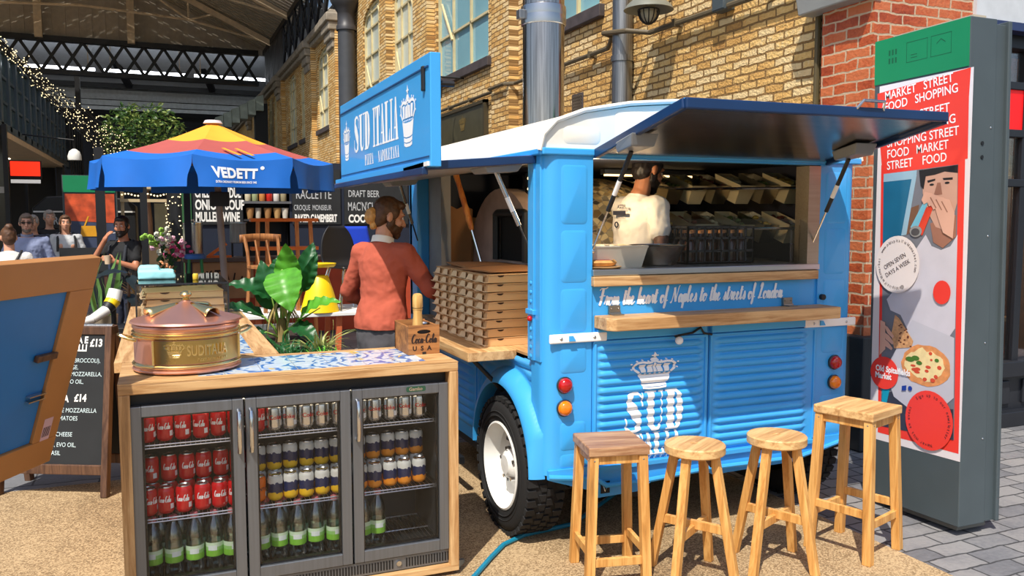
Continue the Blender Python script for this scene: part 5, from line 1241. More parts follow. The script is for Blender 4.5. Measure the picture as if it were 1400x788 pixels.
# wooden drinks crate with its contents
M_CRATE = wood('old_crate_wood', C(176,118,64), C(130,82,42), 'x', .7)
ckx0, ckx1, cky0, cky1 = 1.078, 1.232, 3.83, 4.08
ck = thing('drinks_crate', 'small old wooden drinks crate with black lettering on the bar corner', 'crate', ((ckx0+ckx1)/2, (cky0+cky1)/2, 1.0))
tk = .012
fp = MB(); hole = [(.077+.034*cos(2*pi*k/16), .108+.011*sin(2*pi*k/16)) for k in range(16)]
W_, H2 = ckx1-ckx0, .14
Mc = REAR(ckx0, cky0, 1.0)
out = [(0,0),(W_,0),(W_,H2),(0,H2)]
def holed(mb, out, hole, M, d):
    n = len(hole); c0 = sum(h[0] for h in hole)/n, sum(h[1] for h in hole)/n; P = []
    for h in hole:
        dx, dy = h[0]-c0[0], h[1]-c0[1]; k = min([((out[1][0]-c0[0])/dx) if dx > 1e-9 else 1e9, ((out[0][0]-c0[0])/dx) if dx < -1e-9 else 1e9, ((out[2][1]-c0[1])/dy) if dy > 1e-9 else 1e9, ((out[0][1]-c0[1])/dy) if dy < -1e-9 else 1e9])
        P.append((c0[0]+dx*k, c0[1]+dy*k))
    for i in range(n): j = (i+1) % n; mb.prism([hole[i], P[i], P[j], hole[j]], M, d)
    for cx_, cy_ in out:
        for i in range(n):
            a, b = P[i], P[(i+1)%n]
            if (abs(a[0]-cx_) < 1e-6 and abs(b[1]-cy_) < 1e-6) or (abs(a[1]-cy_) < 1e-6 and abs(b[0]-cx_) < 1e-6):
                if abs(a[0]-b[0]) > 1e-6 and abs(a[1]-b[1]) > 1e-6: mb.prism([a, (cx_, cy_), b], M, d)
holed(fp, out, hole, Mc, tk); fp.build('front_board', M_CRATE, ck, smooth=0)
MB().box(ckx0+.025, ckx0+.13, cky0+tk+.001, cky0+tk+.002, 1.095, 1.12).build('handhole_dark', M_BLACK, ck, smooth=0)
b = MB(); b.box(ckx0, ckx0+tk, cky0+tk, cky1, 1.0, 1.135); b.box(ckx1-tk, ckx1, cky0+tk, cky1, 1.0, 1.135); b.build('side_board', M_CRATE, ck, smooth=0)
MB().box(ckx0, ckx1, cky1-tk, cky1, 1.0, 1.14).build('back_board', M_CRATE, ck, smooth=0); MB().box(ckx0+tk, ckx1-tk, cky0+tk, cky1-tk, 1.0, 1.01).build('floor_board', M_CRATE, ck, smooth=0)
M_BURN = plain('burnt_black', C(44,24,14), .8)
m = MB(); mb_script(m, 'Coca-Cola', .044, REAR(ckx0+.014, cky0-.0008, 1.056), w=.16, fit=.125); mb_text(m, 'U S A', .030, REAR(ckx0+.020, cky0-.0008, 1.02), spacing=1.35, weight=.0012)
m.build('crate_lettering', M_BURN, ck, smooth=0)
b = MB(); b.box(ckx0+.068, ckx0+.086, cky0-.002, cky0+.005, 1.0, 1.012); b.build('corner_nail_plate', M_BLACK, ck, smooth=0)
pm = thing('pepper_mill', 'tall turned pale wood pepper mill standing in the wooden crate', 'pepper mill', (1.145, 3.90, 1.01))
MB().lathe([(.026,1.01),(.027,1.02),(.027,1.12),(.024,1.15),(.021,1.19),(.0225,1.208),(.0245,1.21),(.0245,1.214)], 26, (1.145,3.90,0)).build('mill_body', wood('beech_wood', C(222,182,112), C(200,150,80), 'z', .4), pm)
MB().lathe([(.022,1.216),(.025,1.222),(.025,1.268),(.022,1.28),(.012,1.287),(0,1.288)], 26, (1.145,3.90,0)).build('mill_head', wood('beech_wood', C(222,182,112), C(200,150,80), 'z', .4), pm)
tn = thing('condiment_tin', 'small round steel tin beside the pepper mill inside the crate', 'tin', (1.19, 3.98, 1.01))
MB().lathe([(.026,1.01),(.027,1.015),(.027,1.13),(.024,1.13),(.024,1.02),(0,1.018)], 20, (1.19,3.97,0)).build('tin_body', M_CHROME, tn); MB().lathe([(.027,1.128),(.029,1.132),(.027,1.136)], 20, (1.19,3.97,0)).build('rim', M_CHROME, tn)
# ------------------------------------------------------------------ pizza boxes on the side shelf
M_CARDIN = plain('cardboard_edge', C(196,150,98), .85, var=.05)
M_SLOT = plain('cut_slot_dark', C(64,42,26), .9)
def make_pizza_box():
    o = thing('pizza_box', 'box', 'box', (0,0,0), local=True)
    w, d, h = .31, .305, .0465
    b = MB(); b.hexa([(-w/2+.006,-d/2,.001),(w/2,-d/2,.001),(w/2,d/2,.001),(-w/2+.006,d/2,.001)], [(-w/2+.012,-d/2-.001,h-.004),(w/2,-d/2-.001,h-.004),(w/2,d/2,h-.004),(-w/2+.012,d/2,h-.004)])
    b.build('tray', M_CARD, o, smooth=0)
    l = MB(); n = 12
    l.grid(lambda u, v: (-w/2+.002+.003*sin(6*v+1)+(w-.002)*u, -d/2-.003+(d+.006)*v, h-.003+.0015*sin(9*v)*(1-u)-.004*(1-u)**4), 10, n)
    l.build('lid', M_CARD, o, smooth=40, solid=.003)
    for y0 in (-.115, .035):                                     # tuck flaps pushed out of the side wall
        f = MB(); f.hexa([(-w/2-.013,y0-.002,.006),(-w/2-.009,y0-.002,.006),(-w/2-.009,y0+.092,.006),(-w/2-.013,y0+.092,.006)], [(-w/2-.002,y0+.018,.036),(-w/2+.002,y0+.018,.036),(-w/2+.002,y0+.074,.036),(-w/2-.002,y0+.074,.036)])
        f.build('side_flap', plain('sunlit_card_flap', C(244,212,164), .8, var=.04), o, smooth=0)  # lighter than the tray card: sunlight on flaps and flange put into the colour
        MB().hexa([(-w/2+.0035,y0-.006,.030),(-w/2+.0055,y0-.006,.030),(-w/2+.0055,y0+.096,.030),(-w/2+.0035,y0+.096,.030)], [(-w/2+.0055,y0-.004,.040),(-w/2+.0075,y0-.004,.040),(-w/2+.0075,y0+.094,.040),(-w/2+.0055,y0+.094,.040)]).build('side_slot', M_CARDIN, o, smooth=0)
    f = MB(); f.grid(lambda u, v: (-w/2-.015+.002*sin(9*v+2)+(.025)*u, -d/2-.002+(d+.004)*v, .003+.0022*sin(13*v)*(1-u)), 3, 16); f.build('bottom_flange', plain('sunlit_card_flap', C(244,212,164), .8, var=.04), o, smooth=40, solid=.002)
    m = MB().prism([(-.075+.020*cos(pi+pi*k/10), .0425+.0125*sin(pi+pi*k/10)) for k in range(11)], REAR(0, -d/2-.0018, 0), .002)
    m.build('thumb_notch', M_SLOT, o, smooth=0)
    return o
pbx = make_pizza_box(); first = True
LV = ['lowest','second','third','fourth','fifth','sixth','seventh','topmost']
for s_i, (yy, nm) in enumerate(((4.275,'nearest'), (4.592,'middle'), (4.908,'farthest'))):
    for k in range(8):
        o = pbx if first else copy_tree(pbx); first = False
        o.location = (1.752+rnd.uniform(-.006,.006)-.012*(s_i == 0), yy+rnd.uniform(-.004,.004), .9685+.0482*k); o.rotation_euler = (0, 0, rnd.uniform(-.018,.018))
        o['label'] = 'brown cardboard pizza box, %s of the %s stack on the side shelf' % (LV[k], nm); o['category'] = 'box'; o['group'] = 'pizza boxes stacked on the side shelf'
for k, (x, y, z, rz_) in enumerate(((1.80,4.38,1.356,.10), (1.84,4.78,1.358,-.06))):
    o = MB().grid(lambda u, v: (-.20+.42*u, -.21+.42*v, .005+.012*sin(2.2*u+k)*v), 8, 8).build('loose_cardboard', M_CARDD, None, solid=.004)
    o.location = (x, y, z); o.rotation_euler = (0, 0, rz_); tag(o, ['loose brown cardboard sheet lying on the nearest pizza box stack', 'loose brown cardboard sheet lying on the middle and farthest pizza box stacks'][k], 'cardboard')
for k in range(7):
    o = copy_tree(pbx); o.location = (2.085+rnd.uniform(-.004,.004), 4.62, .9685+.0482*k); o.rotation_euler = (0,0,rnd.uniform(-.02,.02)); o['label'] = 'pizza box, %s of the shaded stack inside the van behind the front stacks' % (['lowest']+LV[1:6]+['topmost'])[k]; o['group'] = 'pizza boxes inside the van'

# ------------------------------------------------------------------ bar stools
def square_stool(label, loc, rz, hs, seat=.275, st=(.20,.15), mat=None, splay=.02):
    o = thing('bar_stool', label, 'stool', loc, rz, 'wooden bar stools', local=True); a = seat/2
    MB().box(-a,a,-a,a,hs-.042,hs).build('seat', mat or M_STOOLX, o, smooth=0, bevel=.006)
    L = a-.028; q = {}
    for i, (sx, sy) in enumerate(((-1,-1),(1,-1),(1,1),(-1,1))):
        p0 = Vector((sx*(L+splay), sy*(L+splay), 0)); p1 = Vector((sx*L, sy*L, hs-.042)); q[(sx,sy)] = (p0, p1)
        g = MB(); g.hexa([p0+Vector((x*.021,y*.021,0)) for x, y in ((-1,-1),(1,-1),(1,1),(-1,1))], [p1+Vector((x*.021,y*.021,0)) for x, y in ((-1,-1),(1,-1),(1,1),(-1,1))]); g.build('leg', M_STOOL, o, smooth=0, bevel=.003)
    for j, ((a1, b1), zz) in enumerate(((((-1,-1),(1,-1)),st[1]), (((1,-1),(1,1)),st[0]), (((1,1),(-1,1)),st[1]), (((-1,1),(-1,-1)),st[0]))):
        u = zz/(hs-.042); A = q[a1][0].lerp(q[a1][1], u); B = q[b1][0].lerp(q[b1][1], u)
        MB().beam(A, B, .020, .038).build('stretcher', M_STOOL, o, smooth=0, bevel=.002)
        A = q[a1][1]+Vector((0,0,-.02)); B = q[b1][1]+Vector((0,0,-.02)); MB().beam(A, B, .020, .04).build('apron', M_STOOL, o, smooth=0, bevel=.002)
    s_ = MB()
    for (sx, sy), (p0, p1) in q.items():
        c_ = p1+Vector((0,0,-.02)); s_.ell(c_+Vector((0,sy*.0215,0)), (.004,.002,.004), nu=8, nv=6); s_.ell(c_+Vector((sx*.0215,0,0)), (.002,.004,.004), nu=8, nv=6)
    s_.build('screw_heads', M_GALV, o)
    return o
def round_stool(label, loc, rz, hs, r=.138):
    o = thing('bar_stool', label, 'stool', loc, rz, 'wooden bar stools', local=True)
    MB().lathe([(.0,hs-.045),(r-.008,hs-.045),(r,hs-.038),(r,hs-.006),(r-.006,hs),(.022,hs),(.02,hs-.004),(0,hs-.004)], 40).build('seat', M_STOOLX, o, smooth=30)
    q = []
    for k in range(4):
        a = pi/2*k; d = Vector((cos(a), sin(a), 0)); t_ = Vector((-d.y, d.x, 0)); p0 = d*.205; p1 = d*.095+Vector((0,0,hs-.044)); q.append((p0, p1))
        g = MB(); g.hexa([p0+d*x*.019+t_*y*.019 for x, y in ((-1,-1),(1,-1),(1,1),(-1,1))], [p1+d*x*.019+t_*y*.019 for x, y in ((-1,-1),(1,-1),(1,1),(-1,1))]); g.build('leg', M_STOOL, o, smooth=0, bevel=.004)
        MB().prism([(0,0),(.04,0),(0,-.05)], frame(tuple(d*.085+t_*-.008+Vector((0,0,hs-.046))), -d, (0,0,1)), .016).build('corner_block', M_DKWOOD, o, smooth=0)
    for k, zz in ((0,.225),(1,.245)):
        u = zz/(hs-.044); MB().beam(q[k][0].lerp(q[k][1], u), q[k+2][0].lerp(q[k+2][1], u), .022, .040).build('stretcher', M_STOOL, o, smooth=0, bevel=.002)
    return o
M_STOOLDK = wood('weathered_seat_wood', C(190,150,112), C(150,106,74), 'x')
square_stool('square wooden bar stool at the left end with a weathered grey-brown seat', (1.90, 3.345, 0), rad(-12), .63, .285, (.14,.10), M_STOOLDK)
round_stool('round wooden bar stool beside the left square stool, before the crown emblem', (2.23, 3.15, 0), rad(33), .625)
round_stool('round wooden bar stool beside the tall right stool', (2.668, 3.115, 0), rad(24), .63)
square_stool('tall square pale bar stool beside the poster totem', (3.165, 3.115, 0), rad(18), .73, .305, (.235,.185), None, .028)

# ------------------------------------------------------------------ chalk menu A-board
ab = thing('chalk_menu_board', 'dark-framed chalkboard A-board with a pizza menu behind the wooden panel', 'sign', (-.32, 5.405, 0), math.atan2(-.245, .484)*1, local=True)
Wd = .70; lean = .13; Hh = 1.005
def bp(x, s, d=0): return Vector((-Wd+x, lean*s/Hh-d, s))
def leaf(sgn, y0, nm):
    g = MB(); P = lambda x, s: Vector((-Wd+x, y0+sgn*lean*s/Hh, s))
    for x in (.02, Wd-.02): g.beam(P(x,0), P(x,Hh), .045, .04, (1,0,0))
    g.beam(P(0,Hh-.025), P(Wd,Hh-.025), .04, .05, (0,0,1)); g.beam(P(.04,.16), P(Wd-.04,.16), .035, .06, (0,0,1))
    fr_ = g.build(nm, M_DKWOOD, ab, smooth=0, bevel=.004)
    q = MB(); q.hexa([P(.04,.185)+Vector((0,-.008,0)), P(Wd-.04,.185)+Vector((0,-.008,0)), P(Wd-.04,.185)+Vector((0,.006,0)), P(.04,.185)+Vector((0,.006,0))], [P(.04,Hh-.05)+Vector((0,-.008,0)), P(Wd-.04,Hh-.05)+Vector((0,-.008,0)), P(Wd-.04,Hh-.05)+Vector((0,.006,0)), P(.04,Hh-.05)+Vector((0,.006,0))])
    return q.build('chalkboard', M_CHALK, fr_, smooth=0)
bd = leaf(1, 0, 'front_leaf'); leaf(-1, 2*lean+.03, 'rear_leaf')
MB().tube([(-Wd+.01,lean+.015,Hh),(0-.01,lean+.015,Hh)], .012, 8).build('hinge', M_GALV, ab)
Mb = frame(tuple(Vector((-.05, lean*.9/Hh-.0095, .90))), (1,0,0), (0, lean/Hh, 1))
M_PCH = plain('pale_blue_chalk', C(206,226,230), .8, var=.03)
rows = [('SALSICCIA E', .055, .07, -.10, 1), ('FRIARIELLI', .055, .02, -.105, 1), ('£13', .062, .05, -.01, 1), ('FRIARIELLI (WILD BROCCOLI),', .036, -.052, -.02, 0), ('ITALIAN SAUSAGE,', .036, -.095, -.155, 0), ('FIOR DI LATTE MOZZARELLA,', .036, -.137, -.008, 0), ('PARMESAN, EVO OIL,', .036, -.185, -.12, 0), ('FRESH BASIL', .036, -.23, -.24, 0),
        ('CAPRICCIOSATA', .056, -.30, -.21, 1), ('£14', .06, -.295, -.10, 1), ('FIOR DI LATE MOZZARELLA', .037, -.365, -.035, 0), ('CHERRY TOMATOES', .037, -.415, -.15, 0), ('PARMA HAM', .037, -.47, -.27, 0), ('RICOTTATA CHEESE', .037, -.515, -.18, 0), ('PARMESAN, EVO OIL,', .037, -.58, -.155, 0), ('FRESH BASIL', .037, -.632, -.25, 0)]
for s, sz, v, u, bold in rows:
    m1 = MB(); mb_text(m1, s, sz, Mb@Matrix.Translation((u, v*.95-.062, 0)), sx=.82, align='RIGHT', weight=.0022 if bold else 0, shear=.08)
    m1.build('chalk_heading' if bold else 'chalk_lettering', M_CHALKW if bold else M_PCH, bd, smooth=0)

# ------------------------------------------------------------------ leaning framed panel on its post (left edge)
fwd = Vector((sin(CAM_YAW), cos(CAM_YAW), 0)); rgt = Vector((cos(CAM_YAW), -sin(CAM_YAW), 0))
ed = (fwd*cos(rad(6.45))+rgt*sin(rad(6.45))).normalized(); pr_ = Vector((ed.y, -ed.x, 0))
TR = fwd*3.2+rgt*-1.562; TR.z = 1.50
dn = (pr_*-.25+Vector((0,0,-.80))); DL = dn.length; dn.normalize(); nn = ed.cross(dn).normalized()
nn = nn if nn.dot(pr_) > 0 else -nn
wb_ = thing('framed_panel', 'large oak-framed blue panel leaning over at the left edge on a post', 'sign', tuple((TR-ed*.7-pr_*.3)*Vector((1,1,0)) if False else (TR.x-ed.x*.7-pr_.x*.3, TR.y-ed.y*.7-pr_.y*.3, 0)))
Mf = Matrix(((ed.x,-dn.x,nn.x,TR.x),(ed.y,-dn.y,nn.y,TR.y),(ed.z,-dn.z,nn.z,TR.z),(0,0,0,1)))
L_ = 1.25; M_PANELW = plain('honey_frame_wood', C(186,128,72), .5, var=.12, scale=3)
def bar(x0, x1, y0, y1, nm, mt, z0=0, z1=-.04, par=None, bv=.003):
    g = MB(); vs = [Mf@Vector(v) for v in ((x0,y0,z1),(x1,y0,z1),(x1,y1,z1),(x0,y1,z1),(x0,y0,z0),(x1,y0,z0),(x1,y1,z0),(x0,y1,z0))]
    g.add(vs, [(0,3,2,1),(4,5,6,7),(0,1,5,4),(1,2,6,5),(2,3,7,6),(3,0,4,7)]); return g.build(nm, mt, par or wb_, smooth=0, bevel=bv)
bar(-L_, 0, -.125, 0, 'top_rail', M_PANELW); bar(-L_, 0, -DL, -DL+.11, 'bottom_rail', M_PANELW)
bar(-.14, 0, -DL+.11, -.125, 'stile', M_PANELW); bar(-L_, -L_+.14, -DL+.11, -.125, 'stile', M_PANELW)
bar(-L_+.14, -.14, -DL+.11, -.125, 'blue_panel', plain('panel_blue', C(34,118,190), .5, var=.05), -.012, -.03)
bar(-.24, -.13, -.385, -.36, 'peg', M_DKWOOD, .008, -.01); bar(-.23, -.14, -DL+.32, -DL+.315, 'wire_hook', M_CHROME, .006, -.01, bv=0); bar(-.23, -.14, -DL+.30, -DL+.295, 'wire_hook', M_CHROME, .006, -.01, bv=0)
st_ = bar(-.10, -.05, -DL+.11, -DL+.20, 'paper_sticker', plain('pink_paper', C(216,180,190), .7), .0008, -.001, bv=0)
for k in range(6): bar(-.095+.007*k, -.0915+.007*k, -DL+.125, -DL+.165, 'print_bar', M_BURN, .0012, .0008, st_, 0)
for s_ in (-.45, -1.05):
    P = TR+ed*s_-pr_*.30; Q = TR+ed*s_+dn*(DL*.55)-nn*.03
    g = MB(); g.beam((P.x,P.y,0), (P.x,P.y,1.0), .07, .07); g.beam((P.x,P.y,.96), tuple(Q), .06, .06); g.build('post', M_DKWOOD, wb_, smooth=0, bevel=.004)
    g = MB(); g.box(P.x-.2, P.x+.2, P.y-.05, P.y+.05, 0, .05); g.build('foot', M_DKWOOD, wb_, smooth=0, bevel=.004)

# ------------------------------------------------------------------ poster totem
tx, ty0, ty1, TH = 3.755, 2.995, 3.60, 2.645
tot = thing('poster_totem', 'tall grey metal totem with green header and a red market poster', 'sign', (tx+.14, (ty0+ty1)/2, 0)); tot.rotation_euler = (rad(-1.3), 0, 0)
M_TOT = plain('totem_grey', C(74,84,88), .45, var=.06)
b = MB(); b.box(tx, tx+.19, ty0, ty1, .05, TH); b.box(tx+.19, tx+.29, ty0+.012, ty1-.012, .05, TH-.02); b.box(tx+.265, tx+.29, ty0-.008, ty1+.008, .05, TH-.005)
b.build('totem_body', M_TOT, tot, smooth=0, bevel=.005)
MB().box(tx+.05, tx+.26, ty0+.05, ty1-.05, .012, .05).build('foot', plain('foot_stone', C(120,118,110), .8), tot, smooth=0); MB().box(tx+.03, tx+.12, ty0+.01, ty1-.1, TH, TH+.012).build('cap_strip', plain('cap_beige', C(190,180,160), .6), tot, smooth=0)
sc_ = MB()
for z in (1.95, 2.02): sc_.cyl((tx+.10,ty0-.001,z), (tx+.10,ty0-.004,z), .010, n=12)
sc_.build('bolt_holes', M_BLACK, tot)
sc_ = MB()
for z in (.5,1.0,1.55,2.1): sc_.ell((tx+.16,ty0-.001,z), (.006,.003,.006), nu=8, nv=5)
sc_.build('rivets', M_CHROME, tot)
# art in the frame of its face: u to the viewer's right, v up
Mt = LEFT(tx-.0005, ty1, 0)
def T(u, v): return (u+.04-.03*(2.636-v), v)
def art(name, mat, polys, layer, par):
    m = MB()
    for i, p in enumerate(polys): m.prism([T(*q) for q in p], Mt@Matrix.Translation((0,0,.0006*layer+.00005*(i%10))), 0)
    return m.build(name, mat, par, smooth=0)
def disc(u, v, ru, rv=None, n=32): rv = rv or ru; return [(u+ru*cos(2*pi*k/n), v+rv*sin(2*pi*k/n)) for k in range(n)]
hd = MB().prism([(.003,2.40),(.602,2.40),(.602,TH-.003),(.003,TH-.003)], LEFT(tx-.004, ty1, 0), .004).build('header_panel', plain('header_green', C(16,132,84), .4, var=.03), tot, smooth=0)
e_ = MB(); Mh = LEFT(tx-.0045, ty1, 0)
def hl(x0, x1, y0, y1): e_.prism([(x0,y0),(x1,y0),(x1,y1),(x0,y1)], Mh, 0)
for a in ((.22,.355,.003,2.485),(.22,.355,.003,2.59),(.375,.50,.003,2.485),(.375,.50,.003,2.59)): hl(a[0], a[1], a[3], a[3]+.003)
for x in (.22, .352, .375, .497): hl(x, x+.003, 2.485, 2.593)
for k in range(2):
    for q in range(3): hl(.10+.022*q, .112+.022*q, 2.50+.045*k, 2.53+.045*k)
e_.prism([(.41,2.545),(.437,2.565),(.464,2.545),(.464,2.551),(.437,2.571),(.41,2.551)], Mh, 0); hl(.25,.29,2.505,2.509); hl(.25,.29,2.52,2.524)
e_.build('embossed_symbols', plain('emboss_dark_green', C(8,92,58), .5), hd, smooth=0)
po = MB().prism([T(*q) for q in ((.005,2.39),(.595,2.39),(.632,.395),(.035,.392))], Mt, .001).build('poster', plain('poster_white', C(232,224,226), .5, var=.02), tot, smooth=0)
RED = plain('poster_red', C(240,62,48), .5, var=.02)
art('red_frame', RED, [[(.04,1.95),(.573,1.95),(.622,.435),(.095,.435)], [(-.008,2.352),(.58,2.39),(.577,2.24),(-.0,2.24)], [(.0,2.25),(.577,2.25),(.588,1.94),(.053,1.885),(.02,2.1)]], 1, po)
art('photo_backdrop', plain('photo_grey', C(118,120,130), .5, var=.1), [[(.06,1.90),(.535,1.915),(.592,.50),(.115,.475)]], 2, po)
art('photo_van_window', plain('photo_blue', C(28,104,140), .5, var=.1), [[(.062,1.86),(.26,1.87),(.20,1.55),(.075,1.50)]], 3, po)
art('photo_van_frame', plain('photo_pale_blue', C(150,184,204), .5), [[(.062,1.90),(.285,1.905),(.282,1.86),(.062,1.855)], [(.255,1.87),(.285,1.88),(.235,1.56),(.20,1.555)]], 4, po)
art('photo_awning_post', plain('photo_tan', C(120,84,60), .5), [[(.235,1.70),(.31,1.72),(.29,1.58),(.235,1.56)]], 4, po)
art('photo_shirt', plain('photo_white_shirt', C(208,204,214), .5, var=.08), [[(.36,1.56),(.40,1.50),(.46,1.48),(.515,1.50),(.553,1.56),(.566,1.08),(.50,.98),(.30,1.0),(.22,1.12),(.15,1.14),(.12,1.2),(.24,1.33),(.30,1.48)]], 4, po)
art('photo_neck', plain('photo_skin_shade', C(160,110,90), .5), [[(.385,1.62),(.54,1.66),(.545,1.55),(.47,1.49),(.41,1.52)]], 5, po)
art('photo_face', plain('photo_skin', C(206,160,140), .5, var=.08), [[(.325,1.905),(.535,1.912),(.542,1.72),(.515,1.62),(.47,1.585),(.42,1.60),(.36,1.69),(.33,1.78)]], 6, po)
art('photo_hair', plain('photo_black', C(24,22,26), .5), [[(.30,1.903),(.537,1.913),(.538,1.872),(.46,1.885),(.40,1.872),(.345,1.868),(.335,1.80),(.315,1.82)]], 7, po)
art('photo_brows', plain('photo_black', C(24,22,26), .5), [[(.355,1.845),(.405,1.852),(.405,1.842),(.36,1.833)], [(.45,1.852),(.51,1.852),(.51,1.84),(.455,1.842)], disc(.385,1.822,.014,.006,10), disc(.478,1.826,.015,.006,10)], 7, po)
art('photo_nose', plain('photo_skin_shade', C(160,110,90), .5), [[(.418,1.83),(.438,1.83),(.452,1.768),(.40,1.766)]], 7, po)
art('photo_can', plain('photo_can_red', C(226,70,44), .4), [[(.355,1.70),(.415,1.735),(.34,1.555),(.275,1.60)]], 8, po)
art('photo_can_side', plain('photo_can_blue', C(120,190,214), .4), [[(.335,1.725),(.375,1.745),(.30,1.575),(.262,1.60)]], 9, po); art('photo_can_end', plain('photo_can_end', C(150,148,146), .4), [disc(.298,1.578,.040,.030,20)], 10, po); art('photo_can_hole', plain('photo_can_hole', C(84,80,80), .4), [disc(.296,1.575,.028,.02,16)], 11, po)
HND = plain('photo_hand', C(222,172,150), .5, var=.08)
fing = []
for k in range(4):
    x = .345+.035*k; y = 1.765-.012*k; fing.append([(x-.018,y-.02),(x+.0,y+.022),(x+.05,y+.01),(x+.085,y-.06),(x+.06,y-.075),(x+.03,y-.03),(x-.002,y-.045)])
art('photo_hand', HND, fing+[[(.40,1.74),(.50,1.73),(.535,1.66),(.53,1.54),(.47,1.57),(.43,1.66)]], 12, po)
art('photo_finger_lines', plain('photo_skin_shade', C(160,110,90), .5), [[(.38+.035*k,1.755-.012*k),(.386+.035*k,1.757-.012*k),(.424+.035*k,1.70-.012*k),(.418+.035*k,1.698-.012*k)] for k in range(3)], 13, po)
art('photo_box', plain('photo_pizza_box', C(196,194,204), .5, var=.05), [[(.30,1.10),(.565,1.03),(.58,.72),(.42,.56),(.20,.66),(.13,.80)]], 6, po)
art('photo_table', plain('photo_dark', C(56,58,72), .5), [[(.115,.66),(.22,.70),(.33,.62),(.58,.66),(.59,.50),(.118,.478)]], 5, po); art('photo_teal', plain('photo_teal', C(20,150,180), .5), [[(.118,.72),(.17,.70),(.15,.60),(.118,.62)]], 6, po)
rr = random.Random(3)
art('photo_pizza_crust', plain('photo_crust', C(226,150,90), .5, var=.2, scale=30), [[(.40+(.155+.008*rr.uniform(-1,1))*cos(2*pi*k/26), .862+(.112+.006*rr.uniform(-1,1))*sin(2*pi*k/26)) for k in range(26)]], 8, po)
art('photo_pizza_cheese', plain('photo_cheese', C(244,220,160), .5, var=.1, scale=30), [[(.39+(.12+.015*rr.uniform(-1,1))*cos(2*pi*k/26), .866+(.082+.012*rr.uniform(-1,1))*sin(2*pi*k/26)) for k in range(26)]], 9, po)
art('photo_pizza_sauce', plain('photo_sauce', C(216,80,48), .5), [disc(.39+.11*rr.uniform(-1,1), .862+.075*rr.uniform(-1,1), rr.uniform(.008,.022), rr.uniform(.006,.014), 8) for _ in range(14)], 10, po)
art('photo_pizza_basil', plain('photo_basil', C(76,120,40), .5), [disc(.30,.885,.03,.014,10), disc(.335,.895,.026,.014,10), disc(.36,.872,.02,.011,9), disc(.47,.90,.014,.01,8)], 11, po)
art('photo_slice', plain('photo_slice_base', C(214,160,110), .5, var=.3, scale=50), [[(.185,1.118),(.215,1.10),(.315,.985),(.305,.95),(.19,.93),(.165,1.0)]], 9, po)
art('photo_slice_char', plain('photo_char', C(110,58,36), .5), [disc(.21+.1*rr.random()*(1-.4*k/16), .955+.12*k/16, .008, .004, 7) for k in range(16)], 10, po)
art('photo_left_hand', HND, [[(.105,1.06),(.14,1.045),(.185,1.0),(.18,.985),(.14,1.01)], [(.105,1.02),(.15,1.0),(.185,.965),(.178,.95),(.13,.975)], [(.105,.985),(.15,.96),(.18,.93),(.172,.918),(.12,.94)], [(.085,1.08),(.12,1.07),(.13,.92),(.09,.88)]], 11, po)
WD = art('white_disc', plain('disc_white', C(238,226,222), .5, var=.02), [disc(.187,1.397,.148,.158)], 14, po)
art('small_red_disc', RED, [disc(.481,1.26,.053,.062)], 14, po); art('left_red_disc', RED, [disc(.13,.784,.098,.092)], 14, po); BD = art('big_red_disc', RED, [disc(.438,.573,.15,.16)], 14, po)
def ptext(name, items, mat, layer, par):
    for s, sz, u, v, sx, rot, wt in items:
        m = MB(); a, b_ = T(u, v); mb_text(m, s, sz, Mt@Matrix.Translation((a, b_, .0006*layer))@Matrix.Rotation(rot, 4, 'Z'), sx=sx, weight=wt); m.build(name, mat, par, smooth=0)
WT = plain('poster_lettering_white', C(250,246,246), .5, var=.0)
ptext('poster_headline', [('MARKET   STREET', .066, .047, 2.306, .84, .075, .0006), ('FOOD   SHOPPING', .066, .048, 2.246, .84, .075, .0006), ('MARKET STREET', .066, .055, 2.165, .86, .06, .0006), ('FOOD SHOPPING', .066, .062, 2.102, .86, .06, .0006), ('SHOPPING STREET', .066, .076, 2.045, .83, .045, .0006), ('FOOD   MARKET', .066, .079, 1.984, .80, .045, .0006), ('STREET    FOOD', .066, .082, 1.921, .81, .045, .0006)], WT, 3, po)
ptext('market_name', [('Old Spitalfields', .046, .070, .792, .86, 0, .0016), ('Market', .046, .068, .752, .86, 0, .0016)], WT, 16, po)
DK = plain('poster_lettering_dark', C(60,40,44), .5, var=0)
def ring_text(m, s, sz, u, v, r, a_start, layer, sx=.9):
    """letters set round a circle, clockwise"""
    k = sz*.62*sx/r; a = a_start
    for ch in s:
        if ch != ' ':
            x, y = u+r*cos(a), v+r*1.05*sin(a); p, q = T(x, y)
            mb_text(m, ch, sz, Mt@Matrix.Translation((p, q, .0006*layer))@Matrix.Rotation(a-pi/2, 4, 'Z'), sx=sx, align='CENTER')
        a -= k*(.55 if ch in '.il' else 1)
m = MB(); mb_text(m, 'OPEN SEVEN', .035, Mt@Matrix.Translation((*T(.105,1.365), .0006*16))@Matrix.Rotation(.5, 4, 'Z'), sx=.82); mb_text(m, 'DAYS A WEEK', .035, Mt@Matrix.Translation((*T(.118,1.322), .0006*16))@Matrix.Rotation(.5, 4, 'Z'), sx=.82)
ring_text(m, 'www.oldspitalfieldsmarket.com', .024, .187, 1.397, .118, rad(148), 16); ring_text(m, '@oldspitalfieldsmarket', .024, .187, 1.397, .118, rad(-70), 16)
m.build('disc_lettering', DK, WD, smooth=0)
m = MB(); ring_text(m, 'Sign up to our newsletter', .026, .438, .573, .120, rad(128), 16); ring_text(m, 'Never miss an event', .026, .438, .573, .120, rad(-80), 16)
m.build('newsletter_lettering', DK, BD, smooth=0)
art('blue_print', plain('print_blue', C(30,60,150), .5), [[(.255,.73),(.285,.738),(.285,.71),(.255,.703)], disc(.31,.725,.014,.013,14)], 13, po)

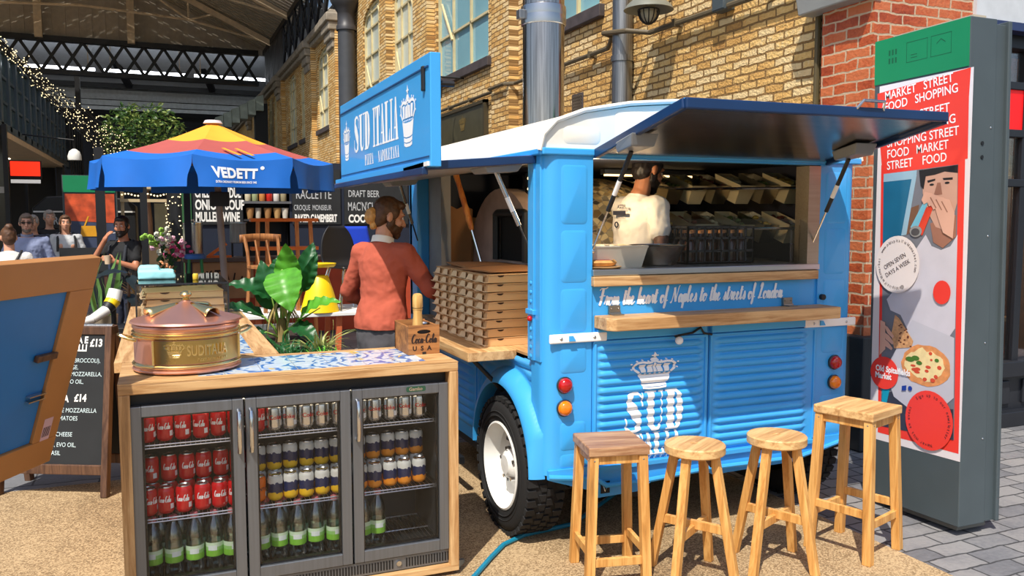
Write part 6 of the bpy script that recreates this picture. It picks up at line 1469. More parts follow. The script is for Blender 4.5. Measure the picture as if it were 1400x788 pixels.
# blue hose on the gravel
tag(MB().tube([(1.19,3.40,.014),(1.30,3.52,.013),(1.42,3.66,.013),(1.55,3.80,.013),(1.70,3.88,.013),(2.0,3.92,.013),(2.5,4.3,.013),(3.1,4.6,.013)], .012, 8).build('water_hose', plain('teal_hose', C(24,128,160), .45)), 'thin teal hose lying on the gravel beside the rear wheel', 'hose')
# ------------------------------------------------------------------ people
SKIN = {}
def skin(name, col): return plain('skin_'+name, col, .5, var=.10, scale=14)
def remesh(mb, name, mat, parent, voxel, smooth_it=4, disp=0.0, dscale=.1):
    """joins the overlapping solids of one garment or body into a single continuous surface"""
    me = bpy.data.meshes.new(name); me.from_pydata([tuple(v) for v in mb.v], [], mb.f)
    bm = bmesh.new(); bm.from_mesh(me); bmesh.ops.recalc_face_normals(bm, faces=bm.faces); bm.to_mesh(me); bm.free()
    o = bpy.data.objects.new(name, me); COL.objects.link(o)
    m = o.modifiers.new('r', 'REMESH'); m.mode = 'VOXEL'; m.voxel_size = voxel
    s = o.modifiers.new('s', 'SMOOTH'); s.factor = .5; s.iterations = smooth_it
    if disp:
        t = bpy.data.textures.new(name+'_folds', 'CLOUDS'); t.noise_scale = dscale
        d = o.modifiers.new('d', 'DISPLACE'); d.texture = t; d.strength = disp; d.texture_coords = 'LOCAL'; d.mid_level = .5
    dg = bpy.context.evaluated_depsgraph_get(); dg.update()
    nm = bpy.data.meshes.new_from_object(o.evaluated_get(dg)); nm.name = name
    o.modifiers.clear(); o.data = nm; bpy.data.meshes.remove(me)
    nm.materials.clear(); nm.materials.append(mat)
    for p in nm.polygons: p.use_smooth = True
    o.parent = parent
    return o
def V3(*a): return Vector(a)
def hand(mb, wrist, d, palm_n, curl=.5, k=1.0, side=1):
    """palm, four jointed fingers of unequal length and a thumb leaving the side of the palm"""
    d = d.normalized(); n = (palm_n-d*palm_n.dot(d)).normalized(); s = d.cross(n)*side
    c = wrist+d*.045*k
    R = Matrix((s, d, n)).transposed()
    mb.ell(c, (.040*k, .052*k, .017*k), R, 12, 8); mb.cap(wrist-d*.02, wrist+d*.03, .026*k, .03*k)
    for i, (off, L) in enumerate(((.030,.070),(.010,.080),(-.011,.074),(-.031,.058))):
        p = c+d*.038*k+s*off*k; a = p
        for j, f in enumerate((.45,.32,.23)):
            ang = curl*(.55+.75*j); dd = (d*cos(ang)+n*sin(ang)).normalized(); b = a+dd*L*f*k
            mb.cap(a, b, .0095*k*(1-.08*j), .0088*k*(1-.1*j), 8); a = b
    t0 = c-d*.02*k+s*.034*k; t1 = t0+(s*.7+d*.5+n*.35).normalized()*.038*k; t2 = t1+(d*.8+n*.5+s*.1).normalized()*.030*k
    mb.cap(t0, t1, .013*k, .011*k, 8); mb.cap(t1, t2, .011*k, .009*k, 8)

def person(label, loc, face, h=1.75, skin_c=None, top=None, top_mat=None, sleeve=1.0, pants=None, hair=None, hair_mat=None, armL=None, armR=None, hl=(None,None), hr=(None,None),
           yaw=0, pitch=0, lean=0.0, vox=.010, build=1.0, beard=None, small_beard=False, collar=None, curl=.6, hem=.92, legs=((.10,0,0),(-.10,0,0)), shoes=None, female=False, extras=None):
    P = thing('person', label, 'person', loc, face, local=True); k = h/1.75; P.scale = (k, k, k)
    sk = skin_c; ln = lambda v: Vector((v[0], v[1]+lean*max(0, v[2]-.95), v[2]))
    sw = .185*build*(.92 if female else 1)
    shL, shR = ln((-sw+.008,0,1.405)), ln((sw-.008,0,1.405)); neck = ln((0,-.01,1.48)); hd = ln((0,.015,1.635))
    eL, wL = armL; eR, wR = armR; eL, wL, eR, wR = map(Vector, (eL, wL, eR, wR))
    hips = [V3(-.09,0,.90), V3(.09,0,.90)]; knees = [V3(-.10+legs[1][1],.03+legs[1][2],.49), V3(.10+legs[0][1],.03+legs[0][2],.49)]; anks = [V3(-.105,-.02+legs[1][2],.08), V3(.105,-.02+legs[0][2],.08)]
    def torso(mb, g=0.0, z0=0, armfrac=1.0, gs=None, pel=True):
        mb.loft([(ln((0,oy,z)), rx*build+g, ry*build+g) for z, rx, ry, oy in ((.83,.14,.11,-.01),(.90,.166,.125,-.01),(.97,.168,.126,-.01),(1.05,.158,.118,0),(1.14,.152,.114,.003),(1.22,.160,.118,.005),(1.30,.172,.124,.004),(1.36,.176,.118,-.002),(1.40,.164,.102,-.006),(1.435,.125,.086,-.01),(1.465,.085,.07,-.01),(1.48,.06,.06,-.01))])
        if female: mb.ell(ln((-.07,.085,1.28)), (.06,.05,.06)); mb.ell(ln((.07,.085,1.28)), (.06,.05,.06))
        mb.cap(shL, shR, .062+g, .062+g); mb.cap(ln((0,-.01,1.42)), neck, .085+g*.5, .062+g*.4)
        for s_, e_, w_ in ((shL,eL,wL),(shR,eR,wR)):
            ga = g if gs is None else gs
            f = armfrac
            if f >= 1: mb.cap(s_, e_, .056+ga, .044+ga); mb.cap(e_, e_.lerp(w_, min(1, f-1+.0) if f < 2 else .97), .044+ga, .034+ga) if f > 1 else None
            else: mb.cap(s_, s_.lerp(e_, f), .056+ga, .056+ga-.010*f)
    # body
    b = MB(); torso(b, -.012, armfrac=2.0, gs=-.006)
    for i in range(2): b.cap(hips[i], knees[i], .080, .055); b.cap(knees[i], anks[i], .055, .036); b.cap(anks[i], anks[i]+V3(0,.13,-.045), .036, .03)
    Rh = Matrix.Rotation(yaw, 3, 'Z')@Matrix.Rotation(-pitch, 3, 'X'); base = hd-V3(0,.0,.09)
    H = lambda x, y, z: base+Rh@V3(x, y, z+.09)
    b.cap(neck-V3(0,0,.05), H(0,-.015,-.06), .058, .054)
    b.ell(H(0,-.012,.03), (.074,.094,.096), Rh); b.ell(H(0,.025,-.045), (.056,.066,.070), Rh); b.ell(H(0,.068,-.092), (.024,.020,.020), Rh)      # skull, jaw, chin
    b.cap(H(0,.085,.02), H(0,.108,-.026), .010, .015, 8); b.ell(H(-.012,.098,-.028), .010, None, 8, 6); b.ell(H(.012,.098,-.028), .010, None, 8, 6)   # nose
    b.cap(H(-.04,.078,.038), H(.04,.078,.038), .012, .012, 8); b.ell(H(-.042,.064,-.02), (.022,.022,.022), Rh, 10, 6); b.ell(H(.042,.064,-.02), (.022,.022,.022), Rh, 10, 6)
    b.cap(H(-.018,.088,-.058), H(.018,.088,-.058), .009, .009, 8); b.cap(H(-.016,.086,-.070), H(.016,.086,-.070), .009, .009, 8)                        # lips
    for s_ in (-1, 1): b.ell(H(s_*.077,-.012,.0), (.012,.022,.034), Rh@Matrix.Rotation(s_*.3, 3, 'Z'), 10, 8)
    for w_, e_, (dd, pn), sd_ in ((wL,eL,hl,-1),(wR,eR,hr,1)):
        dd = (w_-e_) if dd is None else Vector(dd); pn = V3(-sd_, 0, 0) if pn is None else Vector(pn); hand(b, w_, dd, pn, curl, 1.0, sd_)
    body = remesh(b, 'body', sk, P, min(vox, .0065) if vox < .012 else vox, 3)
    # eyes and brows
    e = MB()
    for s_ in (-1, 1): e.ell(H(s_*.031,.080,.014), (.013,.008,.008), Rh, 10, 8)
    eo = e.build('eyes', plain('eye_white', C(224,216,210), .3), P)
    e = MB()
    for s_ in (-1, 1): e.ell(H(s_*.031,.0865,.014), (.0055,.003,.0055), Rh, 8, 6)
    e.build('pupils', plain('pupil_dark', C(30,22,18), .2), eo)
    e = MB()
    for s_ in (-1, 1): e.cap(H(s_*.018,.091,.040), H(s_*.050,.080,.042), .005, .004, 6)
    e.build('eyebrows', hair_mat, P)
    e = MB(); e.ell(H(0,.094,-.064), (.020,.006,.004), Rh, 10, 6); e.build('mouth_line', plain('lip_dark', C(120,62,56), .5), P)
    # clothing
    c = MB(); torso(c, .012, armfrac=sleeve, gs=.014)
    if hem < .9: c.ell(ln((0,-.01,(hem+.95)/2)), (.172*build+.014, .13*build+.012, (.95-hem)/2+.08))
    else: c.loft([(ln((0,-.01,hem-.02)), .194*build, .152*build), (ln((0,-.01,hem+.03)), .200*build, .157*build), (ln((0,-.005,hem+.09)), .192*build, .150*build), (ln((0,0,hem+.18)), .172*build, .13*build)])
    t = remesh(c, top or 'shirt', top_mat, P, vox, 5, .022, .07)
    # cut the garment at hem and neck
    bm = bmesh.new(); bm.from_mesh(t.data)
    bmesh.ops.bisect_plane(bm, geom=bm.verts[:]+bm.edges[:]+bm.faces[:], plane_co=(0,0,hem), plane_no=(0,0,-1), clear_outer=True)
    nz = ln((0,0,1.475))
    bmesh.ops.bisect_plane(bm, geom=bm.verts[:]+bm.edges[:]+bm.faces[:], plane_co=nz, plane_no=(0,.25,1), clear_outer=True)
    bm.to_mesh(t.data); bm.free()
    tr = MB()
    tr.loft([(V3(0,-.01,z), rx*build, ry*build) for z, rx, ry in ((.78,.15,.12),(.84,.174,.133),(.90,.180,.138),(max(.91,hem+.02),.178,.137))])
    for i in range(2): tr.cap(hips[i], knees[i], .094, .070); tr.cap(knees[i], anks[i]+V3(0,0,.02), .070, .055)
    remesh(tr, 'trousers', pants, P, max(vox, .011), 4, .015, .1)
    s_ = MB()
    for i in range(2): s_.cap(anks[i]+V3(0,-.02,-.035), anks[i]+V3(0,.15,-.042), .044, .036)
    remesh(s_, 'shoes', shoes or M_BLACK, P, .012, 3)
    if hair:
        g = MB()
        if hair != 'hood':
            g.ell(H(0,-.020,.045), (.081,.097,.092), Rh); g.ell(H(0,-.055,.0), (.072,.062,.085), Rh)
            if hair != 'receding': g.ell(H(0,.045,.092), (.060,.045,.030), Rh)
            for q in (-1, 1): g.ell(H(q*.072,.01,.03), (.012,.035,.045), Rh, 10, 6)
        if hair == 'bun': g.ell(H(0,-.130,.035), (.045,.042,.05), Rh); g.ell(H(0,-.10,-.02), (.03,.03,.04), Rh)
        if hair == 'topbun': g.ell(H(0,-.07,.125), (.045,.045,.042), Rh)
        if hair == 'long': g.ell(H(0,-.07,-.08), (.085,.055,.13), Rh)
        ho = remesh(g, 'hair', hair_mat, P, .008 if vox < .012 else .014, 2, .012, .02)
        bm = bmesh.new(); bm.from_mesh(ho.data)                       # keep the face clear
        fo = [v for v in bm.verts if (Rh.transposed()@(v.co-base))[1] > (.052 if hair != 'receding' else -.005) and (Rh.transposed()@(v.co-base))[2] < (.155 if hair != 'receding' else .5)]
        bmesh.ops.delete(bm, geom=fo, context='VERTS'); bm.to_mesh(ho.data); bm.free()
    if beard:
        g = MB(); g.ell(H(0,.030,-.062), (.062,.070,.056), Rh); g.ell(H(0,.070,-.098), (.034,.030,.030), Rh)
        for q in (-1, 1): g.ell(H(q*.060,.005,-.03), (.015,.03,.05), Rh, 10, 6)
        g.cap(H(-.022,.096,-.045), H(.022,.096,-.045), .008, .008, 8)
        if small_beard: g = MB(); g.ell(H(0,.030,-.078), (.056,.062,.040), Rh); g.ell(H(0,.070,-.102), (.030,.026,.022), Rh)
        remesh(g, 'beard', beard, P, .008, 2, .008, .015)
    if collar:
        g = MB(); cc = ln((0,-.012,1.485)); g.lathe([(.074,-.022),(.070,.022),(.066,.024),(.066,-.02)], 28, cc, Matrix.Rotation(-.22+(-lean), 3, 'X')); g.build('collar', collar, P)
    if extras: extras(P, H, Rh, ln, wL, wR, eL, eR)
    return P

M_SK_A = skin('fair', C(214,156,126)); M_SK_B = skin('tan', C(188,124,92)); M_SK_C = skin('olive', C(176,118,86)); M_SK_D = skin('shade', C(196,146,122))
M_HBRN = plain('hair_brown', C(88,58,36), .55, var=.45, scale=30); M_HBLK = plain('hair_black', C(26,20,18), .5, var=.3, scale=30); M_HGRY = plain('hair_grey', C(150,144,138), .6, var=.2, scale=30)
M_KNIT = plain('rust_knit', C(182,88,66), .9, var=.08, scale=5, bumps=.25, bscale=260)
M_GREYT = plain('grey_trousers', C(92,90,94), .85, var=.12); M_JEAN = plain('dark_jeans', C(36,42,60), .85, var=.15)
M_TEE = plain('white_cotton', C(236,232,224), .85, var=.04); M_BLKTEE = plain('black_cotton', C(24,25,28), .85, var=.15)

# the server at the side hatch
def ex_server(P, H, Rh, ln, wL, wR, eL, eR):
    g = MB(); g.ell(H(.0,-.112,-.015), (.050,.044,.056), Rh); g.ell(H(0,-.085,-.06), (.035,.03,.04), Rh)
    remesh(g, 'hair_bun', plain('hair_blond', C(206,152,84), .55, var=.4, scale=40), P, .007, 2, .016, .02)
person('person in a rust jumper with a hair bun reaching into the van', (1.325, 5.33, 0), rad(-48), 1.77, M_SK_A, 'jumper', M_KNIT, 2.0, M_GREYT, 'plain', M_HBRN, build=.92,
       armL=((-.30,.06,1.14),(-.25,.30,1.02)), armR=((.30,.10,1.18),(.30,.38,1.10)), yaw=rad(-42), pitch=rad(14), lean=.06, vox=.009, beard=M_HBRN, collar=M_TEE, hem=.93, extras=ex_server)

# the cook inside
def ex_cook(P, H, Rh, ln, wL, wR, eL, eR):
    m = MB(); M = frame(tuple(ln((.085,-.150,1.30))), (-1,0,0), (0,-.06,1))
    m.prism([(0,.06),(.13,.06),(.13,.085),(0,.085)], M, 0); mb_text(m, 'PIZZA', .03, M@Matrix.Translation((.0,.10,.0)), weight=.001); mb_text(m, 'NAPOLETANA', .018, M@Matrix.Translation((.0,.035,0)))
    m.tube([M@V3(.10+.016*cos(2*pi*q/12), .0+.016*sin(2*pi*q/12), .001) for q in range(12)], .004, 5, closed=True)
    m.build('back_print', plain('print_navy', C(40,44,60), .7), P, smooth=0)
    s = ln((.185,0,1.43)); g = MB(); e = Vector(eR); w = Vector(wR)
    g.cap(s.lerp(e,.62), e, .0505, .0425); g.cap(e, e.lerp(w,.85), .0425, .0325)
    remesh(g, 'tattoo_sleeve', plain('tattooed_skin', C(96,66,54), .55, var=.75, scale=38), P, .008, 3)
person('person in a white T-shirt with a tattooed arm cooking inside the van', (2.52, 4.20, .40), rad(-84), 1.63, M_SK_C, 't_shirt', M_TEE, .62, M_JEAN, 'plain', M_HBLK,
       armL=((-.27,.12,1.18),(-.17,.30,1.13)), armR=((.255,.02,1.17),(.20,.26,1.10)), yaw=rad(4), pitch=rad(20), lean=.10, vox=.009, beard=M_HBLK, hem=.90, extras=ex_cook)

# people in the hall
def ex_smoker(P, H, Rh, ln, wL, wR, eL, eR):
    c = Vector(wL)+V3(.03,.07,.02); MB().lathe([(.03,-.05),(.037,.05),(.034,.05),(.028,-.045),(0,-.045)], 16, c).build('paper_cup', plain('paper_cup_tan', C(206,180,150), .7), P)
    q = H(.03,.115,-.062); MB().cyl(q, q+V3(.035,.05,-.01), .004, n=8).build('cigarette', M_WHITE, P)
    m = MB()
    for s_ in (-1, 1): m.tube([ln((s_*.10,-.11,1.30)), ln((s_*.115,-.03,1.475)), ln((s_*.12,.09,1.40)), ln((s_*.12,.135,1.2))], .018, 8)
    m.build('backpack_straps', plain('strap_charcoal', C(46,50,58), .8), P)
person('dark-haired person in a black T-shirt smoking under the left edge of the umbrella', (-.36, 10.45, 0), rad(138), 1.66, M_SK_B, 't_shirt', M_BLKTEE, .6, M_JEAN, 'plain', M_HBLK,
       armL=((-.27,.10,1.16),(-.13,.28,1.24)), armR=((.29,.20,1.20),(.085,.205,1.47)), hr=((-.45,-.15,.85),(-.3,-.5,0)), yaw=rad(22), pitch=rad(4), vox=.012, beard=M_HBLK, extras=ex_smoker)
def ex_strap(P, H, Rh, ln, wL, wR, eL, eR):
    MB().tube([ln((.12,-.03,1.49)), ln((.06,-.115,1.40)), ln((-.06,-.14,1.22)), ln((-.18,-.10,1.05)), ln((-.20,.02,.98))], .013, 8).build('bag_strap', M_BLACK, P)
person('person seen from behind in a white T-shirt with a black bag strap and dark bun', (-1.38, 9.75, 0), rad(14), 1.55, M_SK_A, 't_shirt', M_TEE, .75, M_JEAN, 'topbun', M_HBRN,
       armL=((-.25,-.01,1.15),(-.24,.12,.92)), armR=((.25,-.01,1.15),(.24,.12,.92)), vox=.012, female=True, extras=ex_strap)
def ex_glasses(P, H, Rh, ln, wL, wR, eL, eR):
    g = MB()
    for s_ in (-1, 1): g.prism([tuple((s_*.033+.024*cos(2*pi*q/14), .016*sin(2*pi*q/14))) for q in range(14)], frame(tuple(H(0,.104,.012)), Rh@V3(-1,0,0), Rh@V3(0,0,1)), .004)
    g.cap(H(-.08,0,.02), H(-.058,.098,.02), .003, .003, 6); g.cap(H(.08,0,.02), H(.058,.098,.02), .003, .003, 6); g.cap(H(-.01,.104,.016), H(.01,.104,.016), .003, .003, 6)
    g.build('sunglasses', plain('dark_lens', C(40,26,24), .15), P)
person('older bearded person in sunglasses and a pale blue shirt walking towards the bar', (-1.50, 12.0, 0), rad(186), 1.69, M_SK_D, 'shirt', plain('pale_blue_shirt', C(136,146,178), .8, var=.08), 1.75, M_JEAN, 'plain', plain('hair_brown_grey', C(112,96,84), .6, var=.25, scale=30),
       armL=((-.27,-.01,1.15),(-.25,.12,.93)), armR=((.27,-.01,1.15),(.25,.12,.93)), vox=.011, beard=plain('hair_brown_grey', C(112,96,84), .6, var=.25, scale=30), small_beard=True, collar=plain('pale_blue_shirt', C(136,146,178), .8, var=.08), extras=ex_glasses, build=1.08)
person('person dressed all in black standing before the black kiosk', (-1.58, 15.2, 0), rad(196), 1.76, M_SK_D, 'coat', M_BLKTEE, 2.0, M_BLKTEE, 'plain', M_HGRY,
       armL=((-.25,.02,1.15),(-.22,.16,.94)), armR=((.25,.02,1.15),(.22,.16,.94)), vox=.014, hem=.62)
def ex_pack(P, H, Rh, ln, wL, wR, eL, eR):
    m = MB()
    for s_ in (-1, 1): m.tube([ln((s_*.10,-.11,1.30)), ln((s_*.115,-.03,1.485)), ln((s_*.12,.10,1.40)), ln((s_*.13,.13,1.2))], .018, 8)
    m.build('backpack_straps', M_BLACK, P)
    MB().ell(ln((0,-.10,1.45)), (.10,.06,.07)).build('hood', plain('grey_hoodie', C(196,198,200), .85), P)
person('person in a pale grey hoodie with dark backpack straps before the black kiosk', (-1.27, 14.2, 0), rad(190), 1.68, M_SK_A, 'hoodie', plain('grey_hoodie', C(196,198,200), .85), 2.0, plain('beige_trousers', C(180,160,136), .85), 'long', M_HBRN,
       armL=((-.25,.02,1.15),(-.12,.20,1.02)), armR=((.25,.02,1.15),(.12,.20,1.02)), vox=.014, female=True, extras=ex_pack, hem=.82)
person('grey-haired person half hidden behind the one in the pale blue shirt', (-1.69, 14.2, 0), rad(175), 1.68, M_SK_D, 'jacket', plain('slate_jacket', C(60,64,76), .85), 2.0, M_JEAN, 'plain', M_HGRY,
       armL=((-.25,.0,1.15),(-.24,.10,.93)), armR=((.25,.0,1.15),(.24,.10,.93)), vox=.015)
# ------------------------------------------------------------------ big market umbrella
uc = Vector((.64, 10.6, 0)); UR = 1.37; UA = rad(-79.8)
um = thing('market_umbrella', 'large octagonal beer umbrella with orange top and blue scalloped edge', 'umbrella', (.76, 10.6, 0))
Vt = [UA+pi/8+pi/4*k for k in range(8)]
def upt(r, a, z): return uc+Vector((r*cos(a), r*sin(a), z))
def cz(r): return 2.77-.47*(r/UR)-.04*math.sin(pi*r/UR)
def band(r0, r1, nm, mt):
    g = MB()
    for k in range(8):
        a0, a1 = Vt[k], Vt[(k+1)%8]+(2*pi if k == 7 else 0)
        def f(u, v):
            r = r0+(r1-r0)*v; p = upt(r, a0, cz(r)).lerp(upt(r, a1, cz(r)), u); p.z -= .05*sin(pi*u)*r/UR*(1 if r > .2 else 0); return p
        g.grid(f, 8, 6)
    return g.build(nm, mt, um, smooth=25)
band(.05, .60, 'canopy_top', plain('umbrella_orange', C(250,166,44), .7, var=.04)); band(.60, 1.09, 'canopy_middle', plain('umbrella_salmon', C(172,82,76), .7, var=.04))
M_UBLUE = plain('umbrella_blue', C(8,102,196), .65, var=.04)
band(1.09, UR, 'canopy_edge', M_UBLUE)
for k in range(8):
    a0, a1 = Vt[k], Vt[(k+1)%8]+(2*pi if k == 7 else 0); A, B_ = upt(UR, a0, cz(UR)), upt(UR, a1, cz(UR)); n_ = upt(1, (a0+a1)/2, 0)-uc
    def f(u, v):
        q_ = max(0, min(1, (v-.22)/.5)); uu = .5+(u-.5)*(1-.085*q_*q_*(3-2*q_))
        p = A.lerp(B_, uu); p.z -= .05*sin(pi*uu)*(1-v) + .33*v; p += n_*(.025*sin(pi*uu*3)*v+.03*v)
        return p
    g = MB(); g.grid(f, 24, 8); vo = g.build('valance', M_UBLUE, um, smooth=60)
    am = (a0+a1)/2
    if k == 7 or abs(((am-UA+pi) % (2*pi))-pi) < .1:
        rt = Vector((-n_.y, n_.x, 0)); mid = Vector((0,0,0))
        rt = rt if rt.dot(Vector((cos(CAM_YAW), -sin(CAM_YAW), 0))) > 0 else -rt
        m = MB(); Mv = Matrix.Identity(4); mb_text(m, 'VEDETT', .165, Mv@Matrix.Translation((-.10,0,0)), sx=.78, align='CENTER', weight=.0075, spacing=1.06); mb_text(m, 'EXTRA ORDINARY PREMIUM BEER SINCE 1945', .038, Mv@Matrix.Translation((-.10,-.065,0)), sx=.60, align='CENTER', weight=.001)
        m.prism(disc(.19, .125, .022, n=14), Mv, 0); sg_ = 1 if rt.dot(B_-A) > 0 else -1; Ln = (B_-A).length; m.v = [tuple(f(.5+sg_*(x)/Ln, (.215-y)/.33)+n_*.004) for x, y, z in m.v]; m.build('valance_lettering', M_LETTER, vo, smooth=0)
am = UA
g = MB()
for q in (-.12, .02):
    tn_ = Vector((-sin(am), cos(am), 0)); P0 = upt(.90, am, cz(.90)-.022)+tn_*q; P1 = upt(1.20, am, cz(1.20)-.03)+tn_*(q+.10); g.beam(P0, P1, .035, .006)
g.build('canopy_ties', plain('umbrella_orange', C(250,166,44), .7, var=.04), um, smooth=0)
MB().lathe([(.0,2.80),(.09,2.79),(.11,2.755),(.03,2.74)], 16, tuple(uc)).build('finial_cap', plain('pale_cap', C(214,206,214), .5), um)
M_POLE = plain('umbrella_pole_grey', C(134,118,112), .45)
pb, pt = Vector((.76, 10.6, .06)), Vector((.64, 10.6, 2.76))
MB().cyl(pb, pt, .042, .036, 16).build('pole', M_POLE, um); MB().lathe([(.32,0),(.32,.05),(.3,.07),(.06,.08)], 28, (.76,10.6,0)).build('base', plain('concrete', C(130,128,124), .9), um)
cc = pb.lerp(pt, .68); MB().box(cc.x-.10, cc.x+.12, cc.y-.07, cc.y+.07, cc.z-.11, cc.z+.06).build('crank_housing', M_BLACK, um, smooth=0, bevel=.01)
g = MB()
for k in range(8): g.beam(pb.lerp(pt, .83), upt(UR*.97, Vt[k], cz(UR)-.03), .025, .02); 
g.build('ribs', M_POLE, um, smooth=0)

# ------------------------------------------------------------------ drinks booth with chalk menus
BY = 13.3
bt = thing('drinks_booth', 'dark navy drinks booth with hand-lettered chalk menus behind the umbrella', 'stall', (2.0, 12.8, 0))
b = MB(); b.box(.36, 1.22, BY, BY+.08, 0, 2.5); b.box(1.86, 4.2, BY, BY+.08, 0, 2.5); b.box(1.22, 1.86, BY, BY+.08, 2.06, 2.5); b.box(1.22, 1.86, BY, BY+.08, 0, 1.0)
b.build('back_wall', M_NAVY, bt, smooth=0)
b = MB(); b.box(1.2, 1.88, BY+.3, BY+.36, .9, 2.2); b.box(1.2, 1.22, BY, BY+.3, .9, 2.2); b.box(1.86, 1.88, BY, BY+.3, .9, 2.2); b.build('niche', M_BLACK, bt, smooth=0)
MB().box(1.2, 1.9, BY-.06, BY+.3, 1.865, 1.90).build('niche_shelf', plain('shelf_grey', C(90,92,96), .6), bt, smooth=0)
MB().box(1.2, 1.9, BY-.02, BY+.3, 1.60, 1.63).build('niche_shelf', plain('shelf_dark', C(40,40,44), .6), bt, smooth=0)
MB().box(.34, .47, BY-.03, BY+.1, 0, 2.5).build('corner_post', plain('post_green', C(44,96,54), .6), bt, smooth=0)
b = MB(); b.box(.3, 4.2, 11.9, 12.5, 1.06, 1.11); b.build('counter_top', plain('counter_brown', C(92,74,66), .5), bt, smooth=0)
MB().box(.32, 4.2, 12.0, 12.05, .05, 1.06).build('counter_front', plain('counter_rust', C(170,64,34), .6), bt, smooth=0)
for x in (.33, 4.15): MB().box(x, x+.08, 11.95, 12.03, 0, 2.5).build('front_post', M_NAVY, bt, smooth=0)
def panel(x0, x1, z0, z1, nm='menu_panel'): return MB().box(x0, x1, BY-.03, BY, z0, z1).build(nm, M_CHALK, bt, smooth=0)
for (px0, px1), rows_ in (((.49, 1.19), (('CHEESE FONDUE',.52,1.955,.20,.42,1),('ONION SOUP',.52,1.775,.20,.56,1),('MULLED WINE',.52,1.60,.19,.50,1))),
                       ((1.92, 2.66), (('RACLETTE',1.97,1.945,.19,.62,0),('CROQUE  MONSIEUR',1.94,1.77,.115,.52,0),('BAKED CAMEMBERT',1.95,1.59,.16,.445,1))),
                       ((2.72, 3.75), (('DRAFT BEER',2.78,1.98,.15,.6,0),("MAC'N'CHEESE",2.77,1.765,.19,.5,0),('COOKIES',2.78,1.58,.17,.7,1)))):
    pn = panel(px0, px1, 1.55, 2.40)
    for s, x, z, sz, sx, bold in rows_: mb_text(MB(), s, sz, REAR(x, BY-.035, z), sx=sx, weight=.007 if bold else .001).build('chalk_lettering' if bold else 'grey_chalk_lettering', M_CHALKW if bold else M_CHALKG, pn, smooth=0)
JC = [C(206,196,168), C(150,160,120), C(196,130,70), C(190,40,30), C(214,210,204), C(150,140,110)]
for k in range(6):
    x = 1.27+.105*k; o = thing('storage_jar', ['jar of pale grain at the left end','jar of green leaves second from left','jar of amber spice third from left','jar of red powder fourth from left','jar of white flour fifth from left','jar of olive herbs at the right end'][k]+' of the upper booth shelf', 'jar', (x, BY+.02, 1.90), group='jars on the booth shelf')
    MB().lathe([(.04,1.90),(.046,1.91),(.046,2.03),(.036,2.05)], 16, (x,BY+.02,0)).build('jar_body', plain('jar_fill_%d' % k, JC[k], .3), o); MB().lathe([(.04,2.05),(.04,2.075),(0,2.077)], 16, (x,BY+.02,0)).build('lid', M_CHROME, o)
for k, (x, nm, cc_) in enumerate(((1.30,'leftmost cork-brown cup',C(176,130,80)),(1.42,'slim clear cup',C(190,184,170)),(1.56,'middle cork-brown cup',C(170,124,76)),(1.70,'flared straw-filled cup',C(196,156,100)),(1.82,'round white cup',C(220,214,200)))):
    o = MB().lathe([(.035,1.63),(.055-.01*(k==1),1.74),(.06-.015*(k==1),1.80),(.05-.012*(k==1),1.80),(.03,1.645),(0,1.645)], 16, (x,BY+.04,0)).build('cup', plain('cup_%d' % k, cc_, .6)); tag(o, nm+' on the lower booth shelf', 'cup', 'cups on the lower booth shelf')
sg = thing('cocktails_board', 'tan cardboard board with black curved lettering on the booth front', 'sign', (.7, 11.97, .56))
MB().box(.32, 1.19, 11.955, 11.985, .56, 1.05).build('board', plain('tan_board', C(178,134,96), .8), sg, smooth=0)
m = MB(); s = 'COCKTAILS'
for i, ch in enumerate(s):
    u = i-4; mb_text(m, ch, .17, REAR(.73+.098*u, 11.95, .83-.010*u*u)@Matrix.Rotation(-.16*u/1.6, 4, 'Z'), align='CENTER', sx=.8, weight=.004)
m.build('lettering', M_BURN, sg, smooth=0)
ur = thing('drinks_urn', 'stainless steel hot drinks urn at the left end of the booth counter', 'urn', (.415, 12.1, 1.11))
MB().lathe([(.12,1.11),(.125,1.13),(.125,1.56),(.11,1.575)], 28, (.435,12.12,0)).build('urn_body', M_STEEL, ur); MB().lathe([(.128,1.565),(.128,1.585),(.02,1.61),(.02,1.63),(0,1.632)], 28, (.435,12.12,0)).build('lid', M_CHROME, ur)
MB().lathe([(.14,1.11),(.15,1.12),(.14,1.16),(.126,1.165)], 28, (.435,12.12,0)).build('base', M_STEEL, ur); MB().box(.33,.38,11.985,11.995,1.50,1.56).build('label', plain('cream_tag', C(226,220,190), .6), ur, smooth=0); MB().tube([(.435,12.0,1.2),(.435,11.95,1.2),(.435,11.94,1.16)], .012, 6).build('tap', M_BLACK, ur)
nb = thing('steel_dispenser', 'grey steel napkin dispenser on a stand on the booth counter', 'dispenser', (1.03, 12.3, 1.11))
MB().box(.93,1.13,12.2,12.4,1.30,1.58).build('housing', M_GALV, nb, smooth=0, bevel=.01); MB().box(.92,1.14,12.19,12.41,1.575,1.59).build('lid', M_CHROME, nb, smooth=0)
for x in (.95, 1.10): MB().box(x-.012,x+.012,12.28,12.32,1.11,1.30).build('leg', M_BLACK, nb, smooth=0)
bs = thing('blue_stool', 'tall green-legged stool with a blue seat before the cocktail board', 'stool', (.42, 11.2, 0))
MB().lathe([(0,1.14),(.115,1.14),(.125,1.155),(.125,1.185),(.115,1.20),(0,1.205)], 24, (.42,11.2,0)).build('seat', plain('seat_blue', C(40,96,170), .5), bs)
for k in range(4): a = pi/4+pi/2*k; MB().cyl((.42+.17*cos(a),11.2+.17*sin(a),0), (.42+.1*cos(a),11.2+.1*sin(a),1.15), .016, n=10).build('leg', plain('leg_green', C(24,116,60), .5), bs)
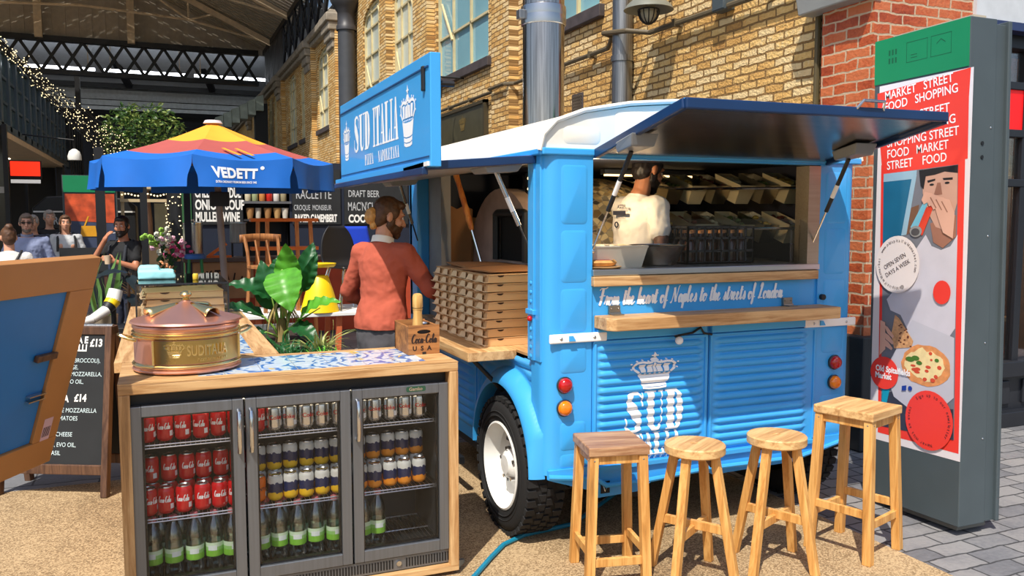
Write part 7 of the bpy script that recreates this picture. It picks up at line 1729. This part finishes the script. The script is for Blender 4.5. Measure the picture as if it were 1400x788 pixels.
ot = thing('orange_trestle', 'orange painted wooden trestle stand with two shelves before the booth', 'stand', (1.6, 11.6, 0)); M_OR = plain('orange_paint', C(250,124,40), .5)
for z in (1.60, 1.22): MB().box(1.13,2.0,11.5,11.75,z,z+.045).build('shelf', M_OR, ot, smooth=0)
for x in (1.22, 1.34, 1.72, 1.90): MB().beam((x+(x-1.56)*.15,11.5,0), (x,11.55,1.6), .05, .04).build('leg', wood('orange_leg_wood', C(226,150,84), C(200,112,52), 'z'), ot, smooth=0)
od = thing('orange_easel', 'small orange slanted easel on the booth counter beside the urn', 'easel', (.75, 12.1, 1.11))
MB().beam((.62,12.1,1.13),(.86,12.1,1.30),.05,.04).build('bar', M_OR, od, smooth=0); MB().box(.6,.92,12.05,12.15,1.11,1.14).build('foot', M_OR, od, smooth=0)

# ------------------------------------------------------------------ white table carrying chairs, beside the planter
wt = thing('white_table', 'long white table with orange trestle legs carrying chairs behind the planter', 'table', (1.4, 8.4, 0))
MB().box(.62, 2.2, 8.0, 8.75, .715, .75).build('table_top', M_WHITE, wt, smooth=0, bevel=.005)
for x in (.8, 1.55, 2.1):
    for y in (8.08, 8.66): MB().beam((x,y,0), (x+.04,y,.715), .05, .05).build('leg', plain('orange_leg', C(206,104,60), .6), wt, smooth=0)
chx, chy = 1.02, 8.42; M_CHW = wood('chair_wood', C(176,118,68), C(128,80,42), 'z')
ch = thing('wooden_chair', 'brown wooden chair with curved top rail standing on the white table', 'chair', (chx, chy, .75), rad(20), local=True)
MB().prism(rrect(-.19,.19,-.19,.19,.04), Matrix.Translation((0,0,.44)), .03).build('seat', M_CHW, ch, smooth=0, bevel=.004)
for sx in (-1, 1): MB().beam((sx*.17,-.17,0), (sx*.16,-.165,.42), .032, .032).build('leg', M_CHW, ch, smooth=0, bevel=.003); MB().tube([(sx*.18,.19,0),(sx*.165,.17,.42),(sx*.165,.19,.56),(sx*.175,.23,.72)], .017, 8).build('leg', M_CHW, ch)
g = MB(); g.grid(lambda u, v: (-.215+.43*u, .235-.05*(1-(2*u-1)**2)*-1-.0, .66+.075*v+.01*sin(pi*u)), 14, 2); g.build('top_rail', M_CHW, ch, smooth=50, solid=.02)
for x in (-.06, .06): MB().tube([(x,.16,.44),(x,.24,.68)], .010, 8).build('back_spindle', M_CHW, ch)
for y in (-.165, .18): MB().cyl((-.165,y,.2), (.165,y,.2), .011, n=8).build('stretcher', M_CHW, ch)
bc = thing('black_chair', 'black rounded shell chair on metal legs standing on the white table', 'chair', (1.73, 8.35, .75), rad(200), local=True)
g = MB()
def shell(u, v):
    a = (u-.5)*1.1; w = .20*(1-abs(2*v-1)**3*.55) if v > .5 else .20*(1-.25*(1-v*2)); zz = .42+.40*max(0, v-.35)/.65; yy = .18-.36*min(1, v/.42)*1.0 if v < .42 else -.18-.05*(v-.42)
    return (sin(a)*w*1.9/1.0*.98, yy+.05*(1-cos(a))*4*(v > .3)*.5, zz-(.02*cos(a*2) if v < .42 else 0))
g.grid(shell, 16, 20); g.build('shell', plain('shell_black', C(22,22,25), .45), bc, smooth=60, solid=.012)
for sx in (-1, 1):
    for sy in (-1, 1): MB().cyl((sx*.20,sy*.20,0), (sx*.12,sy*.12,.42), .010, n=8).build('leg', M_CHROME, bc)
yc = thing('yellow_stool', 'bright yellow moulded stool with a flared base beside the black chair', 'stool', (1.42, 8.16, .75))
M_YEL = plain('yellow_plastic', C(246,206,20), .4, var=.05)
MB().lathe([(0,1.185),(.14,1.18),(.155,1.195),(.16,1.215),(.14,1.215),(.0,1.20)], 28, (1.42,8.16,0)).build('seat', M_YEL, yc)
MB().lathe([(.185,.752),(.18,.77),(.13,.95),(.085,1.09),(.075,1.10)], 28, (1.42,8.16,0)).build('flared_base', M_YEL, yc)
for k in range(3): a = 2*pi*k/3; MB().cyl((1.42+.06*cos(a),8.16+.06*sin(a),1.09), (1.42+.09*cos(a),8.16+.09*sin(a),1.185), .008, n=8).build('support', M_CHROME, yc)
bl = thing('blue_chair', 'bright blue shell chair behind the black chair', 'chair', (2.02, 8.62, 0), rad(190), local=True)
g = MB(); g.grid(lambda u, v: ((u-.5)*.38*(1-.5*max(0,v-.6)), (-.2-.06*v if v > .4 else .2-.4*v/.4), (.45 if v < .4 else .45+1.0*(v-.4)*.6)+.0), 12, 16)
bl.location = (1.98, 8.72, .75); g.build('shell', plain('shell_blue', C(26,66,190), .45), bl, smooth=60, solid=.012)
for sx in (-1, 1):
    for sy in (-1, 1): MB().cyl((sx*.2,sy*.2,0), (sx*.14,sy*.14,.45), .010, n=8).build('leg', M_CHROME, bl)

# ------------------------------------------------------------------ planter and plants
pt_ = thing('trough_planter', 'long dark planter trough full of greenery between bar and server', 'planter', (.80, 5.9, 0))
b = MB(); b.box(.56, 1.0, 4.7, 4.74, 0, .80); b.box(.56, 1.0, 6.9, 6.94, 0, .80); b.box(.56, .60, 4.74, 6.9, 0, .80); b.box(.96, 1.0, 4.74, 6.9, 0, .80); b.build('trough', plain('zinc_grey', C(110,116,118), .5, var=.2), pt_, smooth=0)
MB().box(.60, .96, 4.74, 6.9, .1, .76).build('soil', plain('soil_brown', C(52,38,28), .95, bumps=.5), pt_, smooth=0)
def leaf_blade(mb, base, tip, width, up, droop=.0, nu=10, nv=4, fold=.18, heart=False):
    base, tip, up = Vector(base), Vector(tip), Vector(up); d = tip-base; L = d.length; d.normalize(); s = d.cross(up).normalized(); n = s.cross(d)
    def f(u, v):
        w = (sin(pi*min(1, u*.93+.07))**.8)*(1.05-.5*u) if not heart else (sin(pi*min(1, u**.72*.93+.07))**.85)*1.0
        x = (v-.5)*2*w*width/2; p = base+d*L*u+s*x+n*(fold*abs(x)+(.010*sin(u*34-abs(v-.5)*5) if heart else .005*sin(u*26))*abs(v-.5)*2); p += n*(.10*L*sin(pi*u))-Vector((0,0,1))*droop*L*u*u
        return p
    mb.grid(f, nu, nv*2)
def plant_leafmat(nm, c, vein):
    if nm in MATS: return MATS[nm]
    m, t, b = new_mat(nm); b.inputs['Roughness'].default_value = .38
    n = N(t, 'TexNoise', Scale=16.0, Detail=3.0); t.links.new(mapping(t), n.inputs['Vector'])
    t.links.new(ramp(t, n.outputs[0], [(.35, [k*.75 for k in c]), (.65, c)]), b.inputs['Base Color'])
    b.inputs['Subsurface Weight'].default_value = 0.0
    tr = N(t, 'BsdfTranslucent'); tr.inputs[0].default_value = (*vein, 1); mx = N(t, 'MixShader'); mx.inputs[0].default_value = .22
    t.links.new(b.outputs[0], mx.inputs[1]); t.links.new(tr.outputs[0], mx.inputs[2]); t.links.new(mx.outputs[0], t.nodes['Material Output'].inputs[0]); MATS[nm] = m; return m
M_LB = plant_leafmat('bright_leaf', C(96,176,52), C(130,190,60)); M_LD = plant_leafmat('deep_leaf', C(36,96,50), C(60,130,60)); M_LG = plant_leafmat('grass_leaf', C(62,110,50), C(90,140,60)); M_LY = plant_leafmat('fern_leaf', C(110,200,60), C(140,210,70))
ph = thing('broad_leaf_plant', 'big broad-leaved potted plant with bright upright leaves rising from the planter', 'plant', (.80, 6.2, .76))
o0 = Vector((.80, 6.2, .78)); PX = Vector((cos(CAM_YAW), -sin(CAM_YAW), 0)); PZ = Vector((0,0,1)); PF = Vector((-sin(CAM_YAW), -cos(CAM_YAW), 0))
def pp(x, z, f=0): return o0+PX*x+PZ*z+PF*f
LV_ = [((.05,.30,0),(.06,.70,.06),.20,M_LB,(0,.25,.0)), ((.03,.50,.05),(.13,.22,.20),.27,M_LB,(.1,.1,.9)), ((-.03,.22,.02),(-.12,.58,.06),.21,M_LD,(.2,0,.9)), ((-.05,.30,.05),(-.34,.44,.16),.16,M_LD,(0,.8,.6)), ((-.10,.17,.08),(-.42,.26,.2),.14,M_LD,(0,.9,.4)),
       ((.15,.14,.08),(.48,.33,.2),.17,M_LB,(0,.9,.5)), ((.14,.34,-.05),(.27,.66,0),.11,M_LD,(.3,0,.8)), ((-.02,.40,-.08),(-.02,.62,-.16),.16,M_LD,(0,.2,.9)), ((.10,.10,.10),(.34,.02,.26),.15,M_LD,(0,.9,.5)), ((-.08,.06,.1),(-.32,-.02,.22),.13,M_LD,(0,.9,.5)), ((.12,.40,-.1),(.20,.70,-.2),.14,M_LD,(.2,0,.9))]
for (bx_, tp_, w_, mt, up_) in LV_:
    g = MB(); B0, T0 = pp(*bx_), pp(*tp_); leaf_blade(g, B0, T0, w_, PX*up_[0]+PZ*up_[1]+PF*up_[2], .10 if abs(tp_[0]) > .25 else   .02, nu=24, fold=.32, heart=True); lf = g.build('leaf', mt, ph, smooth=60)
    MB().tube([o0+PX*bx_[0]*.1, (o0+B0)/2+PX*bx_[0]*-.1, B0, B0.lerp(T0,.5)+PZ*.004], [.012,.009,.007,.003], 6).build('stalk', plain('stalk_green', C(150,190,90), .5), lf)
MB().cyl((.80,6.2,.70), (.80,6.2,.93), .045, .032, 14).build('trunk', plain('trunk_tan', C(150,128,80), .8, var=.3), ph)
g = MB(); rr = random.Random(5)
for k in range(26):
    a = rr.uniform(0, 2*pi); r0 = rr.uniform(.0,.05); L = rr.uniform(.16,.30); leaf_blade(g, o0+Vector((r0*cos(a), r0*sin(a), .28)), o0+Vector((cos(a)*L*.55, sin(a)*L*.55, .28-L*.8)), .02, (cos(a),sin(a),.4), .1, 5, 1)
g.build('dead_leaves', plant_leafmat('straw_leaf', C(180,160,96), C(190,170,100)), ph, smooth=60)
def tuft(name, label, cat, c, n, L, spread, w, mat, seed, droop=.5, wx=1.0, wy=1.0):
    rr = random.Random(seed); g = MB(); c = Vector(c)
    for k in range(n):
        a = rr.uniform(0, 2*pi); ro = rr.random()**.5; b0 = c+Vector((cos(a)*ro*spread*wx, sin(a)*ro*spread*wy, 0)); a2 = a+rr.uniform(-.8,.8); l = L*rr.uniform(.6,1.1); tl = rr.uniform(.15,.8)
        leaf_blade(g, b0, b0+Vector((cos(a2)*l*tl, sin(a2)*l*tl, l*(1-.45*tl))), w*rr.uniform(.7,1.2), (cos(a2)*.3,sin(a2)*.3,1), droop*rr.uniform(.3,1.2), 6, 1)
    o = g.build(name, mat, None, smooth=60); return tag(o, label, cat)
tuft('fern', 'dark arching ferns filling the planter beside the tiled bar', 'plant', (.76,5.35,.74), 240, .24, .2, .020, M_LD, 11, .7, .8, 2.6)
tuft('grass_clump', 'soft green grass clump at the near end of the planter', 'plant', (.74,4.95,.74), 180, .15, .16, .014, M_LG, 12, .6, .9, 1.1)
tuft('bright_fern', 'bright lime green fern in the planter next to the server', 'plant', (.90,5.02,.74), 150, .20, .08, .024, M_LY, 13, .6, .7, 1.2)
tuft('spiky_plant', 'striped spiky plant with pale arching blades beside the lime fern', 'plant', (.93,5.45,.74), 34, .36, .05, .022, plant_leafmat('spike_leaf', C(176,182,110), C(190,200,120)), 14, .5)
sp = thing('snake_plant', 'upright snake plant in a brass pot left of the bar return', 'plant', (-.47, 8.2, .60))
MB().lathe([(.0,.60),(.09,.60),(.11,.63),(.125,.80),(.118,.80),(.10,.78),(0,.77)], 24, (-.47,8.2,0)).build('pot', metal('pot_brass', (.72,.6,.42), .35), sp)
for k in range(9):
    a = 2.4*k; g = MB(); b0 = Vector((-.47+.05*cos(a), 8.2+.05*sin(a), .77)); leaf_blade(g, b0, b0+Vector((.09*cos(a)+.03, .09*sin(a), .34+.12*(k%3))), .055, (sin(a),-cos(a),.1), 0, 8, 2, .1); g.build('leaf', plant_leafmat('snake_leaf', C(96,140,70), C(150,170,80)), sp, smooth=60)
o = MB().box(-.68,-.26,8.0,8.4,0,.60).build('plant_stand', M_BLACK, smooth=0, bevel=.01); tag(o, 'low black box stand under the snake plant', 'stand')
# striped ornament and its dark leaf
so = thing('striped_ornament', 'white, yellow and black striped bent ornament left of the copper pot', 'ornament', (-.45, 7.0, .5)); pth = [(-.31,7.1,1.10),(-.33,7.08,1.02),(-.355,7.05,.985),(-.375,7.03,.955),(-.47,6.97,.895),(-.62,6.9,.86)]; rs = [.05,.055,.05,.042,.034,.018]
for i in range(5): MB().tube([Vector(pth[i]).lerp(Vector(pth[i+1]), u/4) for u in range(5)], [rs[i]+(rs[i+1]-rs[i])*u/4 for u in range(5)], 18).build('stripe', [M_WHITE, M_YEL, M_BLACK, M_WHITE, M_WHITE][i], so)
MB().box(-.55,-.25,6.9,7.2,.0,.83).build('plinth', M_BLACK, so, smooth=0, bevel=.01)
MB().cyl((-.33,7.08,.83), (-.33,7.08,1.0), .02, n=10).build('stem', M_BLACK, so)
dl = thing('dark_leaf_plant', 'dark drooping rubber plant leaf hanging over the striped ornament', 'plant', (-.2, 7.25, .0))
for k, (b0, t0) in enumerate((((-.22,7.2,1.22),(-.46,7.05,1.20)), ((-.22,7.2,1.2),(-.14,7.0,1.06)), ((-.24,7.25,1.05),(-.12,7.1,.90)))):
    g = MB(); leaf_blade(g, b0, t0, .12, (0,-.3,1), .05); g.build('leaf', plant_leafmat('rubber_leaf', C(34,44,46), C(40,60,44)), dl, smooth=60)
MB().tube([(-.2,7.25,.1),(-.23,7.25,.8),(-.22,7.2,1.22)], .012, 8).build('stem', M_DKWOOD, dl); MB().lathe([(.0,0),(.12,.0),(.15,.28),(.13,.28),(0,.26)], 20, (-.2,7.25,0)).build('pot', M_BLACK, dl)

# glass case on the bar return
gc = thing('glass_case', 'clear glass display case with pizza boxes on the bar return', 'display case', (.13, 6.0, 1.0)); gx0, gx1, gy0, gy1, gz = -.135, .40, 5.60, 6.60, 1.245
MB().box(gx0, gx1, gy0, gy1, gz-.008, gz).build('top_pane', glass('tinted_top_glass', (.55,.64,.62), .5, .02), gc, smooth=0)
for nm, a in (('front_pane', (gx0,gx1,gy0,gy0+.005)), ('side_pane', (gx0,gx0+.005,gy0,gy1)), ('side_pane', (gx1-.005,gx1,gy0,gy1))): MB().box(a[0],a[1],a[2],a[3],1.0,gz-.008).build(nm, M_GLASS, gc, smooth=0)
g = MB()
for x in (gx0, gx1): g.box(x-.005, x+.005, gy0-.004, gy0+.006, 1.0, gz)
g.box(gx0-.005, gx1+.005, gy0-.005, gy0+.002, gz-.010, gz+.001); g.build('edge_trim', M_BLACK, gc, smooth=0)
for k in range(4):
    o = copy_tree(pbx); o.scale = (1.5, 1.5, 1.0); o.location = (.135+.006*((k*7)%3), 5.88, 1.0015+.0482*k); o.rotation_euler = (0,0,rad(3)*((k%2)-.5)); o['label'] = 'brown pizza box, %s of the stack inside the glass case' % ['lowest','second','third','topmost'][k]; o['group'] = 'pizza boxes in the glass case'
g = MB(); g.box(-.13,.10,6.0,6.30,gz,gz+.03); g.box(-.13,.09,6.0,6.30,gz+.03,gz+.055); g.box(-.125,.0,6.02,6.28,gz+.055,gz+.085)
tw = remesh(g, 'folded_towel', plain('turquoise_towel', C(160,226,232), .9, var=.04), None, .009, 5, .012, .06) if 'remesh' in globals() else g.build('folded_towel', plain('turquoise_towel', C(160,226,232), .9, var=.04), bevel=.014)
tag(tw, 'folded pale turquoise towel lying on top of the glass case', 'towel')
tag(MB().lathe([(.016,gz),(.018,gz+.004),(.018,gz+.034),(.014,gz+.04),(0,gz+.04)], 14, (.22,5.9,0)).build('yellow_candle', plain('yellow_wax', C(238,196,60), .5)), 'small yellow candle standing on the glass case', 'candle')

# flowers
fw = thing('flower_arrangement', 'bunch of pink, white and green flowers in a black bucket beside the urn', 'flowers', (.12, 11.5, 0))
MB().lathe([(0,.0),(.15,.0),(.2,.9),(.19,.9),(0,.88)], 22, (.12,11.5,0)).build('bucket', M_BLACK, fw); rr = random.Random(21)
for nm, cc_, n, (cx, cz_) in (('pink_blooms',C(232,90,150),20,(.18,1.22)),('pale_pink_blooms',C(244,190,210),14,(.12,1.26)),('white_blooms',C(230,232,210),16,(.02,1.34)),('green_blooms',C(150,196,80),14,(-.10,1.38)),('peach_blooms',C(240,170,120),6,(.06,1.05)),('foliage',C(40,80,36),34,(.08,1.10))):
    g = MB()
    for k in range(n):
        p = Vector((.12+cx-.08+rr.gauss(0,.075), 11.46+rr.gauss(0,.07), cz_+rr.gauss(0,.07 if nm != 'foliage' else .12)))
        if nm == 'foliage': leaf_blade(g, p, p+Vector((rr.uniform(-.1,.1),-.05,rr.uniform(.02,.12))), .05, (0,-1,.3))
        else:
            for q in range(7): a = 2*pi*q/7; g.ell(p+Vector((.018*cos(a), -.006*q%3*.3, .018*sin(a))), (.018,.012,.018), None, 8, 5)
            g.ell(p, .02, None, 8, 6)
    g.build(nm, plain('bloom_'+nm, cc_, .7, var=.25, scale=40), fw)
dp_ = tuft('dried_grass', 'dry brownish pampas grass in front of the smoking person', 'plant', (-.16,9.7,.75), 60, .42, .10, .02, plant_leafmat('dry_leaf', C(120,96,60), C(140,110,70)), 31, .4)
tag(MB().lathe([(0,0),(.14,0),(.18,.75),(.16,.75),(0,.74)], 20, (-.16,9.7,0)).build('tall_planter', M_BLACK), 'tall black planter holding the dry grass', 'planter')

# ------------------------------------------------------------------ far left: kiosk, signs, posts, tree and light garland
kk = thing('black_kiosk', 'black arched kiosk van with white capital lettering in the far hall', 'kiosk', (-1.4, 19.6, 0))
MB().prism([(0,0),(1.9,0),(1.9,1.9),(1.7,2.05),(1.0,2.12),(.25,2.08),(.0,1.85)], REAR(-2.3, 19.3, 0), 1.6).build('kiosk_body', M_BLACK, kk, smooth=0, bevel=.03); MB().box(-2.28,-.42,19.27,19.30,1.76,1.79).build('white_line', M_WHITE, kk, smooth=0)
m = MB(); mb_text(m, 'CROSSTOWN', .22, REAR(-2.05, 19.28, 1.52), sx=.72, weight=.004); m.build('lettering', M_CHALKG, kk, smooth=0)
rs_ = thing('red_lit_sign', 'glowing red rectangular sign above the black kiosk', 'sign', (-2.6, 22, 2.6))
MB().box(-2.98,-2.36,21.6,21.7,2.52,2.92).build('housing', M_BLACK, rs_, smooth=0); MB().box(-2.96,-2.38,21.58,21.6,2.58,2.90).build('red_face', plain('red_face', C(250,50,24), .4, emit=1.2), rs_, smooth=0); MB().box(-2.96,-2.38,21.58,21.6,2.42,2.50).build('white_face', plain('white_face', C(230,226,220), .4, emit=.5), rs_, smooth=0); MB().box(-2.7,-2.64,21.62,21.68,0,2.6).build('post', M_BLACK, rs_, smooth=0)
lp = thing('shop_glass_front', 'dark glass shop front with a painted pale reflection at the far left edge', 'shopfront', (-3.3, 18.5, 0))
MB().box(-4.6,-2.62,18.6,18.64,0,3.4).build('pane', plain('dark_shop_glass', C(40,46,46), .08), lp, smooth=0); MB().box(-4.6,-2.62,18.57,18.6,2.12,2.24).build('reflection_band', plain('reflection_band', C(190,186,176), .5), lp, smooth=0); MB().box(-3.6,-2.75,18.57,18.6,2.45,2.75).build('red_reflection', plain('dim_red', C(120,28,22), .4), lp, smooth=0)  # band and red box are reflections painted onto the dark pane
g = MB(); g.box(-2.66,-2.58,18.55,18.66,0,3.42); g.box(-3.7,-3.62,18.55,18.66,0,3.42); g.build('frame', M_BLACK, lp, smooth=0)
ft = thing('far_totem', 'far market totem with green header and orange food poster', 'sign', (-1.2, 17.9, 0))
MB().box(-1.62,-.70,17.8,18.1,0,2.45).build('totem_body', M_TOT, ft, smooth=0); MB().box(-1.6,-.72,17.77,17.8,2.13,2.44).build('header', plain('header_green', C(16,132,84), .4, var=.03), ft, smooth=0)
fp = MB().box(-1.58,-.74,17.77,17.8,.5,2.10).build('poster', plain('poster_photo_blue', C(60,70,96), .5, var=.3, scale=3), ft, smooth=0)
MB().prism([(0,1.6),(.84,1.55),(.84,2.1),(0,2.1)], REAR(-1.58,17.765,0), 0).build('poster_orange', plain('poster_photo_orange', C(206,84,44), .5, var=.45, scale=6), fp, smooth=0); MB().prism([(.24,1.30),(.52,1.30),(.50,1.50),(.26,1.50)], REAR(-1.58,17.76,0), 0).build('poster_yellow', plain('poster_photo_yellow', C(226,160,30), .5), fp, smooth=0)
MB().prism([(.3,1.5),(.33,1.5),(.40,1.68),(.37,1.68)], REAR(-1.58,17.76,0), 0).build('poster_strap', plain('poster_photo_yellow', C(226,160,30), .5), fp, smooth=0)
cs = thing('small_chalkboard', 'small framed chalkboard with one white line of writing at the far left', 'sign', (-.95, 12.4, 0))
MB().box(-1.18,-.62,12.3,12.34,.95,1.26).build('board', M_CHALK, cs, smooth=0); m = MB(); mb_text(m, 'WINE Co?', .11, REAR(-1.10,12.295,1.07), sx=.8, shear=.2); m.build('chalk_lettering', M_CHALKW, cs, smooth=0)
for x in (-1.15, -.65): MB().box(x-.02,x+.02,12.34,12.38,0,1.26).build('leg', M_DKWOOD, cs, smooth=0)
for i, (x, y, r_, h_) in enumerate(((-.20,15.3,.055,2.6),(-.85,15.4,.07,2.8))):
    o = MB().box(x-r_,x+r_,y-r_,y+r_,0,h_).build('black_post', M_BLACK, smooth=0); tag(o, ['slim black square post behind the smoking person', 'thicker black square post beside the far totem'][i], 'post')
lc = thing('lit_column', 'dark round column wrapped in tiny fairy lights behind the flowers', 'column', (.33, 16.0, 0)); MB().cyl((.33,16,0),(.33,16,2.7),.17,n=18).build('shaft', M_BLACK, lc)
M_FAIRY = plain('fairy_bulb', C(255,232,180), .4, emit=1.8); rr = random.Random(4); g = MB()
for k in range(240):
    a = rr.uniform(0, 2*pi); g.ell((.33+.185*cos(a), 16+.185*sin(a), rr.uniform(1.0,2.65)), .011, None, 5, 4)
fl_ = g.build('fairy_bulbs', M_FAIRY, lc); fl_['kind'] = 'stuff'
ms = thing('far_stall', 'pale timber market stall with a lit roof edge behind the smoking person', 'stall', (-.3, 18.5, 0)); M_PALE = plain('pale_timber', C(196,176,140), .7)
MB().box(-.66,.9,18.2,19.2,2.22,2.30).build('roof', M_PALE, ms, smooth=0); MB().box(-.66,.9,18.15,18.2,1.96,2.02).build('beam', M_PALE, ms, smooth=0); MB().box(-.6,.85,18.2,18.9,0,1.1).build('counter', plain('stall_brown', C(96,78,56), .8), ms, smooth=0); MB().box(-.05,.25,19.15,19.2,1.2,1.95).build('back_board', plain('pale_board', C(186,186,160), .7), ms, smooth=0)
for x in (-.62,.85): MB().box(x-.03,x+.03,18.2,18.26,1.1,2.22).build('post', M_PALE, ms, smooth=0)
g = MB()
for k in range(26): g.ell((-.62+.058*k, 18.13, 2.10+.02*sin(k)), .017, None, 6, 5)
g.build('stall_bulbs', M_FAIRY, ms)
tr = thing('indoor_tree', 'leafy green tree growing in the far hall behind the umbrella', 'tree', (-.25, 24.5, 0)); MB().tube([(-.25,24.5,0),(-.22,24.5,1.6),(-.3,24.5,3.0)], [.14,.11,.07], 10).build('trunk', M_DKWOOD, tr); MB().lathe([(0,0),(.5,0),(.6,.7),(.55,.7),(0,.65)], 20, (-.25,24.5,0)).build('tub', M_BLACK, tr)
for nm, mt, n, rad_ in (('crown', plant_leafmat('tree_leaf', C(58,92,40), C(90,130,60)), 900, 1.0), ('sunlit_leaves', plant_leafmat('tree_leaf_pale', C(140,160,84), C(150,170,90)), 420, 1.02)):
    g = MB()
    for k in range(n):
        a, b_ = rr.uniform(0,2*pi), rr.uniform(-1,1); q = rad_*rr.random()**.35; c = Vector((-.25+1.05*q*cos(a)*math.sqrt(1-b_*b_), 24.5+.9*q*sin(a)*math.sqrt(1-b_*b_), 3.85+.85*q*b_)); d = Vector((rr.gauss(0,1),rr.gauss(0,1),rr.gauss(0,.6))).normalized()
        leaf_blade(g, c, c+d*.15, .07, (rr.gauss(0,1),rr.gauss(0,1),1), 0, 3, 1)
    g.build(nm, mt, tr, smooth=0)
gl_ = thing('fairy_light_garland', 'swagged curtain of fairy lights sloping down across the left hall', 'string lights', (-2.2, 21.5, 4.8)); g = MB(); bb_ = MB(); A0, A1 = Vector((-3.0,20.2,5.45)), Vector((-.60,23.6,3.55)); rr = random.Random(9)
for k in range(16):
    q = k/15; P = []
    for j in range(15):
        u = j/14; p = A0.lerp(A1, u)+Vector((0,0,-.10*sin(pi*u)))+Vector((0,0,-1))*q*(.12+.95*u**1.2)+Vector((rr.gauss(0,.03),rr.gauss(0,.05),rr.gauss(0,.03))); P.append(p)
        for _ in range(2): bb_.ell(p+Vector((rr.gauss(0,.06),rr.gauss(0,.06),rr.gauss(0,.06))), .0115, None, 5, 4)
    g.tube(P, .009, 4)
g.build('wires', M_BLACK, gl_); fb_ = bb_.build('bulbs', M_FAIRY, gl_); fb_['kind'] = 'stuff'
wl2 = thing('globe_lamp', 'small white dome lamp on the dark wall left of the umbrella', 'lamp', (-1.9, 24, 3.2)); MB().lathe([(.16,3.1),(.16,3.2),(.12,3.32),(.04,3.38),(0,3.385)], 16, (-1.87,24,0)).build('shade', M_WHITE, wl2); MB().tube([(-1.87,24,3.38),(-1.87,24,3.6),(-3.0,24,3.7)],.02,6).build('rod', M_BLACK, wl2)
clear_org()
